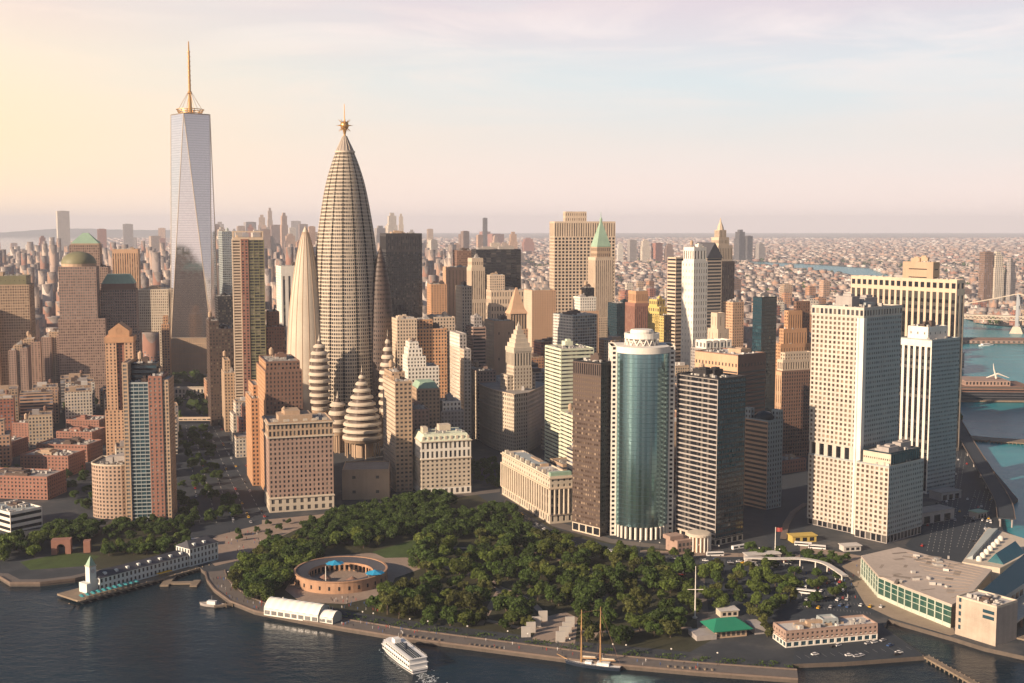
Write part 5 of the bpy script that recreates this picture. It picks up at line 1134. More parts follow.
flagpole(326, 590, 566, 'thin white flagpole inside the round fort courtyard')
# arched event tent
a, b = G(264, 615), G(318, 623); L = (b-a).length; ang = math.atan2(b.y-a.y, b.x-a.x)
tent = mat('tent_fabric', (0.78, 0.76, 0.68), rough=.6, na=.1); tt = thing('event_tent', 'long white ribbed event tent on the waterfront promenade', 'tent', a, ang); OCC.append((a.x+15, a.y+8, 20))
dp = 15
def tentpart(x0, x1, y0, y1, h, hh, name):
    n_ = 14; nb = max(1, round((x1-x0)/5)); q = QB()
    A = [(y0+(y1-y0)*k/n_, h+hh*math.sin(math.pi*k/n_)**.8 if 0 < k < n_ else h) for k in range(n_+1)]
    for i in range(nb):
        xa, xb = x0+(x1-x0)*i/nb, x0+(x1-x0)*(i+1)/nb; xm = (xa+xb)/2
        for k in range(n_):
            (ya, za), (yb_, zb_) = A[k], A[k+1]
            q.quads([[(xa, ya, za+.3), (xm, ya, za), (xm, yb_, zb_), (xa, yb_, zb_+.3)], [(xm, ya, za), (xb, ya, za+.3), (xb, yb_, zb_+.3), (xm, yb_, zb_)]])
    q.poly([(x0, y, z) for y, z in A][::-1]+[(x0, y0, 0), (x0, y1, 0)]); q.poly([(x1, y, z) for y, z in A]+[(x1, y1, 0), (x1, y0, 0)])
    for x in (x0, x1): q.quads([[(x, y0, 0), (x, y1, 0), (x, y1, h), (x, y0, h)]]); [q.tri((x, (y0+y1)/2, h), (x, A[k][0], A[k][1]), (x, A[k+1][0], A[k+1][1])) for k in range(n_)]
    q.quads([[(x0, y0, 0), (x1, y0, 0), (x1, y0, h), (x0, y0, h)], [(x1, y1, 0), (x0, y1, 0), (x0, y1, h), (x1, y1, h)]])
    q.build(name, tent, tt)
    for i in range(nb): 
        xa, xb = x0+(x1-x0)*(i+.12)/nb, x0+(x1-x0)*(i+.88)/nb; QB().box(xa, xb, y0-.12, y0-.02, .8, h*.75).build('tent_window', GL['c'], tt)
tentpart(0, L, 0, dp, 4.5, 5, 'tent_hall'); tentpart(L+.2, L+10, 1, dp-3, 3.6, 3.2, 'tent_annex')
# monument slabs
gran = mat('monument_granite', (0.46, 0.43, 0.39), ns=.2, na=.2)
sl_ = [(526, 637), (531, 632.5), (536.5, 627), (543, 621), (560.5, 642), (564, 637), (567, 632.5), (570, 627)]
nm = ['nearest', 'second', 'third', 'farthest']
for k, (px, py) in enumerate(sl_):
    p = G(px, py); t_ = QB().boxr(0, 0, 5.6, 1.1, 0, 6.6, 0).build('monument_slab', gran); t_.location = p; t_.rotation_euler.z = .12
    tag(t_, f'{nm[k%4]} grey granite slab of the {"left" if k < 4 else "right"} row facing the harbour', 'monument', 'granite monument slabs by the water')
# ------------------------------------------------------------------ long white pier building with a clock tower
a, b = G(100, 591), G(217, 559); L = (b-a).length; ang = math.atan2(b.y-a.y, b.x-a.x); dpt = 13
pa = thing('pier_building', 'long white pier building with dark roof and a small green topped tower', 'pier building', (a.x, a.y, GZ), ang); wallp = mat('white_boards', (0.66, 0.68, 0.64), na=.15)
stp = ST('white', 'd', bay=3.4, fl=4.4, ww=.5, wh=.6, rec=.3)
def blockp(x0, x1, y0, y1, h, roofh, root, pre=''):
    q = QB(); pn = []
    for O, U, N, w_ in (((x0, y0), (1, 0), (0, -1), x1-x0), ((x0, y1), (0, -1), (-1, 0), y1-y0), ((x1, y0), (0, 1), (1, 0), y1-y0), ((x1, y1), (-1, 0), (0, 1), x1-x0)): pn.append(facade(q, O, U, N, w_, 0, h, stp))
    q.build('wall', wallp, root)
    vis = list(pn[0])+list(pn[1]); 
    for p in vis[:50]: QB().quads(p).build('window', GL['d'], root)
    QB().quads(np.concatenate([p.reshape(-1, 4, 3) for p in vis[50:]]+[pn[2].reshape(-1, 4, 3), pn[3].reshape(-1, 4, 3)])).build('window', GL['d'], root, kind='stuff')
    m_ = (y0+y1)/2; i = min(4, (x1-x0)/4); e = .6; q = QB()
    q.quads([[(x0-e, y0-e, h), (x1+e, y0-e, h), (x1-i, m_, h+roofh), (x0+i, m_, h+roofh)], [(x1+e, y1+e, h), (x0-e, y1+e, h), (x0+i, m_, h+roofh), (x1-i, m_, h+roofh)]])
    q.tri((x0-e, y1+e, h), (x0-e, y0-e, h), (x0+i, m_, h+roofh)); q.tri((x1+e, y0-e, h), (x1+e, y1+e, h), (x1-i, m_, h+roofh)); q.build('roof', WALL['slate'], root)
    q = QB()
    for k in range(int((x1-x0)/9)): 
        xx = x0+6+9*k; q.box(xx-1, xx+1, y0+1.6, y0+4, h+.4, h+2.6)
    q.build('dormer', wallp, root)
blockp(0, L*.74, 0, dpt, 8.8, 3.5, pa); blockp(L*.742, L, -1.5, dpt+1.5, 13.5, 4, pa)
q = QB().box(-5.2, -.1, 3.5, 8.5, 0, 17); q.build('clock_tower', wallp, pa)
q = QB().box(-5.6, .2, 3.1, 8.9, 17, 17.6, True); q.build('tower_cornice', WALL['palestone'], pa)
ct_ = [o_ for o_ in pa.children if o_.name.startswith('clock_tower')][0]
QB().frustum([(-5.2, 3.5, 17.61), (-.1, 3.5, 17.61), (-.1, 8.5, 17.61), (-5.2, 8.5, 17.61)], [(-2.75, 5.9, 24), (-2.55, 5.9, 24), (-2.55, 6.1, 24), (-2.75, 6.1, 24)]).build('tower_roof', WALL['green'], ct_)
QB().tube((-2.65, 3.45, 13.8), (-2.65, 3.3, 13.8), 1.5, n=16).build('clock_face', WALL['rooflight'], ct_)
QB().box(-9, -5.3, 1.5, 10.5, 0, 6.5).build('porch', wallp, pa)
dk = thing('pier_deck', 'grey timber pier deck on piles under the long white pier building', 'pier', (a.x, a.y, 0), ang)
plank = mat('timber_deck', (0.23, 0.18, 0.13), ns=.2, na=.4)
QB().box(-21, L+6, -9, dpt+5, 1.3, GZ-.01, True).build('deck', plank, dk)
q = QB()
for k in range(int((L+22)/6)): q.tube((-20+6*k, -8.8, -3), (-29+6*k, -8.8, 2.9), .5, n=6)
q.build('pile', plank, dk)
tealm = mat('teal_parasol', (0.05, 0.28, 0.30))
pt0 = QB().rev([(1.8, 2.2), (.05, 3)], 6).build('parasol', tealm); QB().tube((0, 0, 0), (0, 0, 2.8), .07, n=4).build('pole', WALL['unit'], pt0)
Mx = Matrix.Translation((a.x, a.y, GZ)) @ Matrix.Rotation(ang, 4, 'Z')
for k in range(22):
    o = pt0 if k == 0 else copy_tree(pt0)
    o.location = Mx @ Vector((-18+(k % 11)*4.2 if k < 11 else -17+(k % 11)*4.2, -7.6 if k < 11 else -4.4, 0)); tag(o, 'small teal parasol on the deck of the long white pier building', 'parasol', 'teal parasols on the pier deck')
ym = mat('yellow_awning', (.55, .33, .03))
for k in range(3):
    o = QB().boxr(0, 0, 3.4, 3, 2.2, 2.6, 0, True); [o.tube((x, y, 0), (x, y, 2.3), .08, n=4) for x in (-1.5, 1.5) for y in (-1.3, 1.3)]
    o = o.build('awning', ym); o.location = Mx @ Vector((L*.46+3.9*k, -4, 0)); o.rotation_euler.z = ang; tag(o, f'yellow awning on the pier deck, {["left", "middle", "right"][k]} one of three', 'awning', 'yellow awnings on the pier deck')
# small T shaped dock and moored boats
a = G(170, 578, 1); dd = thing('floating_dock', 'brown T shaped floating dock below the white pier building', 'dock', (a.x, a.y, 0), .05)
QB().box(-3, 3, -18, 8, .2, 1.2).box(3.01, 22, -14, -9, .2, 1.19).box(18, 23, -20, -6, .2, 1.21).build('dock_deck', plank, dd)
# square red brick gate by the lawn
a = G(62, 553); tg = thing('brick_arch_pavilion', 'red brick pavilion with a round arched front beside the small lawn', 'pavilion', (a.x, a.y, GZ), .2)
q = QB().box(-7, -3, -4, 4, 0, 8).box(3, 7, -4, 4, 0, 8).box(-7, 7, -4, 4, 8.01, 11); q.build('wall', WALL['red'], tg)
q = QB()
for k in range(8):
    a0, a1 = math.pi*k/8, math.pi*(k+1)/8; q.quads([[(3*math.cos(a0), -4, 5+3*math.sin(a0)), (3*math.cos(a0), -4, 8), (3*math.cos(a1), -4, 8), (3*math.cos(a1), -4, 5+3*math.sin(a1))]])
q.build('arch', WALL['red'], tg); QB().box(16, 21, -3, 3, 0, 9).build('side_block', WALL['red'], tg)
# ------------------------------------------------------------------ shrine rotunda
a = G(698, 553); cr = thing('rotunda_house', 'small pink brick house with a curved white columned porch', 'house', (a.x, a.y, GZ), .45); OCC.append((a.x, a.y+10, 20))
QB().box(-16, 0, 4, 20, 0, 10).box(-20, -8, 8, 18, 10.01, 13).build('wall', WALL['rose'], cr); QB().rev([(8, 0), (8, 12)], 24, 6, 8, cap=True).build('porch_core', WALL['peach'], cr)
for k in range(9):
    t_ = -math.pi*.95+k*.33; QB().tube((6+9*math.cos(t_), 8+9*math.sin(t_), 0), (6+9*math.cos(t_), 8+9*math.sin(t_), 11.5), .6, n=8).build('column', WALL['white'], cr)
QB().rev([(9.8, 11.5), (9.8, 12.8), (8.6, 13.6), (.1, 14)], 24, 6, 8).build('porch_roof', WALL['palestone'], cr)
for k in range(4):
    QB().box(-15+3.6*k, -13+3.6*k, 3.9, 3.99, 5.5, 8).build('window', GL['d'], cr); QB().box(-15+3.6*k, -13+3.6*k, 3.9, 3.99, 1.5, 4).build('window', GL['d'], cr)
# ------------------------------------------------------------------ green roof pavilion and long quay office
a = G(716, 640); gp_ = thing('green_roof_pavilion', 'low pavilion with a bright green hipped roof near the water', 'pavilion', (a.x, a.y, GZ), .25); OCC.append((a.x+6, a.y+10, 20))
QB().box(1, 21, 2, 17, 0, 5).build('wall', WALL['tan'], gp_)
q = QB(); h_ = 5.2; x0, x1, y0, y1 = -2, 24, -1, 20; q.quads([[(x0, y0, h_), (x1, y0, h_), (x1-7, 11, 9.5), (x0+7, 11, 9.5)], [(x1, y1, h_), (x0, y1, h_), (x0+7, 11, 9.5), (x1-7, 11, 9.5)]]); q.tri((x0, y1, h_), (x0, y0, h_), (x0+7, 11, 9.5)); q.tri((x1, y0, h_), (x1, y1, h_), (x1-7, 11, 9.5))
q.box(x0+.4, x1-.4, y0+.4, y1-.4, 4.7, 5.1, True)
q.build('roof', mat('green_metal_roof', (0.02, 0.20, 0.115), rough=.6, na=.15), gp_)
for k in range(6): QB().box(1.6+3.2*k, 3.6+3.2*k, 1.9, 1.98, 1, 3.6).build('window', GL['d'], gp_)
QB().box(-12, .9, 1, 14, 0, 3).build('side_wing', WALL['grey'], gp_); QB().box(27, 35, 3, 18, 0, 4.2).build('side_wing', WALL['grey'], gp_)
hero('quay_office', 'long two storey brick quay office with white roof on the parking pier', OB, None, 786, 878, 633, 648, 14,
     [(0, 1, 0, 1, None, 642, ST('white', 't', bay=4.6, fl=5, ww=.7, wh=.7)), (0, 1, 0.003, .997, 642, 633, ST('rose', 'd', bay=3.2, fl=3.4, ww=.5, wh=.5)), (.45, .62, .35, .85, 633, 628, ST('coolgrey', 'c', bay=4, fl=4))], D=17, roofm='rooflight', sc=.4)
# ------------------------------------------------------------------ ferry terminal
def inside_(poly, x, y):
    c = False; j = len(poly)-1
    for i in range(len(poly)):
        (xi, yi), (xj, yj) = poly[i][:2], poly[j][:2]
        if (yi > y) != (yj > y) and x < (xj-xi)*(y-yi)/(yj-yi)+xi: c = not c
        j = i
    return c
def up(px, py, h): p = G(px, py, GZ+h); return (p.x, p.y)
RH = 15.0
roofp = [up(861, 556, RH), up(878, 575.5, RH), up(905, 587, RH), up(952, 605, RH), up(969, 596, RH), up(992, 570, RH), up(940, 558.5, RH), up(898, 547.5, RH)]
fo = G(905, 590); fy = thing('ferry_terminal', 'wide ferry terminal with flat tan roof and curved green glass wall', 'ferry terminal', (fo.x, fo.y, GZ)); OCC += [(G(900, 575).x, G(900, 575).y, 40), (G(950, 585).x, G(950, 585).y, 40)]
R_ = [(p[0]-fo.x, p[1]-fo.y) for p in roofp]
rtan = mat('terminal_roof', (0.46, 0.39, 0.33), ns=.02, na=.25)
cen = (sum(p[0] for p in R_)/8, sum(p[1] for p in R_)/8)
shr = lambda p, k: (cen[0]+(p[0]-cen[0])*k, cen[1]+(p[1]-cen[1])*k)
QB().prism([shr(p, 1.0) for p in R_], RH-1.3, RH+.3, bottom=True).build('roof', rtan, fy)
QB().prism([shr(p, .985) for p in R_[3:]]+[shr(R_[0], .985)], 0, RH-1.31, cap=False).build('wall', WALL['tan'], fy)
ggl = glass('green_terminal_glass', (0.010, 0.042, 0.034), (0.06, 0.12, 0.09), .4, rough=.08, spec=.8)
fr = QB()
for i in range(3):
    a, b = Vector(shr(R_[i], .985)), Vector(shr(R_[i+1], .985)); n_ = max(2, round((b-a).length/7))
    for k in range(n_):
        p, p2 = a.lerp(b, k/n_), a.lerp(b, (k+1)/n_); q = QB()
        for u in range(2):
            for v in range(3):
                A, B = p.lerp(p2, u/2), p.lerp(p2, (u+1)/2); z0, z1 = 2.6+(RH-4)*v/3, 2.6+(RH-4)*(v+1)/3; q.quads([[(*A, z0), (*B, z0), (*B, z1), (*A, z1)]])
        q.build('window', ggl, fy); nn = Vector((b-a)).normalized(); nn = Vector((nn.y, -nn.x))*.3
        fr.tube((*(p+nn), 0), (*(p+nn), RH-1.3), .4, n=5)
    nn = Vector((b-a)).normalized(); nn = Vector((nn.y, -nn.x))
    for z0, z1 in ((0, 2.6), (RH-1.6, RH-1.35), (6.8, 7.1), (10.4, 10.7)): fr.prism([tuple(a+nn*.25), tuple(b+nn*.25), tuple(b-nn*.1), tuple(a-nn*.1)], z0, z1, bottom=True)
fr.build('window_frame', mat('pale_green_frame', (0.50, 0.55, 0.46), rough=.5), fy)
u = QB(); rr = random.Random(3)
for k in range(16):
    px, py = rr.uniform(900, 955), rr.uniform(556, 588); p = up(px, py, RH); u.boxr(p[0]-fo.x, p[1]-fo.y, rr.uniform(1.5, 5), rr.uniform(1, 2.4), RH+.32, RH+rr.uniform(1, 2.4), rr.uniform(0, 3))
u.build('rooftop_unit', WALL['unit'], fy, kind='stuff')
u = QB()
for k in range(26):
    px, py = rr.uniform(880, 960), rr.uniform(552, 592); p = up(px, py, RH)
    if inside_([(x+fo.x, y+fo.y) for x, y in R_], *p): u.boxr(p[0]-fo.x, p[1]-fo.y, rr.uniform(4, 14), rr.uniform(.5, 5), RH+.31, RH+.33, rr.choice((.3, -.5, 1.1)))
u.build('roof_patch', mat('roof_patch', (0.30, 0.25, 0.205), ns=.1, na=.3, island=.25), fy, kind='stuff')
u = QB()
for k in range(1, 12):
    A, B = Vector(R_[7]).lerp(Vector(R_[3]), k/12), Vector(R_[5]).lerp(Vector(R_[4]), k/12); d = (B-A).normalized(); n_ = Vector((-d.y, d.x))*.18; A, B = A+d*4, B-d*4
    u.prism([tuple(A-n_), tuple(B-n_), tuple(B+n_), tuple(A+n_)], RH+.31, RH+.42)
u.build('roof_seam', WALL['tan'], fy)
# quay apron below the glass wall
sheet([(842, 566), (860, 558), (878, 595), (905, 608), (953, 628), (956, 634), (950, 635.5), (893, 618.5), (866, 606)], .03, mat('apron_concrete', (0.33, 0.26, 0.19), ns=.06, na=.3), 'quay')
# pale stair block and the old ship terminal with sloped dark roof
a = G(955, 634); sbk = thing('stair_block', 'tall pale concrete stair block at the corner of the ferry terminal over the water', OB, (a.x, a.y, GZ), -.3); Hh = z_at(a.y, 597)-GZ
h = Hh; b2 = G(984, 643); Lw = 27; q = QB().box(0, Lw, 0, 22, 0, h); q.build('wall', mat('stained_concrete', (0.42, 0.35, 0.28), ns=.12, na=.35), sbk)
sbk.rotation_euler.z = math.atan2(b2.y-a.y, b2.x-a.x)*1.0
for k in range(5): QB().box(2, 3.6, -.14, -.02, 4+4.2*k, 6.6+4.2*k).build('window', GL['t'], sbk)
for k in range(2): QB().box(Lw-9, Lw-1.5, -.14, -.02, h-8+3.4*k, h-6+3.4*k).build('window', GL['t'], sbk)
roofing(sbk, (0, Lw, 0, 22), h+.01, 'rooflight', True, 5, 'palestone', sc=.5)
p0, p1, p2, p3 = up(976, 597, 22), up(988, 607, 16), up(1040, 573, 16), up(1028, 552, 22)
mo = Vector((p1[0], p1[1])); mt = thing('old_ship_terminal', 'long ship terminal with sloped dark glass roof running to the right edge', 'ferry terminal', (mo.x, mo.y, GZ))
L2 = lambda p, z: (p[0]-mo.x, p[1]-mo.y, z)
QB().quads([[L2(p1, 16), L2(p2, 16), L2(p3, 23), L2(p0, 23)]]).build('sloped_roof', mat('dark_roof_glass', (0.02, 0.05, 0.065), rough=.15, spec=.8), mt)
q = QB().quads([[L2(p1, 0), L2(p2, 0), L2(p2, 16), L2(p1, 16)], [L2(p0, 0), L2(p1, 0), L2(p1, 16), L2(p0, 23)], [L2(p2, 0), L2(p3, 0), L2(p3, 23), L2(p2, 16)], [L2(p3, 0), L2(p0, 0), L2(p0, 23), L2(p3, 23)]]); q.build('wall', WALL['coolgrey'], mt)
d2 = (Vector(p2)-Vector(p1)); n2 = Vector((d2.y, -d2.x)).normalized()
for k in range(12):
    A = Vector(p1)-mo+d2*(k+.15)/12+n2*.12; B = Vector(p1)-mo+d2*(k+.85)/12+n2*.12; QB().quads([[(*A, 9), (*B, 9), (*B, 13), (*A, 13)]]).build('window', GL['k'], mt)
A, B = Vector(p1)-mo+n2*.1, Vector(p2)-mo+n2*.1
QB().prism([tuple(A+n2*14), tuple(B+n2*14), tuple(B), tuple(A)], 6.4, 7.6, bottom=True).build('canopy', WALL['palestone'], mt)
q = QB(); [q.tube((*(A+n2*13+d2*k/9), -3), (*(A+n2*13+d2*k/9), 6.4), .9, n=6) for k in range(10)]; q.build('column', WALL['brown'], mt)
QB().prism([tuple(A+n2*30), tuple(B+n2*30), tuple(B+n2*.3), tuple(A+n2*.3)], -3, .9).build('dock', plank, mt)
# upper right roof with skylight and cooling units
o_ = G(975, 566); ur = thing('roof_plant_building', 'pale building with a slanted skylight and rows of white roof tanks at the right edge', OB, (o_.x, o_.y, GZ))
pts = [up(962, 562, 12), up(1000, 568, 12), up(1045, 545, 12), up(988, 527, 12)]; Rp = [(p[0]-o_.x, p[1]-o_.y) for p in pts]
QB().prism(Rp, 0, 12).build('wall', WALL['palestone'], ur)
lerp2 = lambda u, v: tuple(Vector(Rp[0]).lerp(Vector(Rp[1]), u).lerp(Vector(Rp[3]).lerp(Vector(Rp[2]), u), v))
for k in range(7): 
    p = lerp2(.36, .1+.11*k); QB().rev([(2, 12.02), (2, 14.5), (1, 15.4), (.05, 15.6)], 12, *p).build('roof_tank', WALL['white'], ur)
A, B, C_, D_ = lerp2(.55, .12), lerp2(.95, .12), lerp2(.95, .6), lerp2(.55, .6); mA, mD = lerp2(.75, .12), lerp2(.75, .6)
q = QB().quads([[(*A, 12.02), (*mA, 19), (*mD, 19), (*D_, 12.02)], [(*mA, 19), (*B, 12.02), (*C_, 12.02), (*mD, 19)]]); q.tri((*A, 12.02), (*B, 12.02), (*mA, 19)); q.tri((*D_, 12.02), (*mD, 19), (*C_, 12.02)); q.build('skylight', mat('skylight_glass', (.03, .12, .15), rough=.1, spec=.8), ur)
A, B, C_, D_ = lerp2(.02, .1), lerp2(.2, .1), lerp2(.2, .95), lerp2(.02, .95); q = QB().quads([[(*A, 12.3), (*B, 15), (*C_, 15), (*D_, 12.3)], [(*B, 12.02), (*C_, 12.02), (*C_, 15), (*B, 15)]]); q.tri((*A, 12.02), (*B, 12.02), (*B, 15)); q.build('slanted_roof', WALL['coolgrey'], ur)
# breakwater and timber piers
def pier(name, lab, px, w_, h_, cat='pier', m=plank, piles=True):
    P_ = [G(x, y, 1.5) for x, y in px]; o = thing(name, lab, cat, (P_[0].x, P_[0].y, 0)); q = QB(); pl = QB()
    for i in range(len(P_)-1):
        a, b = (P_[i]-P_[0]).xy, (P_[i+1]-P_[0]).xy; d = (b-a).normalized(); n_ = Vector((-d.y, d.x))*w_/2
        q.prism([tuple(a-n_), tuple(b-n_), tuple(b+n_), tuple(a+n_)], h_-1, h_+.02*i, bottom=True)
        for k in range(int((b-a).length/4)):
            for s_ in (-1, 1): p = a+d*4*k+n_*s_*1.02; pl.tube((*p, -3), (*p, h_+.5), .35, n=5)
    q.build('deck', m, o)
    if piles: pl.build('pile', plank, o)
    return o
pier('breakwater', 'long narrow timber breakwater running out from the parking pier', [(926, 657), (985, 690)], 4, 2.2)
pier('wharf', 'dark wharf across the blue river below the ship museum pier', [(950, 436), (990, 440), (1060, 444)], 26, 2.4)
pier('boat_landing', 'short timber landing with the small boat moored at the promenade bend', [(238, 603), (214, 606)], 3, 1.6)
for k, (x0, x1, y0, y1) in enumerate(((402, 440, 638, 643), (470, 500, 647.5, 651), (668, 712, 669.5, 673))):
    for j in range(7):
        t_ = j/6; p = G(x0+(x1-x0)*t_, y0+(y1-y0)*t_+1, 0); q = QB().tube((0, 0, -3), (0, 0, 3.4), .7, n=7).tube((0, 1.6, -3), (0, 1.6, 3.2), .6, n=7).build('fender_pile', plank); q.location = (p.x, p.y-1.5, 0)
        tag(q, f'timber fender pile against the seawall {("behind the white ferry", "left of the schooner", "right of the schooner")[k]}', 'fender pile', 'timber fender piles '+("behind the ferry", "left of the schooner", "right of the schooner")[k])
# ship shaped pier pavilion on the river
a = G(944, 401, 2); pv = thing('pier_pavilion', 'broad pier pavilion with pink roof terrace and white wing sculpture on the river', 'pavilion', (a.x, a.y, 0), -.06)
sc_ = F/a.y; X1 = 104/sc_
QB().box(-20, X1, 0, 90, 1, 3, True).build('pier_deck', plank, pv)
q = QB(); pn = []
for k, (x0, x1, y0, y1, z0, z1, st_) in enumerate(((0, X1*.92, 6, 80, 3, 14, ST('brown', 'k', 'band', fl=4, wh=.6)), (10, X1*.86, 10, 76, 14.01, 22, ST('bronze', 'k', 'band', fl=5, wh=.5)), (34, X1*.66, 16, 70, 22.01, 29, ST('white', 'd', bay=5, fl=6)))):
    qq = QB()
    for O, U, N, w_ in (((x0, y0), (1, 0), (0, -1), x1-x0), ((x0, y1), (0, -1), (-1, 0), y1-y0), ((x1, y0), (0, 1), (1, 0), y1-y0), ((x1, y1), (-1, 0), (0, 1), x1-x0)): pn.append(facade(qq, O, U, N, w_, z0, z1, st_).reshape(-1, 4, 3))
    qq.quads([[(x0, y0, z1), (x1, y0, z1), (x1, y1, z1), (x0, y1, z1)]]); qq.build('wall', WALL[('slate', 'brown', 'rose')[k]], pv)
QB().quads(np.concatenate(pn)).build('window', GL['k'], pv, kind='stuff')
q = QB(); cxw, cyw = X1*.58, 40
for t_ in np.linspace(0, 1, 8): pass
q.tube((cxw, cyw, 30), (cxw-4, cyw, 44), 1.6, .8, 6); q.tube((cxw-4, cyw, 44), (cxw-5, cyw, 52), .8, .2, 6); q.tube((cxw-14, cyw, 31), (cxw+2, cyw, 37), .8, 1.4, 6); q.tube((cxw+2, cyw, 37), (cxw+18, cyw, 31), 1.4, .4, 6)
q.build('wing_sculpture', WALL['white'], pv)
a = G(955, 343, 2); o = thing('market_shed', 'long low brick red shed along the far river bank under the bridge', 'shed', (a.x, a.y, GZ-1), -.05); L3 = 260
QB().box(0, L3, 0, 36, 0, 7).build('wall', WALL['rose'], o); QB().quads([[(-1, -1, 7), (L3, -1, 7), (L3, 18, 11), (-1, 18, 11)], [(L3, 37, 7), (-1, 37, 7), (-1, 18, 11), (L3, 18, 11)]]).build('roof', WALL['brown'], o)
for k in range(24): QB().box(4+10.6*k, 9+10.6*k, -.14, -.02, 1, 5).build('window', GL['d'], o)
# ------------------------------------------------------------------ suspension bridge
a = G(1017, 333, 0); bo = a.copy(); br_ = thing('suspension_bridge', 'grey blue suspension bridge with a steel tower at the right edge', 'bridge', (a.x, a.y, 0)); 
steel = mat('bridge_steel', (0.34, 0.36, 0.38), rough=.6); sc_ = F/(a.y*cp+CAMZ*sp); zt = z_at(a.y, 294); zd = z_at(a.y, 317)
dv = Vector((G(940, 322, zd).xy-G(1017, 331, zd).xy)); dv = Vector((-1, .55)).normalized(); nv = Vector((-dv.y, dv.x))
def bp_(s, t, z): p = dv*s+nv*t; return (p.x, p.y, z)
q = QB()
for t in (-11, 11):
    q.frustum([bp_(-4, t-3, 16), bp_(4, t-3, 16), bp_(4, t+3, 16), bp_(-4, t+3, 16)], [bp_(-2.4, t-2, zt), bp_(2.4, t-2, zt), bp_(2.4, t+2, zt), bp_(-2.4, t+2, zt)])
for z in (zt-4, zd+22, zd-6): q.frustum([bp_(-2, -11, z), bp_(2, -11, z), bp_(2, 11, z), bp_(-2, 11, z)], [bp_(-2, -11, z+4), bp_(2, -11, z+4), bp_(2, 11, z+4), bp_(-2, 11, z+4)])
q.build('tower', steel, br_)
QB().frustum([bp_(-16, -22, -3), bp_(16, -22, -3), bp_(16, 22, -3), bp_(-16, 22, -3)], [bp_(-8, -17, 16), bp_(8, -17, 16), bp_(8, 17, 16), bp_(-8, 17, 16)]).build('pier_base', WALL['palestone'], br_)
q = QB()
for z0, z1, hw_ in ((zd-8, zd-6.4, 12), (zd, zd+2.6, 13)): q.frustum([bp_(-260, -hw_, z0), bp_(420, -hw_, z0), bp_(420, hw_, z0), bp_(-260, hw_, z0)][::1], [bp_(-260, -hw_, z1), bp_(420, -hw_, z1), bp_(420, hw_, z1), bp_(-260, hw_, z1)])
for k in range(68):
    for t in (-12, 12): q.tube(bp_(-258+10*k, t, zd-7), bp_(-253+10*k, t, zd), .7, n=3); q.tube(bp_(-253+10*k, t, zd), bp_(-248+10*k, t, zd-7), .7, n=3)
q.build('deck', WALL['palestone'], br_)
cab = lambda s: zd+3+(zt-zd-2)*(1-min(1, abs(s)/(330 if s > 0 else 300)))**1.7
for t in (-11.5, 11.5):
    q = QB(); S = np.linspace(-260, 330, 42); [q.tube(bp_(S[i], t, cab(S[i])), bp_(S[i+1], t, cab(S[i+1])), 1.1, n=5) for i in range(41)]; q.build('main_cable', WALL['palestone'], br_)
q = QB()
for s in range(-250, 330, 12):
    for t in (-11.5, 11.5): q.tube(bp_(s, t, zd+1), bp_(s, t, cab(s)), .25, n=3)
q.build('hanger', steel, br_, kind='stuff')
q = QB(); [q.boxr(*bp_(s, 0, 0)[:2], 7, 20, -3, zd-8.1, math.atan2(dv.y, dv.x)) for s in (345, 380, 415)]; q.build('approach_pier', WALL['tan'], br_)
# ------------------------------------------------------------------ boats
boatw = mat('boat_white', (0.78, 0.77, 0.74), rough=.4, na=.08); navy = mat('hull_dark', (0.02, 0.03, 0.05), rough=.35)
def hull(L, B, z0, z1, flare=.85, n=18, stern=.75):
    S = np.linspace(0, 1, n+1)
    wf = lambda s: B/2*(stern+(1-stern)*min(1, s/.3))*(1 if s < .55 else max(.02, 1-((s-.55)/.45)**2.2))
    q = QB(); lo = [(S_*L-L/2, wf(S_)*flare) for S_ in S]; hi = [(S_*L-L/2+(.03*L*S_**3), wf(S_)) for S_ in S]
    for i in range(n):
        for sg in (1, -1):
            q.quads([[(lo[i][0], sg*lo[i][1], z0), (lo[i+1][0], sg*lo[i+1][1], z0), (hi[i+1][0], sg*hi[i+1][1], z1+.5*S[i+1]**2), (hi[i][0], sg*hi[i][1], z1+.5*S[i]**2)]])
        q.quads([[(hi[i][0], -hi[i][1], z1-.4), (hi[i+1][0], -hi[i+1][1], z1-.4), (hi[i+1][0], hi[i+1][1], z1-.4), (hi[i][0], hi[i][1], z1-.4)]])
    q.quads([[(lo[0][0], -lo[0][1], z0), (hi[0][0], -hi[0][1], z1), (hi[0][0], hi[0][1], z1), (lo[0][0], lo[0][1], z0)]]); return q
a, b = G(420, 673, 0), G(384.5, 645, 0); L = (b-a).length; ang = math.atan2(b.y-a.y, b.x-a.x); m_ = (a+b)/2
fb = thing('sightseeing_ferry', 'white three deck sightseeing ferry cruising on the dark harbour', 'ferry boat', (m_.x, m_.y, 0), ang); Bm = L*.25
hull(L, Bm, -.5, 2.6).build('hull', boatw, fb); hull(L*1.004, Bm*1.03, 1.0, 1.5).build('hull_stripe', navy, fb)
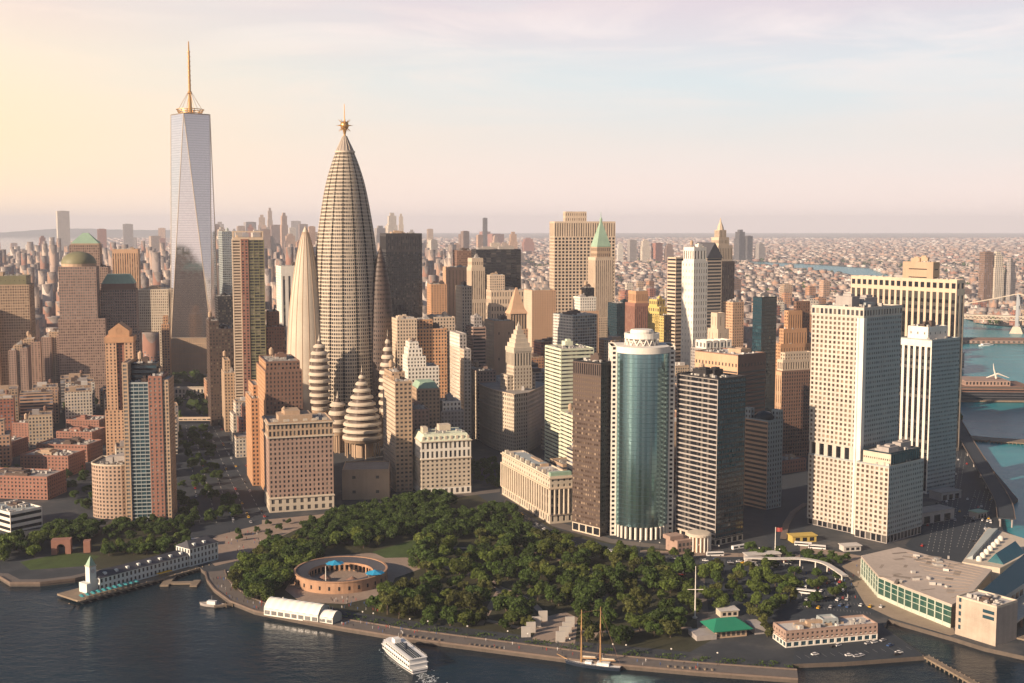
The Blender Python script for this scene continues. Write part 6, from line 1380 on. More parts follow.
for k, (x0, x1, w_, z0) in enumerate(((-.46, .30, .86, 2.3), (-.45, .22, .82, 5.0))):
    n_ = 14; q = QB(); q.box(x0*L, x1*L, -Bm*w_/2, Bm*w_/2, z0+.01, z0+2.5); q.prism([(x1*L, -Bm*w_/2), (x1*L+.09*L, -Bm*w_*.3), (x1*L+.12*L, 0), (x1*L+.09*L, Bm*w_*.3), (x1*L, Bm*w_/2)], z0+.01, z0+2.49); cab_ = q.build('cabin', boatw, fb); q = QB().box(x0*L-.5, x1*L+.9, -Bm*w_/2-.4, Bm*w_/2+.4, z0+2.5, z0+2.72, True); q.build('deck', boatw, fb)
    for j in range(n_):
        xa = x0*L+(x1-x0)*L*(j+.15)/n_; xb = x0*L+(x1-x0)*L*(j+.85)/n_
        for sg in (-1, 1): QB().box(xa, xb, sg*Bm*w_/2-.05, sg*Bm*w_/2+.05, z0+.9, z0+2.0).build('window', GL['k'], cab_)
wh_ = QB().box(.10*L, .19*L, -1.9, 1.9, 7.73, 10).build('wheelhouse', boatw, fb); QB().box(.192*L, .196*L, -1.7, 1.7, 8.6, 9.6).build('wheelhouse_window', GL['k'], wh_)
QB().rev([(.9, 7.73), (.8, 11)], 10, -.12*L, 0, cap=True).build('funnel', navy, fb); QB().tube((.08*L, 0, 10), (.08*L, 0, 14), .12, n=4).build('mast', WALL['unit'], fb)
q = QB()
for x in np.arange(-.43*L, .08*L, 1.6):
    for y in (-2.2, -.8, .8, 2.2): q.box(x, x+.5, y-.45, y+.45, 7.73, 8.25)
q.build('bench', WALL['teal'], fb, kind='stuff'); q = QB()
for sg in (-1, 1): q.tube((-.45*L, sg*Bm*.41, 8.7), (.22*L, sg*Bm*.41, 8.7), .06, n=4); [q.tube((x, sg*Bm*.41, 7.7), (x, sg*Bm*.41, 8.7), .05, n=3) for x in np.arange(-.45*L, .2*L, 2)]
q.build('railing', boatw, fb)
foam = mat('foam', (0.62, 0.66, 0.66), ns=.4, na=.6)
a, b = G(620, 668.5, 0), G(566, 661.5, 0); L = (b-a).length; ang = math.atan2(b.y-a.y, b.x-a.x); m_ = (a+b)/2
sn = thing('schooner', 'two masted sailing schooner with dark hull moored at the seawall', 'sailing ship', (m_.x, m_.y-3, 0), ang); spar = mat('varnished_spar', (.50, .30, .14), rough=.4)
hull(L, L*.2, -.4, 2.2, stern=.6).build('hull', navy, sn); hull(L*1.003, L*.205, 1.95, 2.3, stern=.6).build('rail', boatw, sn)
QB().box(-.3*L, -.08*L, -2, 2, 1.9, 3.6).box(.02*L, .14*L, -1.6, 1.6, 1.9, 3.2).build('deckhouse', boatw, sn)
m1, m2 = (z_at(m_.y-3, 611)), (z_at(m_.y-3, 606)); rg = QB()
for x, H_, in ((.22*L, m1), (-.13*L, m2)):
    QB().tube((x, 0, 1.5), (x, 0, H_*.72), .5, .4, 8).tube((x, 0, H_*.70), (x, 0, H_), .3, .15, 6).build('mast', spar, sn); QB().tube((x-.4, 0, 4.4), (x-.28*L, 0, 5.2), .28, .2, 6).build('boom', spar, sn)
    for sg in (-1, 1):
        for dx_ in (-1.8, 0, 1.8): rg.tube((x+dx_, sg*L*.09, 2.3), (x, 0, H_*.72), .07, n=3)
    q = QB().tube((x-.8, 0, 5.4), (x-.26*L, 0, 5.9), .6, .4, 8); q.build('furled_sail', WALL['palestone'], sn)
QB().tube((.48*L, 0, 2.6), (.68*L, 0, 5), .35, .15, 6).build('bowsprit', spar, sn); rg.tube((.67*L, 0, 4.9), (.22*L, 0, m1*.95), .07, n=3); rg.tube((.22*L, 0, m1*.95), (-.13*L, 0, m2*.95), .07, n=3); rg.tube((-.13*L, 0, m2*.95), (-.5*L, 0, 3), .07, n=3); rg.build('rigging', WALL['brown'], sn)
a = G(212, 606, 0); sb = thing('workboat', 'small grey workboat moored at the timber landing', 'boat', (a.x, a.y, 0), 2.9)
hull(17, 5, -.3, 1.6).build('hull', WALL['grey'], sb); QB().box(-3, 3, -1.5, 1.5, 1.3, 3.6).build('cabin', boatw, sb); QB().box(3.0, 3.1, -1.3, 1.3, 2.3, 3.3).build('window', GL['k'], sb); QB().tube((0, 0, 3.6), (0, 0, 7), .1, n=4).build('mast', WALL['unit'], sb)
a = G(985, 345.5, 0); sb = thing('tour_boat', 'small white tour boat on the far river near the bridge', 'boat', (a.x, a.y-8, 0), .3); hull(34, 9, -.3, 2.2).build('hull', boatw, sb); QB().box(-12, 7, -3.4, 3.4, 1.9, 5).build('cabin', boatw, sb); QB().box(-11, 6, -3.5, -3.42, 3, 4.2).build('window', GL['k'], sb)

# wake of the ferry: broken foam behind the stern
g_ = np.random.default_rng(8); q = QB(); st = Vector(G(421, 674, 0)); dr_ = (G(421, 673, 0)-G(384.5, 645, 0)).normalized(); pr_ = Vector((-dr_.y, dr_.x, 0))
for k in range(260):
    d = abs(g_.normal(0, 34)); p = st+dr_*d+pr_*g_.normal(0, 1.5+d*.07)*(1 if d < 6 else 1.2); s_ = g_.uniform(.3, 1.3); a_ = g_.uniform(0, 3.1); c_, n_ = math.cos(a_)*s_, math.sin(a_)*s_
    q.quads([[(p.x-c_, p.y-n_, .05), (p.x+n_*.5, p.y-c_*.5, .05), (p.x+c_, p.y+n_, .05), (p.x-n_*.5, p.y+c_*.5, .05)]])
for k in range(90):
    t_ = g_.random(); sg = g_.choice((-1, 1)); p = st-dr_*(t_*L*0+t_*48)+pr_*sg*(5+3*(1-t_)+g_.normal(0, .5)); s_ = g_.uniform(.2, .7); q.quads([[(p.x-s_, p.y, .05), (p.x, p.y-s_*.4, .05), (p.x+s_, p.y, .05), (p.x, p.y+s_*.4, .05)]])
q.build('wake_foam', foam, kind='stuff')
# elevated road along the river
vq = [(1006, 527), (1002, 508), (985, 478), (966, 446), (952, 420)]; V_ = [G(x, y) for x, y in vq]; vd = thing('elevated_road', 'elevated grey waterfront road on columns beside the blue river', 'viaduct', V_[0]); Vp = [Vector(p) for p in catmull([tuple((v-V_[0]).xy) for v in V_], 6)]; q = QB(); c_ = QB(); r_ = QB()
for i in range(len(Vp)-1):
    d = (Vp[i+1]-Vp[i]).normalized(); n_ = Vector((-d.y, d.x)); A, B = Vp[i], Vp[i+1]
    q.prism([tuple(A-n_*7), tuple(A+n_*7), tuple(B+n_*7), tuple(B-n_*7)][::-1], 6.4, 7.4, bottom=True)
    for s_ in (-1, 1): r_.prism([tuple(A+n_*s_*6.9-n_*.25), tuple(A+n_*s_*6.9+n_*.25), tuple(B+n_*s_*6.9+n_*.25), tuple(B+n_*s_*6.9-n_*.25)][::-1], 7.41, 8.4)
    if i % 2 == 0: [c_.tube((*(A+n_*s_*4.5), 0), (*(A+n_*s_*4.5), 6.4), .7, n=6) for s_ in (-1, 1)]
q.build('deck', asphalt, vd); r_.build('railing', coping, vd, kind='stuff'); c_.build('column', WALL['grey'], vd, kind='stuff')
for k, (px, py, w_, d_, h_, lab) in enumerate(((978, 517, 12, 9, 5, 'small shed with green roof on the shaded riverside lot'), (930, 520, 40, 16, 9, 'low grey garage beside the foot of the striped tower'), (945, 498, 26, 14, 7, 'low dark shed under the striped tower by the river road'))):
    p = G(px, py); o = thing('riverside_shed', lab, 'shed', (p.x, p.y, GZ), .5); QB().box(-w_/2, w_/2, -d_/2, d_/2, 0, h_).build('wall', WALL['grey'], o); QB().box(-w_/2-.5, w_/2+.5, -d_/2-.5, d_/2+.5, h_+.01, h_+.6, True).build('roof', WALL['green'] if k == 0 else WALL['roof'], o)
    for j in range(3): QB().box(-w_/2+w_*(.1+.3*j), -w_/2+w_*(.28+.3*j), -d_/2-.1, -d_/2-.02, .4, h_*.7).build('door', GL['k'], o)
# ------------------------------------------------------------------ filler blocks between the landmarks
def inside(poly, x, y):
    c = False; n_ = len(poly); j = n_-1
    for i in range(n_):
        xi, yi = poly[i][0], poly[i][1]; xj, yj = poly[j][0], poly[j][1]
        if (yi > y) != (yj > y) and x < (xj-xi)*(y-yi)/(yj-yi)+xi: c = not c
        j = i
    return c
def inside_np(poly, X, Y):
    c = np.zeros(X.shape, bool); n_ = len(poly); j = n_-1
    for i in range(n_):
        xi, yi = poly[i][0], poly[i][1]; xj, yj = poly[j][0], poly[j][1]
        m_ = (yi > Y) != (yj > Y)
        if yj != yi: c ^= m_ & (X < (xj-xi)*(Y-yi)/(yj-yi)+xi)
        j = i
    return c
AVENUE = [p[:2] for p in gpoly([(169, 372), (203, 372), (250, 480), (290, 524), (280, 560), (60, 560), (120, 520), (168, 520)])]
PARKZ = [p[:2] for p in gpoly([(-40, 580), (-40, 500), (60, 500), (60, 470), (100, 410), (104, 415), (110, 470), (168, 522), (250, 522), (420, 497), (505, 502), (560, 540), (700, 556), (770, 556), (790, 520), (775, 490), (800, 440), (945, 440), (985, 465), (1020, 500), (1020, 690), (0, 690)])]
LAND = [p[:2] for p in LP]
NOB = [[p[:2] for p in gpoly(z_)] for z_ in ([(428, 436), (548, 436), (548, 505), (428, 505)], [(298, 418), (396, 418), (400, 475), (330, 500), (300, 470)], [(380, 455), (470, 455), (470, 500), (380, 500)])]
FC = [('red brick', (0.34, 0.14, 0.09)), ('orange brick', (0.46, 0.25, 0.14)), ('tan', (0.44, 0.32, 0.22)), ('cream', (0.58, 0.47, 0.34)), ('pale stone', (0.62, 0.55, 0.45)), ('brown', (0.22, 0.14, 0.10)), ('grey', (0.32, 0.29, 0.27)), ('peach', (0.52, 0.34, 0.23)), ('dark', (0.07, 0.065, 0.065)), ('white', (0.70, 0.66, 0.58))]
FM = [uvfacade('facade_'+n_.replace(' ', '_'), c_, ww=.5, wh=.55) for n_, c_ in FC]; FB = [uvfacade('banded_facade_'+n_.replace(' ', '_'), c_, band=True, wh=.5) for n_, c_ in FC]
LMK = [(80, 'copper dome tower'), (120, 'orange crowned apartment tower'), (152, 'pale lattice block'), (188, 'glass spire tower'), (222, 'pale grey glass tower'), (248, 'red striped apartment tower'), (285, 'white tower with dark strips'), (347, 'shell tower'), (404, 'dark brown slab'), (440, 'orange brick front'),
       (478, 'cream art deco tower'), (500, 'black slab'), (518, 'stepped pyramid'), (544, 'peach brick tower'), (575, 'ribbed cream slab'), (602, 'green pyramid tower'), (645, 'curved glass tower'), (664, 'yellow stone block'), (695, 'white stone tower'), (725, 'art deco spire'), (765, 'narrow teal tower'), (795, 'stepped orange brick tower'), (838, 'white gridded tower'), (908, 'widest cream tower'), (945, 'black striped tower')]
rr = random.Random(21); used = {}
def filler(x, y, w_, d_, h_, ci, rot, band, stepped, tank):
    par = QB(); par.box(-w_/2, w_/2, -d_/2, d_/2, 0, h_*(.72 if stepped else 1))
    hz = h_*(.72 if stepped else 1); top = (w_, d_)
    if stepped: par.box(-w_*.36, w_*.36, -d_*.36, d_*.36, hz+.02, h_); top = (w_*.72, d_*.72); hz = h_
    o = par.build('city_block', (FB if band else FM)[ci], uv=(3.6, 3.9)); o.location = (x, y, GZ); o.rotation_euler.z = rot
    a, b = top[0]/2, top[1]/2; q = QB(); i = .2
    q.box(-a+i, a-i, -b+i, -b+1, hz+.02, hz+1.2).box(-a+i, a-i, b-1, b-i, hz+.02, hz+1.2).box(-a+i, -a+1, -b+1.01, b-1.01, hz+.02, hz+1.19).box(a-1, a-i, -b+1.01, b-1.01, hz+.02, hz+1.19); q.build('parapet', WALL['tan'], o)
    for k in range(rr.randint(1, 3)): 
        cx, cy = rr.uniform(-a*.55, a*.55), rr.uniform(-b*.5, b*.5); s1, s2 = rr.uniform(2, a*.4), rr.uniform(2, b*.4); QB().box(cx-s1, cx+s1, cy-s2, cy+s2, hz+.03+.02*k, hz+rr.uniform(2, 5.5)).build('lift_house', WALL[rr.choice(('grey', 'tan', 'rooflight', 'bronze'))], o)
    q = QB()
    for k in range(7): cx, cy = rr.uniform(-a*.8, a*.8), rr.uniform(-b*.8, b*.8); q.boxr(cx, cy, rr.uniform(1, 3.4), rr.uniform(.8, 2.4), hz+.03, hz+rr.uniform(.8, 2.2), 0)
    q.build('rooftop_unit', WALL['unit'], o, kind='stuff')
    if tank:
        q = QB().rev([(1.9, hz+3.2), (2, hz+7), (2.2, hz+7.1), (.05, hz+9)], 9, a*.4, b*.3); [q.tube((a*.4+1.3*sx, b*.3+1.3*sy, hz), (a*.4+1.3*sx, b*.3+1.3*sy, hz+3.3), .2, n=4) for sx in (-1, 1) for sy in (-1, 1)]; q.build('water_tank', WALL['brown'], o)
    px, py = proj(x, y, h_); bx, by = proj(x, y, 0)
    best = min(LMK, key=lambda l: abs(l[0]-px)); dxp = px-best[0]
    rel = 'behind' if abs(dxp) < 7 else ('left of' if dxp < 0 else 'right of')
    size = 'low' if h_ < 38 else 'mid height' if h_ < 70 else 'tall'
    feats = ([] if not stepped else ['stepped'])+([] if not band else ['banded'])
    lab = ' '.join([size]+feats+[FC[ci][0], 'block']+(['with water tank'] if tank else [])+[rel, 'the', best[1]])
    if lab in used:
        for ext in ('set farther back', 'nearer the water', 'with pale rooftop boxes', 'deeper in the skyline', 'partly hidden by neighbours'):
            if lab+', '+ext not in used: lab = lab+', '+ext; break
    lab = lab if len(lab.replace(',', ' ').split()) <= 16 else lab.replace('with water tank ', '').replace(' partly hidden by neighbours', ' half hidden')
    used[lab] = used.get(lab, 0)+1
    tag(o, lab, 'city building', 'city blocks between the towers')
th_ = R(20); ca, sa = math.cos(th_), math.sin(th_); nfil = 0; cell = 45
near_pts = []
for i in range(-60, 60):
    for j in range(-10, 60):
        u, v = i*cell+rr.uniform(-5, 5), j*cell+rr.uniform(-5, 5); x, y = u*ca-v*sa, u*sa+v*ca
        if not (1060 < y < 1960): continue
        px, py = proj(x, y, 0)
        if not (-25 < px < 935) or any(inside(z_, x, y) for z_ in NOB): continue
        if not inside(LAND, x, y) or inside(AVENUE, x, y) or inside(PARKZ, x, y): continue
        w_, d_ = rr.uniform(24, 39), rr.uniform(24, 39); rad = max(w_, d_)*.5
        if any((x-a)**2+(y-b)**2 < (rad+r_*.8)**2 for a, b, r_ in OCC): continue
        cap = 58 if y < 1250 else 75 if y < 1500 else 85
        if px > 740 : cap = 45
        if px < 110: cap = 45
        if px < 235 and 110 < px: cap = 34
        h_ = min(cap, max(16, rr.gauss(48, 20)))
        near_pts.append((x, y, w_, d_, h_))
near_pts.sort(key=lambda p: p[1])
for x, y, w_, d_, h_ in near_pts[:215]:
    filler(x, y, w_, d_, h_, rr.choices(range(10), (3, 3, 5, 5, 4, 2, 2, 4, .8, 2))[0], th_, rr.random() < .18, rr.random() < .3 and h_ > 40, rr.random() < .35); OCC.append((x, y, 18))
# ------------------------------------------------------------------ far skyline towers, each its own building
sky_t = [(63, 211, 12, 'grey tapering tower standing alone on the hazy left skyline', 4), (128, 224, 10, 'grey slab tower right of the green pyramid roof on the skyline', 6), (102, 229, 9, 'reddish tower behind the green pyramid roof', 0), (155, 236, 10, 'hazy tan tower just left of the glass spire tower', 2), (162, 228, 7, 'slim hazy tower touching the left of the glass spire tower', 7),
         (270, 208, 5, 'thinnest tallest spire of the hazy midtown cluster', 2), (262, 215, 8, 'tan tower left of the thinnest midtown spire', 2), (284, 213, 7, 'peach tower right of the thinnest midtown spire', 7), (250, 222, 11, 'broad hazy tower left in the midtown cluster', 6), (241, 226, 8, 'tan tower above the red striped apartment tower', 2),
         (296, 221, 10, 'hazy grey tower above the pale petal', 6), (277, 225, 13, 'brown tower in front of the midtown cluster', 5), (220, 222, 10, 'tall hazy tower right of the glass spire tower', 6), (392, 213, 10, 'tall pale tower above the dark brown slab', 4), (401, 214, 5, 'pointed tower above the dark brown slab', 3), (380, 226, 12, 'hazy block right of the shell tower on the skyline', 6),
         (430, 229, 6, 'thin tower right of the dark brown slab on the skyline', 2), (428, 240, 13, 'grey rose block below the thin skyline tower', 6), (485, 218, 4.5, 'very thin dark tower standing alone above the black slab', 8), (495, 234, 14, 'rose block beside the very thin dark tower', 0), (511, 237, 9, 'blue grey tower right of the rose skyline block', 6), (463, 234, 8, 'dark tower left of the very thin dark tower', 5), (528, 238, 11, 'rose tower left of the ribbed cream slab', 0),
         (620, 243, 6, 'white tower right of the ribbed cream slab in the far distance', 9), (632, 240, 8, 'grey glass tower second in the distant riverside row', 6), (645, 240, 9, 'pale tower third in the distant riverside row', 4), (657, 243, 9, 'rose tower fourth in the distant riverside row', 0), (669, 244, 8, 'brown tower last in the distant riverside row', 5), (740, 230, 9, 'tall blue green glass tower alone on the right skyline', 8), (748, 236, 7, 'lower glass tower attached to the right of the blue green tower', 8), (760, 243, 8, 'small grey tower right of the blue green towers', 6),
         (986, 252, 10, 'brown high rise above the bridge at the far right', 5), (997, 252, 11, 'pale high rise beside the brown one above the bridge', 4), (1010, 259, 8, 'blue grey tower right of the pale high rise above the bridge', 6), (590, 262, 8, 'small block behind the ribbed cream slab', 2)]
def skytower(px, yt, wpx, lab, ci, Y, grp=None):
    H = z_at(Y, yt); x = x_at(Y, H*.7, px); w_ = wpx/F*Y*.95; d_ = w_*rr.uniform(.7, 1.1)
    q = QB(); st_ = H > 120 and rr.random() < .6
    if st_: q.box(-w_/2, w_/2, -d_/2, d_/2, 0, H*.72).box(-w_*.4, w_*.4, -d_*.4, d_*.4, H*.72+.02, H*.93).box(-w_*.22, w_*.22, -d_*.22, d_*.22, H*.93+.02, H)
    else: q.box(-w_/2, w_/2, -d_/2, d_/2, 0, H-3).box(-w_*.3, w_*.3, -d_*.3, d_*.3, H-2.98, H)
    o = q.build('skyline_tower', FM[ci], uv=(6, 6)); o.location = (x, Y, GZ); o.rotation_euler.z = R(rr.choice((12, 20, 28))); tag(o, lab, 'skyscraper', grp)
for px, yt, wpx, lab, ci in sky_t:
    Y = 3600 if px > 970 else 8000 if 600 < px < 690 else 8600 if px > 700 else rr.uniform(9000, 13000)
    skytower(px, yt, wpx, lab, ci, Y)
for k in range(108):
    px = rr.choice((rr.uniform(206, 330), rr.uniform(206, 330), rr.uniform(375, 540), rr.uniform(-5, 165)))
    yt = rr.uniform(224, 250) if px > 200 else rr.uniform(236, 256); yt += 6 if px > 430 else 0
    side = 'left of the glass spire tower' if px < 170 else 'between the spire tower and the shell tower' if px < 340 else 'behind the dark brown slab' if px < 430 else 'behind the black slab'
    ci = rr.choice((0, 1, 2, 3, 4, 6, 7, 5)); skytower(px, yt, rr.uniform(5, 11), f'hazy {FC[ci][0]} tower on the far skyline {side}', ci, rr.uniform(7000, 13500), 'hazy skyline towers '+side)
for k in range(60):
    px = rr.choice((rr.uniform(615, 690), rr.uniform(735, 860), rr.uniform(735, 860), rr.uniform(965, 1030), rr.uniform(520, 560)))
    Y = rr.uniform(2500, 4200); ci = rr.choice((0, 1, 1, 2, 7, 5, 4)); hh = rr.uniform(38, 78) if px < 960 else rr.uniform(25, 45); Y = max(Y, 3000) if px > 960 else Y
    x = x_at(Y, 30, px)
    if not inside(LAND, x, Y): continue
    pt = proj(x, Y, hh); side = 'behind the curved glass tower' if px < 700 else 'above the far river bank by the bridge' if px > 950 else 'right of the art deco spire tower' if px > 700 else 'right of the black slab'
    skytower(px, pt[1], rr.uniform(18, 30)/Y*F, f'{FC[ci][0]} housing tower {side}', ci, Y, 'housing towers '+side); OCC.append((x, Y, 26))
# ------------------------------------------------------------------ the far city as one mass
def city_mass(name, boxes, m):
    B = np.array(boxes); n_ = len(B); x, y, w_, d_, h_, r_ = B.T; c_, s_ = np.cos(r_), np.sin(r_)
    V = np.zeros((n_, 8, 3))
    for k, (sx, sy) in enumerate(((-1, -1), (1, -1), (1, 1), (-1, 1))):
        X = sx*w_/2; Yv = sy*d_/2; V[:, k, 0] = V[:, k+4, 0] = x+X*c_-Yv*s_; V[:, k, 1] = V[:, k+4, 1] = y+X*s_+Yv*c_; V[:, k, 2] = GZ-.5; V[:, k+4, 2] = GZ+h_
    Fi = np.array([[0, 1, 5, 4], [1, 2, 6, 5], [2, 3, 7, 6], [3, 0, 4, 7], [4, 5, 6, 7]]); idx = (np.arange(n_)[:, None, None]*8+Fi[None]).reshape(-1)
    me = bpy.data.meshes.new(name); me.vertices.add(n_*8); me.vertices.foreach_set('co', V.astype(np.float32).ravel()); me.loops.add(len(idx)); me.loops.foreach_set('vertex_index', idx.astype(np.int32)); me.polygons.add(n_*5); me.polygons.foreach_set('loop_start', (np.arange(n_*5)*4).astype(np.int32))
    U = np.zeros((n_, 5, 4, 2)); nb = np.stack([np.round(w_/5), np.round(d_/5), np.round(w_/5), np.round(d_/5), w_*0], 1); U[:, :, 1, 0] = U[:, :, 2, 0] = nb; U[:, :4, 2, 1] = U[:, :4, 3, 1] = (h_/4.5)[:, None]
    l = me.uv_layers.new(name='UVMap'); l.data.foreach_set('uv', U.astype(np.float32).ravel()); me.update(calc_edges=True); me.materials.append(m)
    o = bpy.data.objects.new(name, me); C.objects.link(o); o['kind'] = 'stuff'; return o
pal = [(0.0, (0.30, 0.16, 0.12)), (.16, (0.38, 0.24, 0.17)), (.32, (0.45, 0.33, 0.26)), (.48, (0.50, 0.41, 0.34)), (.62, (0.34, 0.28, 0.25)), (.74, (0.56, 0.49, 0.43)), (.86, (0.24, 0.18, 0.155)), (.95, (0.66, 0.61, 0.56))]
cm = uvfacade('far_city_facade', None, palette=pal, ww=.5, wh=.5); boxes = []
def lay(y0, y1, cell, prob, hf, wf, pxr=(-60, 1085)):
    n0 = int(y1*1.2/cell)
    I, J = np.meshgrid(np.arange(-n0, n0), np.arange(-n0, n0), indexing='ij'); I = I.ravel(); J = J.ravel()
    u = I*cell+RNG.uniform(-.15, .15, I.shape)*cell; v = J*cell+RNG.uniform(-.15, .15, I.shape)*cell; X = u*ca-v*sa; Yv = u*sa+v*ca
    PX = 512+F*X/np.maximum(1, Yv*cp+CAMZ*sp); k = (Yv > y0) & (Yv < y1) & (PX > pxr[0]) & (PX < pxr[1]) & (RNG.random(I.shape) < prob); X, Yv, PX = X[k], Yv[k], PX[k]
    k = inside_np(LAND, X, Yv); X, Yv, PX = X[k], Yv[k], PX[k]
    occ = np.array(OCC)
    for x, y, px in zip(X, Yv, PX):
        if y < 4300 and (((occ[:, 0]-x)**2+(occ[:, 1]-y)**2) < (occ[:, 2]*.8+cell*.4)**2).any(): continue
        if y < 2300 and (inside(AVENUE, x, y) or inside(PARKZ, x, y)): continue
        boxes.append((x, y, wf()*cell, wf()*cell, hf(px, y), th_+rr.choice((0, 0, 0, math.pi/2))))
g_ = lambda m_, s_, a, b: min(b, max(a, rr.gauss(m_, s_)))
lay(1400, 1960, 50, .0, lambda px, y: 30, lambda: .7)
lay(1960, 2700, 38, .93, lambda px, y: g_(42, 20, 14, 85) if px < 640 else g_(24, 12, 9, 60), lambda: rr.uniform(.6, .84))
lay(2700, 3900, 30, .9, lambda px, y: (g_(46, 30, 10, 140) if px < 570 else g_(19, 12, 8, 62)), lambda: rr.uniform(.55, .86))
lay(3900, 7000, 37, .85, lambda px, y: (g_(50, 42, 9, 190) if px < 470 else g_(14, 8, 7, 60)), lambda: rr.uniform(.5, .85))
lay(7000, 13500, 62, .62, lambda px, y: g_(13, 7, 6, 60), lambda: rr.uniform(.35, .8))
lay(13500, 24000, 130, .5, lambda px, y: g_(14, 7, 6, 50), lambda: rr.uniform(.3, .6))
city_mass('far_city', boxes, cm)
def leafquads(n_, pts, nrm, smin, smax, rng):
    """random leaf clump cards: one square each at pts, roughly facing nrm"""
    d = nrm+rng.normal(0, .55, (n_, 3)); d /= np.linalg.norm(d, axis=1, keepdims=True); a = np.cross(d, rng.normal(0, 1, (n_, 3))); a /= np.linalg.norm(a, axis=1, keepdims=True); b = np.cross(d, a)
    s = rng.uniform(smin, smax, (n_, 1))*.5; s2 = s*rng.uniform(.6, 1.1, (n_, 1))
    return np.stack([pts-a*s-b*s2, pts+a*s-b*s2*.5, pts+a*s*.6+b*s2, pts-a*s+b*s2*.8], 1)
def leafmat(name, c, vary=.3):
    m = mat(name, c, rough=.65, ns=.12, na=.25, spec=.25, vary=vary, island=.38); t = NT(m.node_tree); b = t.n['Principled BSDF']
    tr = t.new('ShaderNodeBsdfTranslucent'); src = b.inputs['Base Color'].links[0].from_socket; t.link(src, tr.inputs['Color'])
    mx = t.new('ShaderNodeMixShader'); mx.inputs[0].default_value = .45; t.link(b.outputs[0], mx.inputs[1]); t.link(tr.outputs[0], mx.inputs[2]); t.link(mx.outputs[0], t.n['Material Output'].inputs['Surface']); return m
LEAF = [leafmat('leaf_dark_green', (0.078, 0.126, 0.028)), leafmat('leaf_mid_green', (0.115, 0.160, 0.032)), leafmat('leaf_olive', (0.118, 0.130, 0.036)), leafmat('leaf_light_green', (0.13, 0.165, 0.034)), leafmat('leaf_yellow', (0.30, 0.24, 0.03), .1)]
bark = mat('tree_bark', (0.10, 0.075, 0.05), ns=.8, na=.4)
def crown_mesh(seed, m, r=7.0, h=11.5):
    g_ = np.random.default_rng(seed); Q = []
    nl = g_.integers(11, 17)
    for k in range(nl):
        a = g_.uniform(0, 6.28); rr_ = r*.62*math.sqrt(g_.random()); c_ = np.array((rr_*math.cos(a)*1.12, rr_*math.sin(a)*1.12, 5.6+g_.uniform(-.30, .46)*h*.8*(1-.45*rr_/r))); lr = r*g_.uniform(.22, .44); n_ = int(190*(lr/2.8)**2)
        d = g_.normal(0, 1, (n_, 3)); d[:, 2] = d[:, 2]*.85+.15; d /= np.linalg.norm(d, axis=1, keepdims=True); pts = c_+d*lr*g_.uniform(.62, 1.06, (n_, 1))*np.array((1, 1, .82)); Q.append(leafquads(n_, pts, d, .55, 1.35, g_))
    q = QB().quads(np.concatenate(Q)); me = q.mesh('crown'); me.materials.append(m); return me
def trunk_mesh(seed):
    g_ = random.Random(seed); q = QB().tube((0, 0, -.2), (g_.uniform(-.3, .3), g_.uniform(-.3, .3), 4.5), .42, .28, 7)
    for k in range(4):
        a = k*1.57+g_.uniform(-.4, .4); q.tube((0, 0, 3.6), (2.4*math.cos(a), 2.4*math.sin(a), 7+g_.uniform(0, 1.5)), .2, .07, 5)
    me = q.mesh('trunk'); me.materials.append(bark); return me
CR = [(crown_mesh(10+k, LEAF[ci], r, h), ci) for k, (ci, r, h) in enumerate(((0, 7.6, 12), (0, 6.2, 15), (1, 8.2, 12), (1, 6.6, 11), (2, 7.4, 11), (3, 6.4, 11.5), (4, 5.5, 9), (0, 8.4, 13.5), (2, 5.6, 14), (3, 7.8, 12.5)))]
TR = [trunk_mesh(k) for k in range(3)]
TREE_N = 0; spill = []
KIND = {0: 'dark green', 1: 'mid green', 2: 'olive green', 3: 'light green', 4: 'yellow'}
TREES = []
def tree(x, y, s, v, where, z=GZ): TREES.append((y, x, s, v, where, rr.uniform(0, 6.28), rr.uniform(.88, 1.12)))
def grow():
    TREES.sort()
    for y, x, s, v, where, a_, k_ in TREES[:300]:
        me, ci = CR[v]; o = thing('park_tree', f'{KIND[ci]} leafy tree {where}', 'tree', (x, y, GZ), a_, f'{KIND[ci]} trees {where}'); o.scale = (s, s, s*k_)
        for nm, m_ in (('crown', me), ('trunk', TR[v % 3])):
            c_ = bpy.data.objects.new(nm, m_); C.objects.link(c_); c_.parent = o
    Q = []
    for y, x, s, v, where, a_, k_ in TREES[300:]:
        me = CR[v][0]; V = np.zeros(len(me.vertices)*3, np.float32); me.vertices.foreach_get('co', V); V = V.reshape(-1, 3).astype(float)*np.array((s, s, s*k_)); c2_, s2_ = math.cos(a_), math.sin(a_)
        V = np.stack([V[:, 0]*c2_-V[:, 1]*s2_+x, V[:, 0]*s2_+V[:, 1]*c2_+y, V[:, 2]+GZ], 1); Q.append(V.reshape(-1, 4, 3))
    if Q: QB().quads(np.concatenate(Q)).build('tree_mass', LEAF[0], kind='stuff')
BLOCK = [(c0.x, c0.y, r_) for c0, r_ in ((G(341, 580), 39), (G(300, 612), 14), (G(690, 600), 1), (G(716, 636), 20))]
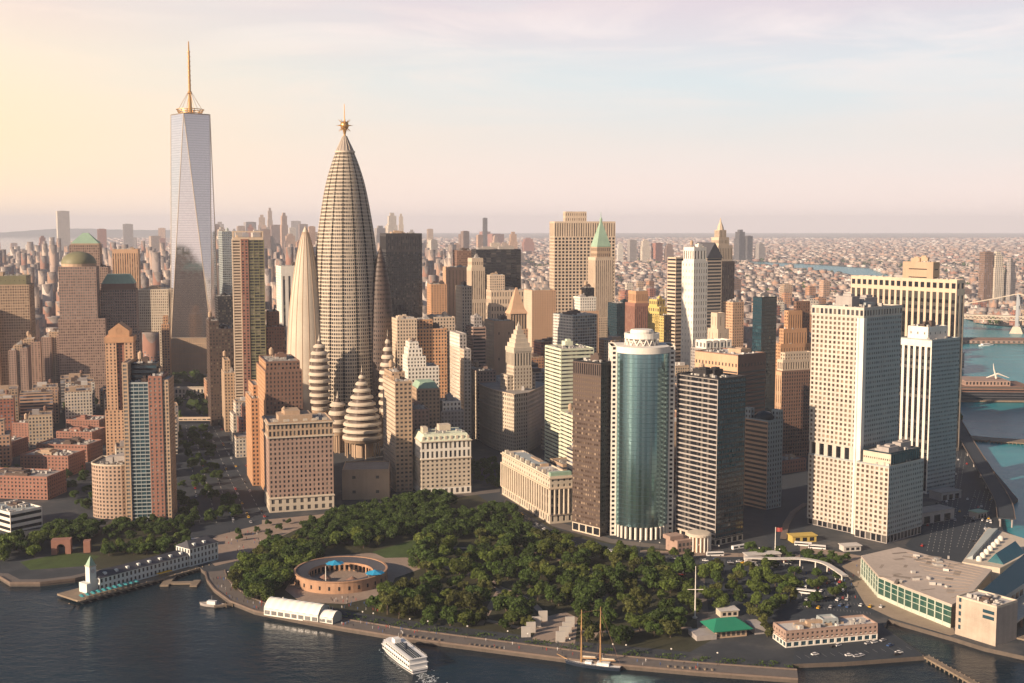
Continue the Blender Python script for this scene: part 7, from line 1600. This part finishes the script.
def scatter(px, sp, where, vs, smin=.85, smax=1.2, maxn=999, seed=1, holes=()):
    g_ = random.Random(seed); P = [tuple(p[:2]) for p in gpoly(px)]; H_ = [[tuple(p[:2]) for p in gpoly(h)] for h in holes]
    xs, ys = [p[0] for p in P], [p[1] for p in P]; got = []; tries = 0
    while tries < 6000 and len(got) < maxn:
        tries += 1; x, y = g_.uniform(min(xs), max(xs)), g_.uniform(min(ys), max(ys))
        if not inside(P, x, y) or any(inside(h, x, y) for h in H_): continue
        if any((x-a)**2+(y-b)**2 < sp*sp for a, b in got) or any((x-a)**2+(y-b)**2 < r_*r_ for a, b, r_ in BLOCK): continue
        got.append((x, y))
    for x, y in got: tree(x, y, g_.uniform(smin, smax), g_.choice(vs), where)
    return len(got)
lawn_h = [(372, 552), (420, 538), (440, 546), (425, 557), (420, 568), (385, 575)]; mall = [(522, 645), (534, 612), (574, 606), (584, 645)]
n1 = scatter([(234, 590), (246, 566), (266, 552), (300, 545), (328, 556), (302, 568), (290, 584), (262, 602)], 8.8, 'in the grove left of the round fort', (0, 1, 2, 2, 8, 7), seed=2)
n2 = scatter([(300, 534), (340, 521), (395, 507), (440, 499), (458, 505), (445, 522), (415, 536), (372, 550), (345, 546), (318, 548)], 9.4, 'behind the round fort', (0, 1, 2, 3, 7, 8, 9), seed=3)
n3 = scatter([(420, 548), (452, 512), (500, 516), (540, 537), (600, 556), (655, 566), (690, 576), (692, 602), (688, 643), (640, 645), (585, 644), (560, 606), (520, 634), (470, 634), (400, 626), (374, 610), (392, 592), (418, 576)], 9.0, 'in the dense park by the harbour', (0, 0, 1, 2, 7, 1, 4, 3, 8, 9), .7, 1.35, 190, seed=4, holes=(mall,))
n4 = scatter([(706, 574), (760, 568), (790, 578), (800, 604), (780, 640), (752, 640), (746, 612), (722, 622), (710, 606)], 12, 'around the paths right of the ship mast flagpole', (1, 2, 8, 3), .8, 1.15, 26, seed=5)
n5 = scatter([(100, 556), (104, 548), (150, 545), (185, 541), (188, 549), (150, 556)], 8.6, 'in the clipped double row behind the white pier building', (1, 0, 3), .75, .9, 26, seed=6)
n6 = scatter([(42, 545), (60, 530), (92, 530), (92, 542), (60, 548)], 10, 'on the small waterfront garden at the left', (1, 2, 3), seed=7, maxn=14)
n7 = scatter([(-5, 562), (5, 545), (40, 545), (42, 556), (20, 562)], 10, 'at the left edge of the waterfront', (0, 2), seed=8, maxn=9)
n8 = scatter([(172, 430), (205, 430), (232, 500), (240, 520), (190, 530), (174, 505)], 12, 'on the shaded median of the wide avenue', (0, 1, 7), .7, 1.0, 38, seed=9)
n15 = scatter([(166, 386), (204, 386), (206, 378), (168, 378)], 13, 'on the plaza at the foot of the glass spire tower', (0, 1), .9, 1.2, 16, seed=15)
n9 = scatter([(745, 550), (770, 556), (850, 560), (845, 566), (760, 563)], 9, 'on the green traffic island before the gridded tower', (0, 1), .55, .75, 14, seed=10)
n16 = scatter([(92, 530), (120, 522), (190, 525), (188, 535), (110, 542)], 9, 'between the rounded block and the white pier building', (0, 1, 3, 7), .6, .9, 22, seed=16)
n17 = scatter([(215, 540), (262, 526), (330, 519), (300, 527), (250, 545)], 15, 'dotted over the plaza at the end of the wide avenue', (1, 3), .4, .6, 9, seed=17)
n18 = scatter([(775, 568), (835, 574), (850, 598), (800, 612), (785, 590)], 14, 'among the parked cars of the ferry plaza', (0, 1, 2), .5, .75, 12, seed=18)
n10 = scatter([(620, 553), (650, 556), (690, 560), (660, 562)], 11, 'at the foot of the curved glass tower', (3, 1), .7, .9, 7, seed=11)
n11 = scatter([(60, 470), (76, 462), (112, 520), (80, 525)], 13, 'along the dark street between the brick blocks and the rounded block', (0, 7), .6, .8, 14, seed=12)
n12 = scatter([(-20, 486), (8, 470), (40, 462), (30, 474), (8, 488)], 10, 'on the lawn between the red brick blocks', (3, 1), .6, .8, 10, seed=13)
n13 = scatter([(470, 470), (500, 462), (505, 490), (480, 488)], 9, 'in the shaded little park below the curved building', (0, 7), .7, .95, 12, seed=14)
for px, py, s in ((384, 521, .9), (349, 533, .7), (600, 583, .95), (301, 540, .8)):
    p = G(px, py); tree(p.x, p.y, s, 6, {384: 'glowing alone among the dark park trees', 349: 'beside the grove behind the round fort', 600: 'in the middle of the dense park', 301: 'at the grove edge near the plaza'}[px])
grow(); print('TREES', len(TREES), n1, n2, n3, n4)
# trees scattered between the far blocks, too many to tell apart
g_ = np.random.default_rng(31); nt_ = 3800; Yt = 1500+7000*g_.random(nt_)**1.5; PXt = g_.uniform(-20, 1060, nt_); Xt = (PXt-512)/F*(Yt*cp+CAMZ*sp); k_ = inside_np(LAND, Xt, Yt); cl = g_.normal(0, 1, (nt_, 2))
Q = []
for x, y in zip(Xt[k_], Yt[k_]):
    if y < 2200 and (inside(PARKZ, x, y) or any((x-a)**2+(y-b)**2 < r_*r_ for a, b, r_ in OCC)): continue
    sc_ = g_.uniform(4, 7)*(1+.00013*y); d = g_.normal(0, 1, (10, 3)); d /= np.linalg.norm(d, axis=1, keepdims=True); Q.append(leafquads(10, np.array((x, y, GZ+sc_*1.1))+d*sc_*np.array((1, 1, .8))*.8, d, sc_*.8, sc_*1.4, g_))
QB().quads(np.concatenate(Q)).build('far_trees', LEAF[0], kind='stuff')
# low shrubs along the promenade as one planting
g_ = np.random.default_rng(5); Q = []
for i in range(13, 19):
    a, b = Vector(LP[i][:2]), Vector(LP[i+1][:2]); d = (b-a).normalized(); n_ = Vector((-d.y, d.x))
    for off in (16, 21):
        k = int((b-a).length*3); t_ = g_.random((k, 1)); base_ = np.array((*a, 0))+t_*np.array((*(b-a), 0))+np.array((*(n_*off), 0)); pts = base_+np.stack([g_.normal(0, .8, k), g_.normal(0, .8, k), GZ+g_.uniform(.2, 1.5, k)], 1)
        keep = (np.sin(t_[:, 0]*17+off) > -.35); Q.append(leafquads(int(keep.sum()), pts[keep], np.tile((0, -.3, 1.0), (int(keep.sum()), 1)), .5, 1.2, g_))
QB().quads(np.concatenate(Q)).build('ground_cover', LEAF[0], kind='stuff')
# ------------------------------------------------------------------ traffic
paint = {n_: mat('car_paint_'+n_, c_, rough=.3, na=.05, spec=.5) for n_, c_ in (('white', (.75, .74, .72)), ('black', (.02, .02, .022)), ('silver', (.42, .42, .43)), ('red', (.40, .03, .02)), ('yellow', (.70, .40, .03)), ('blue', (.04, .09, .22)))}
tyre = mat('tyre', (.02, .02, .02))
def carmesh():
    b = QB(); L, Wd = 4.6, 1.85
    prof = [(-L/2, .35), (L/2, .35), (L/2+.02, .72), (L/2-.9, .95), (-L/2+.35, 1.0), (-L/2-.02, .85)]
    n_ = len(prof)
    for sg in (-1, 1):
        b.quads([[(prof[0][0], sg*Wd/2, prof[0][1]), (prof[1][0], sg*Wd/2, prof[1][1]), (prof[3][0], sg*Wd/2, prof[3][1]), (prof[4][0], sg*Wd/2, prof[4][1])]]); b.tri((prof[1][0], sg*Wd/2, prof[1][1]), (prof[2][0], sg*Wd/2, prof[2][1]), (prof[3][0], sg*Wd/2, prof[3][1])); b.tri((prof[0][0], sg*Wd/2, prof[0][1]), (prof[4][0], sg*Wd/2, prof[4][1]), (prof[5][0], sg*Wd/2, prof[5][1]))
    for k in range(n_):
        p, p2 = prof[k], prof[(k+1) % n_]; b.quads([[(p[0], -Wd/2, p[1]), (p2[0], -Wd/2, p2[1]), (p2[0], Wd/2, p2[1]), (p[0], Wd/2, p[1])]])
    b.box(-1.25, .55, -.68, .68, 1.44, 1.5)
    c_ = QB().frustum([(-1.9, -.85, .96), (1.35, -.85, .96), (1.35, .85, .96), (-1.9, .85, .96)], [(-1.35, -.7, 1.44), (.65, -.7, 1.44), (.65, .7, 1.44), (-1.35, .7, 1.44)])
    w_ = QB()
    for x in (-1.4, 1.4):
        for sg in (-1, 1): w_.tube((x, sg*.75, .33), (x, sg*.94, .33), .33, n=10)
    return b.mesh('car'), c_.mesh('window'), w_.mesh('wheel')
cb_, cw_, ck_ = carmesh(); cw_.materials.append(GL['k']); ck_.materials.append(tyre); CARM = {}
for n_, m_ in paint.items(): me = cb_.copy(); me.materials.append(m_); CARM[n_] = me
def car(x, y, a, col, where):
    o = bpy.data.objects.new('car', CARM[col]); C.objects.link(o); o.location = (x, y, GZ+.05); o.rotation_euler.z = a; tag(o, f'{col} car {where}', 'car', f'{col} cars {where}')
    for nm, m_ in (('window', cw_), ('wheel', ck_)): c_ = bpy.data.objects.new(nm, m_); C.objects.link(c_); c_.parent = o
cols = ['white', 'black', 'silver', 'red', 'yellow', 'blue', 'white', 'silver', 'black']; rc = random.Random(77)
for k in range(62):
    t_ = rc.random(); ln = rc.randrange(6); x0 = 189+ln*6.5-3; x1 = 208+ln*17-8; yy = 425+98*t_**1.15; f_ = t_**1.15; p = G(x0+(x1-x0)*f_, yy); p2 = G(x0+(x1-x0)*(f_+.02), 425+98*(f_+.02)); car(p.x, p.y, math.atan2(p2.y-p.y, p2.x-p.x), rc.choice(cols+['yellow', 'red']), 'on the wide avenue at the left')
for k in range(26):
    t_ = k/26+rc.uniform(0, .02); pts = [(500, 500), (560, 540), (640, 556), (720, 561), (800, 566)]; i = min(3, int(t_*4)); f_ = t_*4-i; a, b = G(*pts[i]), G(*pts[i+1]); p = a.lerp(b, f_); car(p.x+rc.uniform(-2, 2), p.y+rc.choice((-3, 3)), math.atan2(b.y-a.y, b.x-a.x), rc.choice(cols+['yellow']), 'on the street between the park and the towers')
for k in range(48):
    row = k % 4; p = G(800+10*(k//4)+row*3+rc.uniform(-2, 2), 583+row*8+rc.uniform(-1.5, 1.5)); 
    if inside([(q_[0], q_[1]) for q_ in gpoly([(868, 560), (853, 575), (853, 600), (905, 612), (960, 640), (1000, 580)])], p.x, p.y): continue
    car(p.x, p.y, rc.uniform(.9, 1.2), rc.choice(cols), 'parked on the plaza left of the ferry terminal')
for px, py in ((815, 655), (833, 647), (838, 646), (849, 656), (868, 644), (874, 643), (883, 641), (890, 646), (899, 653), (897, 655), (857, 657), (861, 656)):
    p = G(px, py); car(p.x, p.y, rc.uniform(.2, .6), rc.choice(('white', 'white', 'silver', 'black', 'blue')), 'on the parking pier in front of the quay office')
for k in range(46):
    t_ = rc.random(); a, b = (G(938, 552), G(958, 452)) if k % 2 else (G(968, 545), G(985, 490)); p = a.lerp(b, t_); car(p.x+rc.uniform(-14, 14), p.y, math.atan2(b.y-a.y, b.x-a.x), rc.choice(cols), 'on the shaded waterfront road by the blue river')
for k in range(22):
    p = G(700+rc.uniform(0, 90), 562+rc.uniform(0, 4)) if k < 10 else G(655+rc.uniform(0, 38), 566+rc.uniform(0, 10)); car(p.x, p.y, rc.uniform(-.3, .3), rc.choice(cols), 'parked along the park edge near the small pink house')
def bus(px, py, a, lab):
    p = G(px, py); o = thing('bus', lab, 'bus', (p.x, p.y, GZ+.05), a); QB().box(-6.5, 6.5, -1.3, 1.3, .4, 3.2, True).build('body', paint['white'], o); QB().box(-6.2, 6.3, -1.33, -1.31, 1.5, 2.6).build('window', GL['k'], o); QB().box(6.51, 6.54, -1.15, 1.15, 1.3, 2.8).build('windscreen', GL['k'], o)
    q = QB(); [q.tube((x, s_*1.1, .5), (x, s_*1.32, .5), .5, n=10) for x in (-4, 4) for s_ in (-1, 1)]; q.build('wheel', tyre, o)
bus(739, 549, .5, 'white bus turning below the dark banded tower'); bus(803, 546, -.3, 'white bus left of a pair under the gridded tower'); bus(817, 549, -.3, 'white bus right of a pair under the gridded tower'); bus(797, 589, -.4, 'upper white bus parked on the plaza by the curved footbridge'); bus(806, 594, -.4, 'lower white bus parked on the plaza by the curved footbridge'); bus(715, 556, .1, 'white bus on the street in front of the small pink house')
# curved white footbridge over the plaza
px_ = [(745, 565), (775, 566), (800, 566), (822, 570), (835, 577), (845, 584)]; P_ = [G(x, y) for x, y in px_]; fbk = thing('footbridge', 'curved white footbridge canopy over the ferry plaza', 'footbridge', P_[0]); P2 = [(p-P_[0]).xy for p in P_]
P2 = [Vector(v) for v in catmull([tuple(p) for p in P2], 6)]; q = QB(); q2 = QB()
for i in range(len(P2)-1):
    d = (P2[i+1]-P2[i]).normalized(); n_ = Vector((-d.y, d.x))*2.2; a, b, c_, e = P2[i]-n_, P2[i+1]-n_, P2[i+1]+n_, P2[i]+n_
    q.quads([[(*a, 6), (*b, 6), (*c_, 6), (*e, 6)], [(*a, 5.2), (*b, 5.2), (*b, 6), (*a, 6)], [(*e, 6), (*c_, 6), (*c_, 5.2), (*e, 5.2)], [(*e, 5.2), (*c_, 5.2), (*b, 5.2), (*a, 5.2)]])
    if i % 4 == 0: q2.tube((*P2[i], 0), (*P2[i], 5.2), .5, n=6)
q.build('canopy_roof', WALL['rooflight'], fbk); q2.build('column', WALL['white'], fbk)
# pale market kiosks and a yellow canopy at the foot of the gridded tower
for k, (px, py, w_, d_, h_, mm, lab) in enumerate(((802, 541, 20, 9, 5, mat('yellow_canopy', (.52, .38, .10)), 'yellow canopy shelter at the foot of the gridded tower'), (727, 615, 12, 8, 4, WALL['palestone'], 'small pale kiosk between the park trees and the flagpole'), (762, 560, 26, 8, 5, WALL['grey'], 'grey subway pavilion under the curved footbridge'), (196, 546, 16, 7, 5, WALL['peach'], 'small peach kiosk at the end of the wide avenue'), (850, 550, 14, 8, 4, WALL['rooflight'], 'white kiosk right of the gridded tower base'))):
    p = G(px, py); o = thing('kiosk', lab, 'kiosk', (p.x, p.y, GZ), .2); QB().box(-w_/2, w_/2, -d_/2, d_/2, 0, h_).build('wall', mm, o); QB().box(-w_/2-.7, w_/2+.7, -d_/2-.7, d_/2+.7, h_+.01, h_+.5, True).build('roof', WALL['rooflight'] if k else mm, o)
    for j in range(3): QB().box(-w_/2+w_*(.12+.3*j), -w_/2+w_*(.30+.3*j), -d_/2-.1, -d_/2-.02, 1, h_-1).build('window', GL['k'], o)
# ------------------------------------------------------------------ people strolling
def personmesh(col, skin):
    q = QB()
    for sg in (-1, 1): q.rev([(.07, 0), (.09, .45), (.11, .86)], 7, sg*.1, .05*sg); q.tube((sg*.24, 0, 1.42), (sg*.30, .04, .82), .055, .04, 6)
    q.rev([(.17, .84), (.16, 1.05), (.21, 1.38), (.12, 1.5), (.06, 1.52)], 10, ey=.65); q.rev([(.05, 1.5), (.055, 1.56), (.095, 1.62), (.105, 1.7), (.08, 1.78), (.01, 1.81)], 9)
    me = q.mesh('person'); me.materials.append(col); return me
PM = [(c_, personmesh(mat('clothes_'+c_, v), None)) for c_, v in (('dark', (.03, .03, .04)), ('white', (.65, .63, .6)), ('red', (.4, .05, .04)), ('blue', (.06, .12, .3)))]
def person(p, where):
    c_, me = rc.choice(PM); o = bpy.data.objects.new('person', me); C.objects.link(o); o.location = (p.x, p.y, GZ+.04); o.rotation_euler.z = rc.uniform(0, 6.28); tag(o, f'person in {c_} clothes standing {where}', 'person', f'people in {c_} clothes {where}')
for k in range(110):
    i = rc.randrange(9, 18); a, b = Vector(LP[i]), Vector(LP[i+1]); t_ = rc.random(); d = (b-a).normalized(); person(a.lerp(b, t_)+Vector((-d.y, d.x, 0))*rc.uniform(1.5, 12.5), 'on the waterfront promenade')
for k in range(40): person(G(rc.uniform(330, 400), rc.uniform(598, 612)), 'on the plaza right of the white tent')
for k in range(50): person(G(rc.uniform(800, 862), rc.uniform(566, 600)), 'on the ferry plaza')
for k in range(24): person(G(rc.uniform(225, 262), rc.uniform(532, 552)), 'on the plaza at the end of the wide avenue')
# lamp posts
lpq = QB().tube((0, 0, 0), (0, 0, 7), .14, .09, 6).mesh('post'); lpq.materials.append(WALL['dark']); lph = QB().rev([(.1, 7), (.5, 7.2), (.45, 7.7), (.05, 7.9)], 8).mesh('lamp_head'); lph.materials.append(WALL['white'])
def lamp(p, where):
    o = thing('street_lamp', f'slim dark lamp post {where}', 'street lamp', (p.x, p.y, GZ), 0, f'lamp posts {where}')
    for nm, m_ in (('post', lpq), ('lamp_head', lph)): c_ = bpy.data.objects.new(nm, m_); C.objects.link(c_); c_.parent = o
for i in range(9, 18):
    a, b = Vector(LP[i]), Vector(LP[i+1]); d = (b-a); ln = d.length; d = d/ln; n_ = Vector((-d.y, d.x, 0))
    for k in range(int(ln/26)+1): lamp(a+d*(k+.5)*min(26, ln)+n_*12.4, 'along the waterfront promenade')
for k in range(16): lamp(G(505, 500).lerp(G(640, 551), k/16) if k < 8 else G(640, 551).lerp(G(800, 560), (k-8)/8), 'along the street between the park and the towers')
# ------------------------------------------------------------------ haze
hb = QB(); hb.box(-46000, 46000, -320, 43500, -4.5, 575, True); ho = hb.build('haze', None, kind='stuff'); weld(ho.data)
hm = bpy.data.materials.new('haze'); hm.use_nodes = True; t = NT(hm.node_tree); t.n.clear(); out = t.new('ShaderNodeOutputMaterial'); pv_ = t.new('ShaderNodeVolumePrincipled'); pv_.inputs['Color'].default_value = (0.82, 0.87, 1.0, 1); pv_.inputs['Density'].default_value = 0.40e-4; pv_.inputs['Anisotropy'].default_value = 0.0
t.link(pv_.outputs[0], out.inputs['Volume']); ho.data.materials.append(hm)
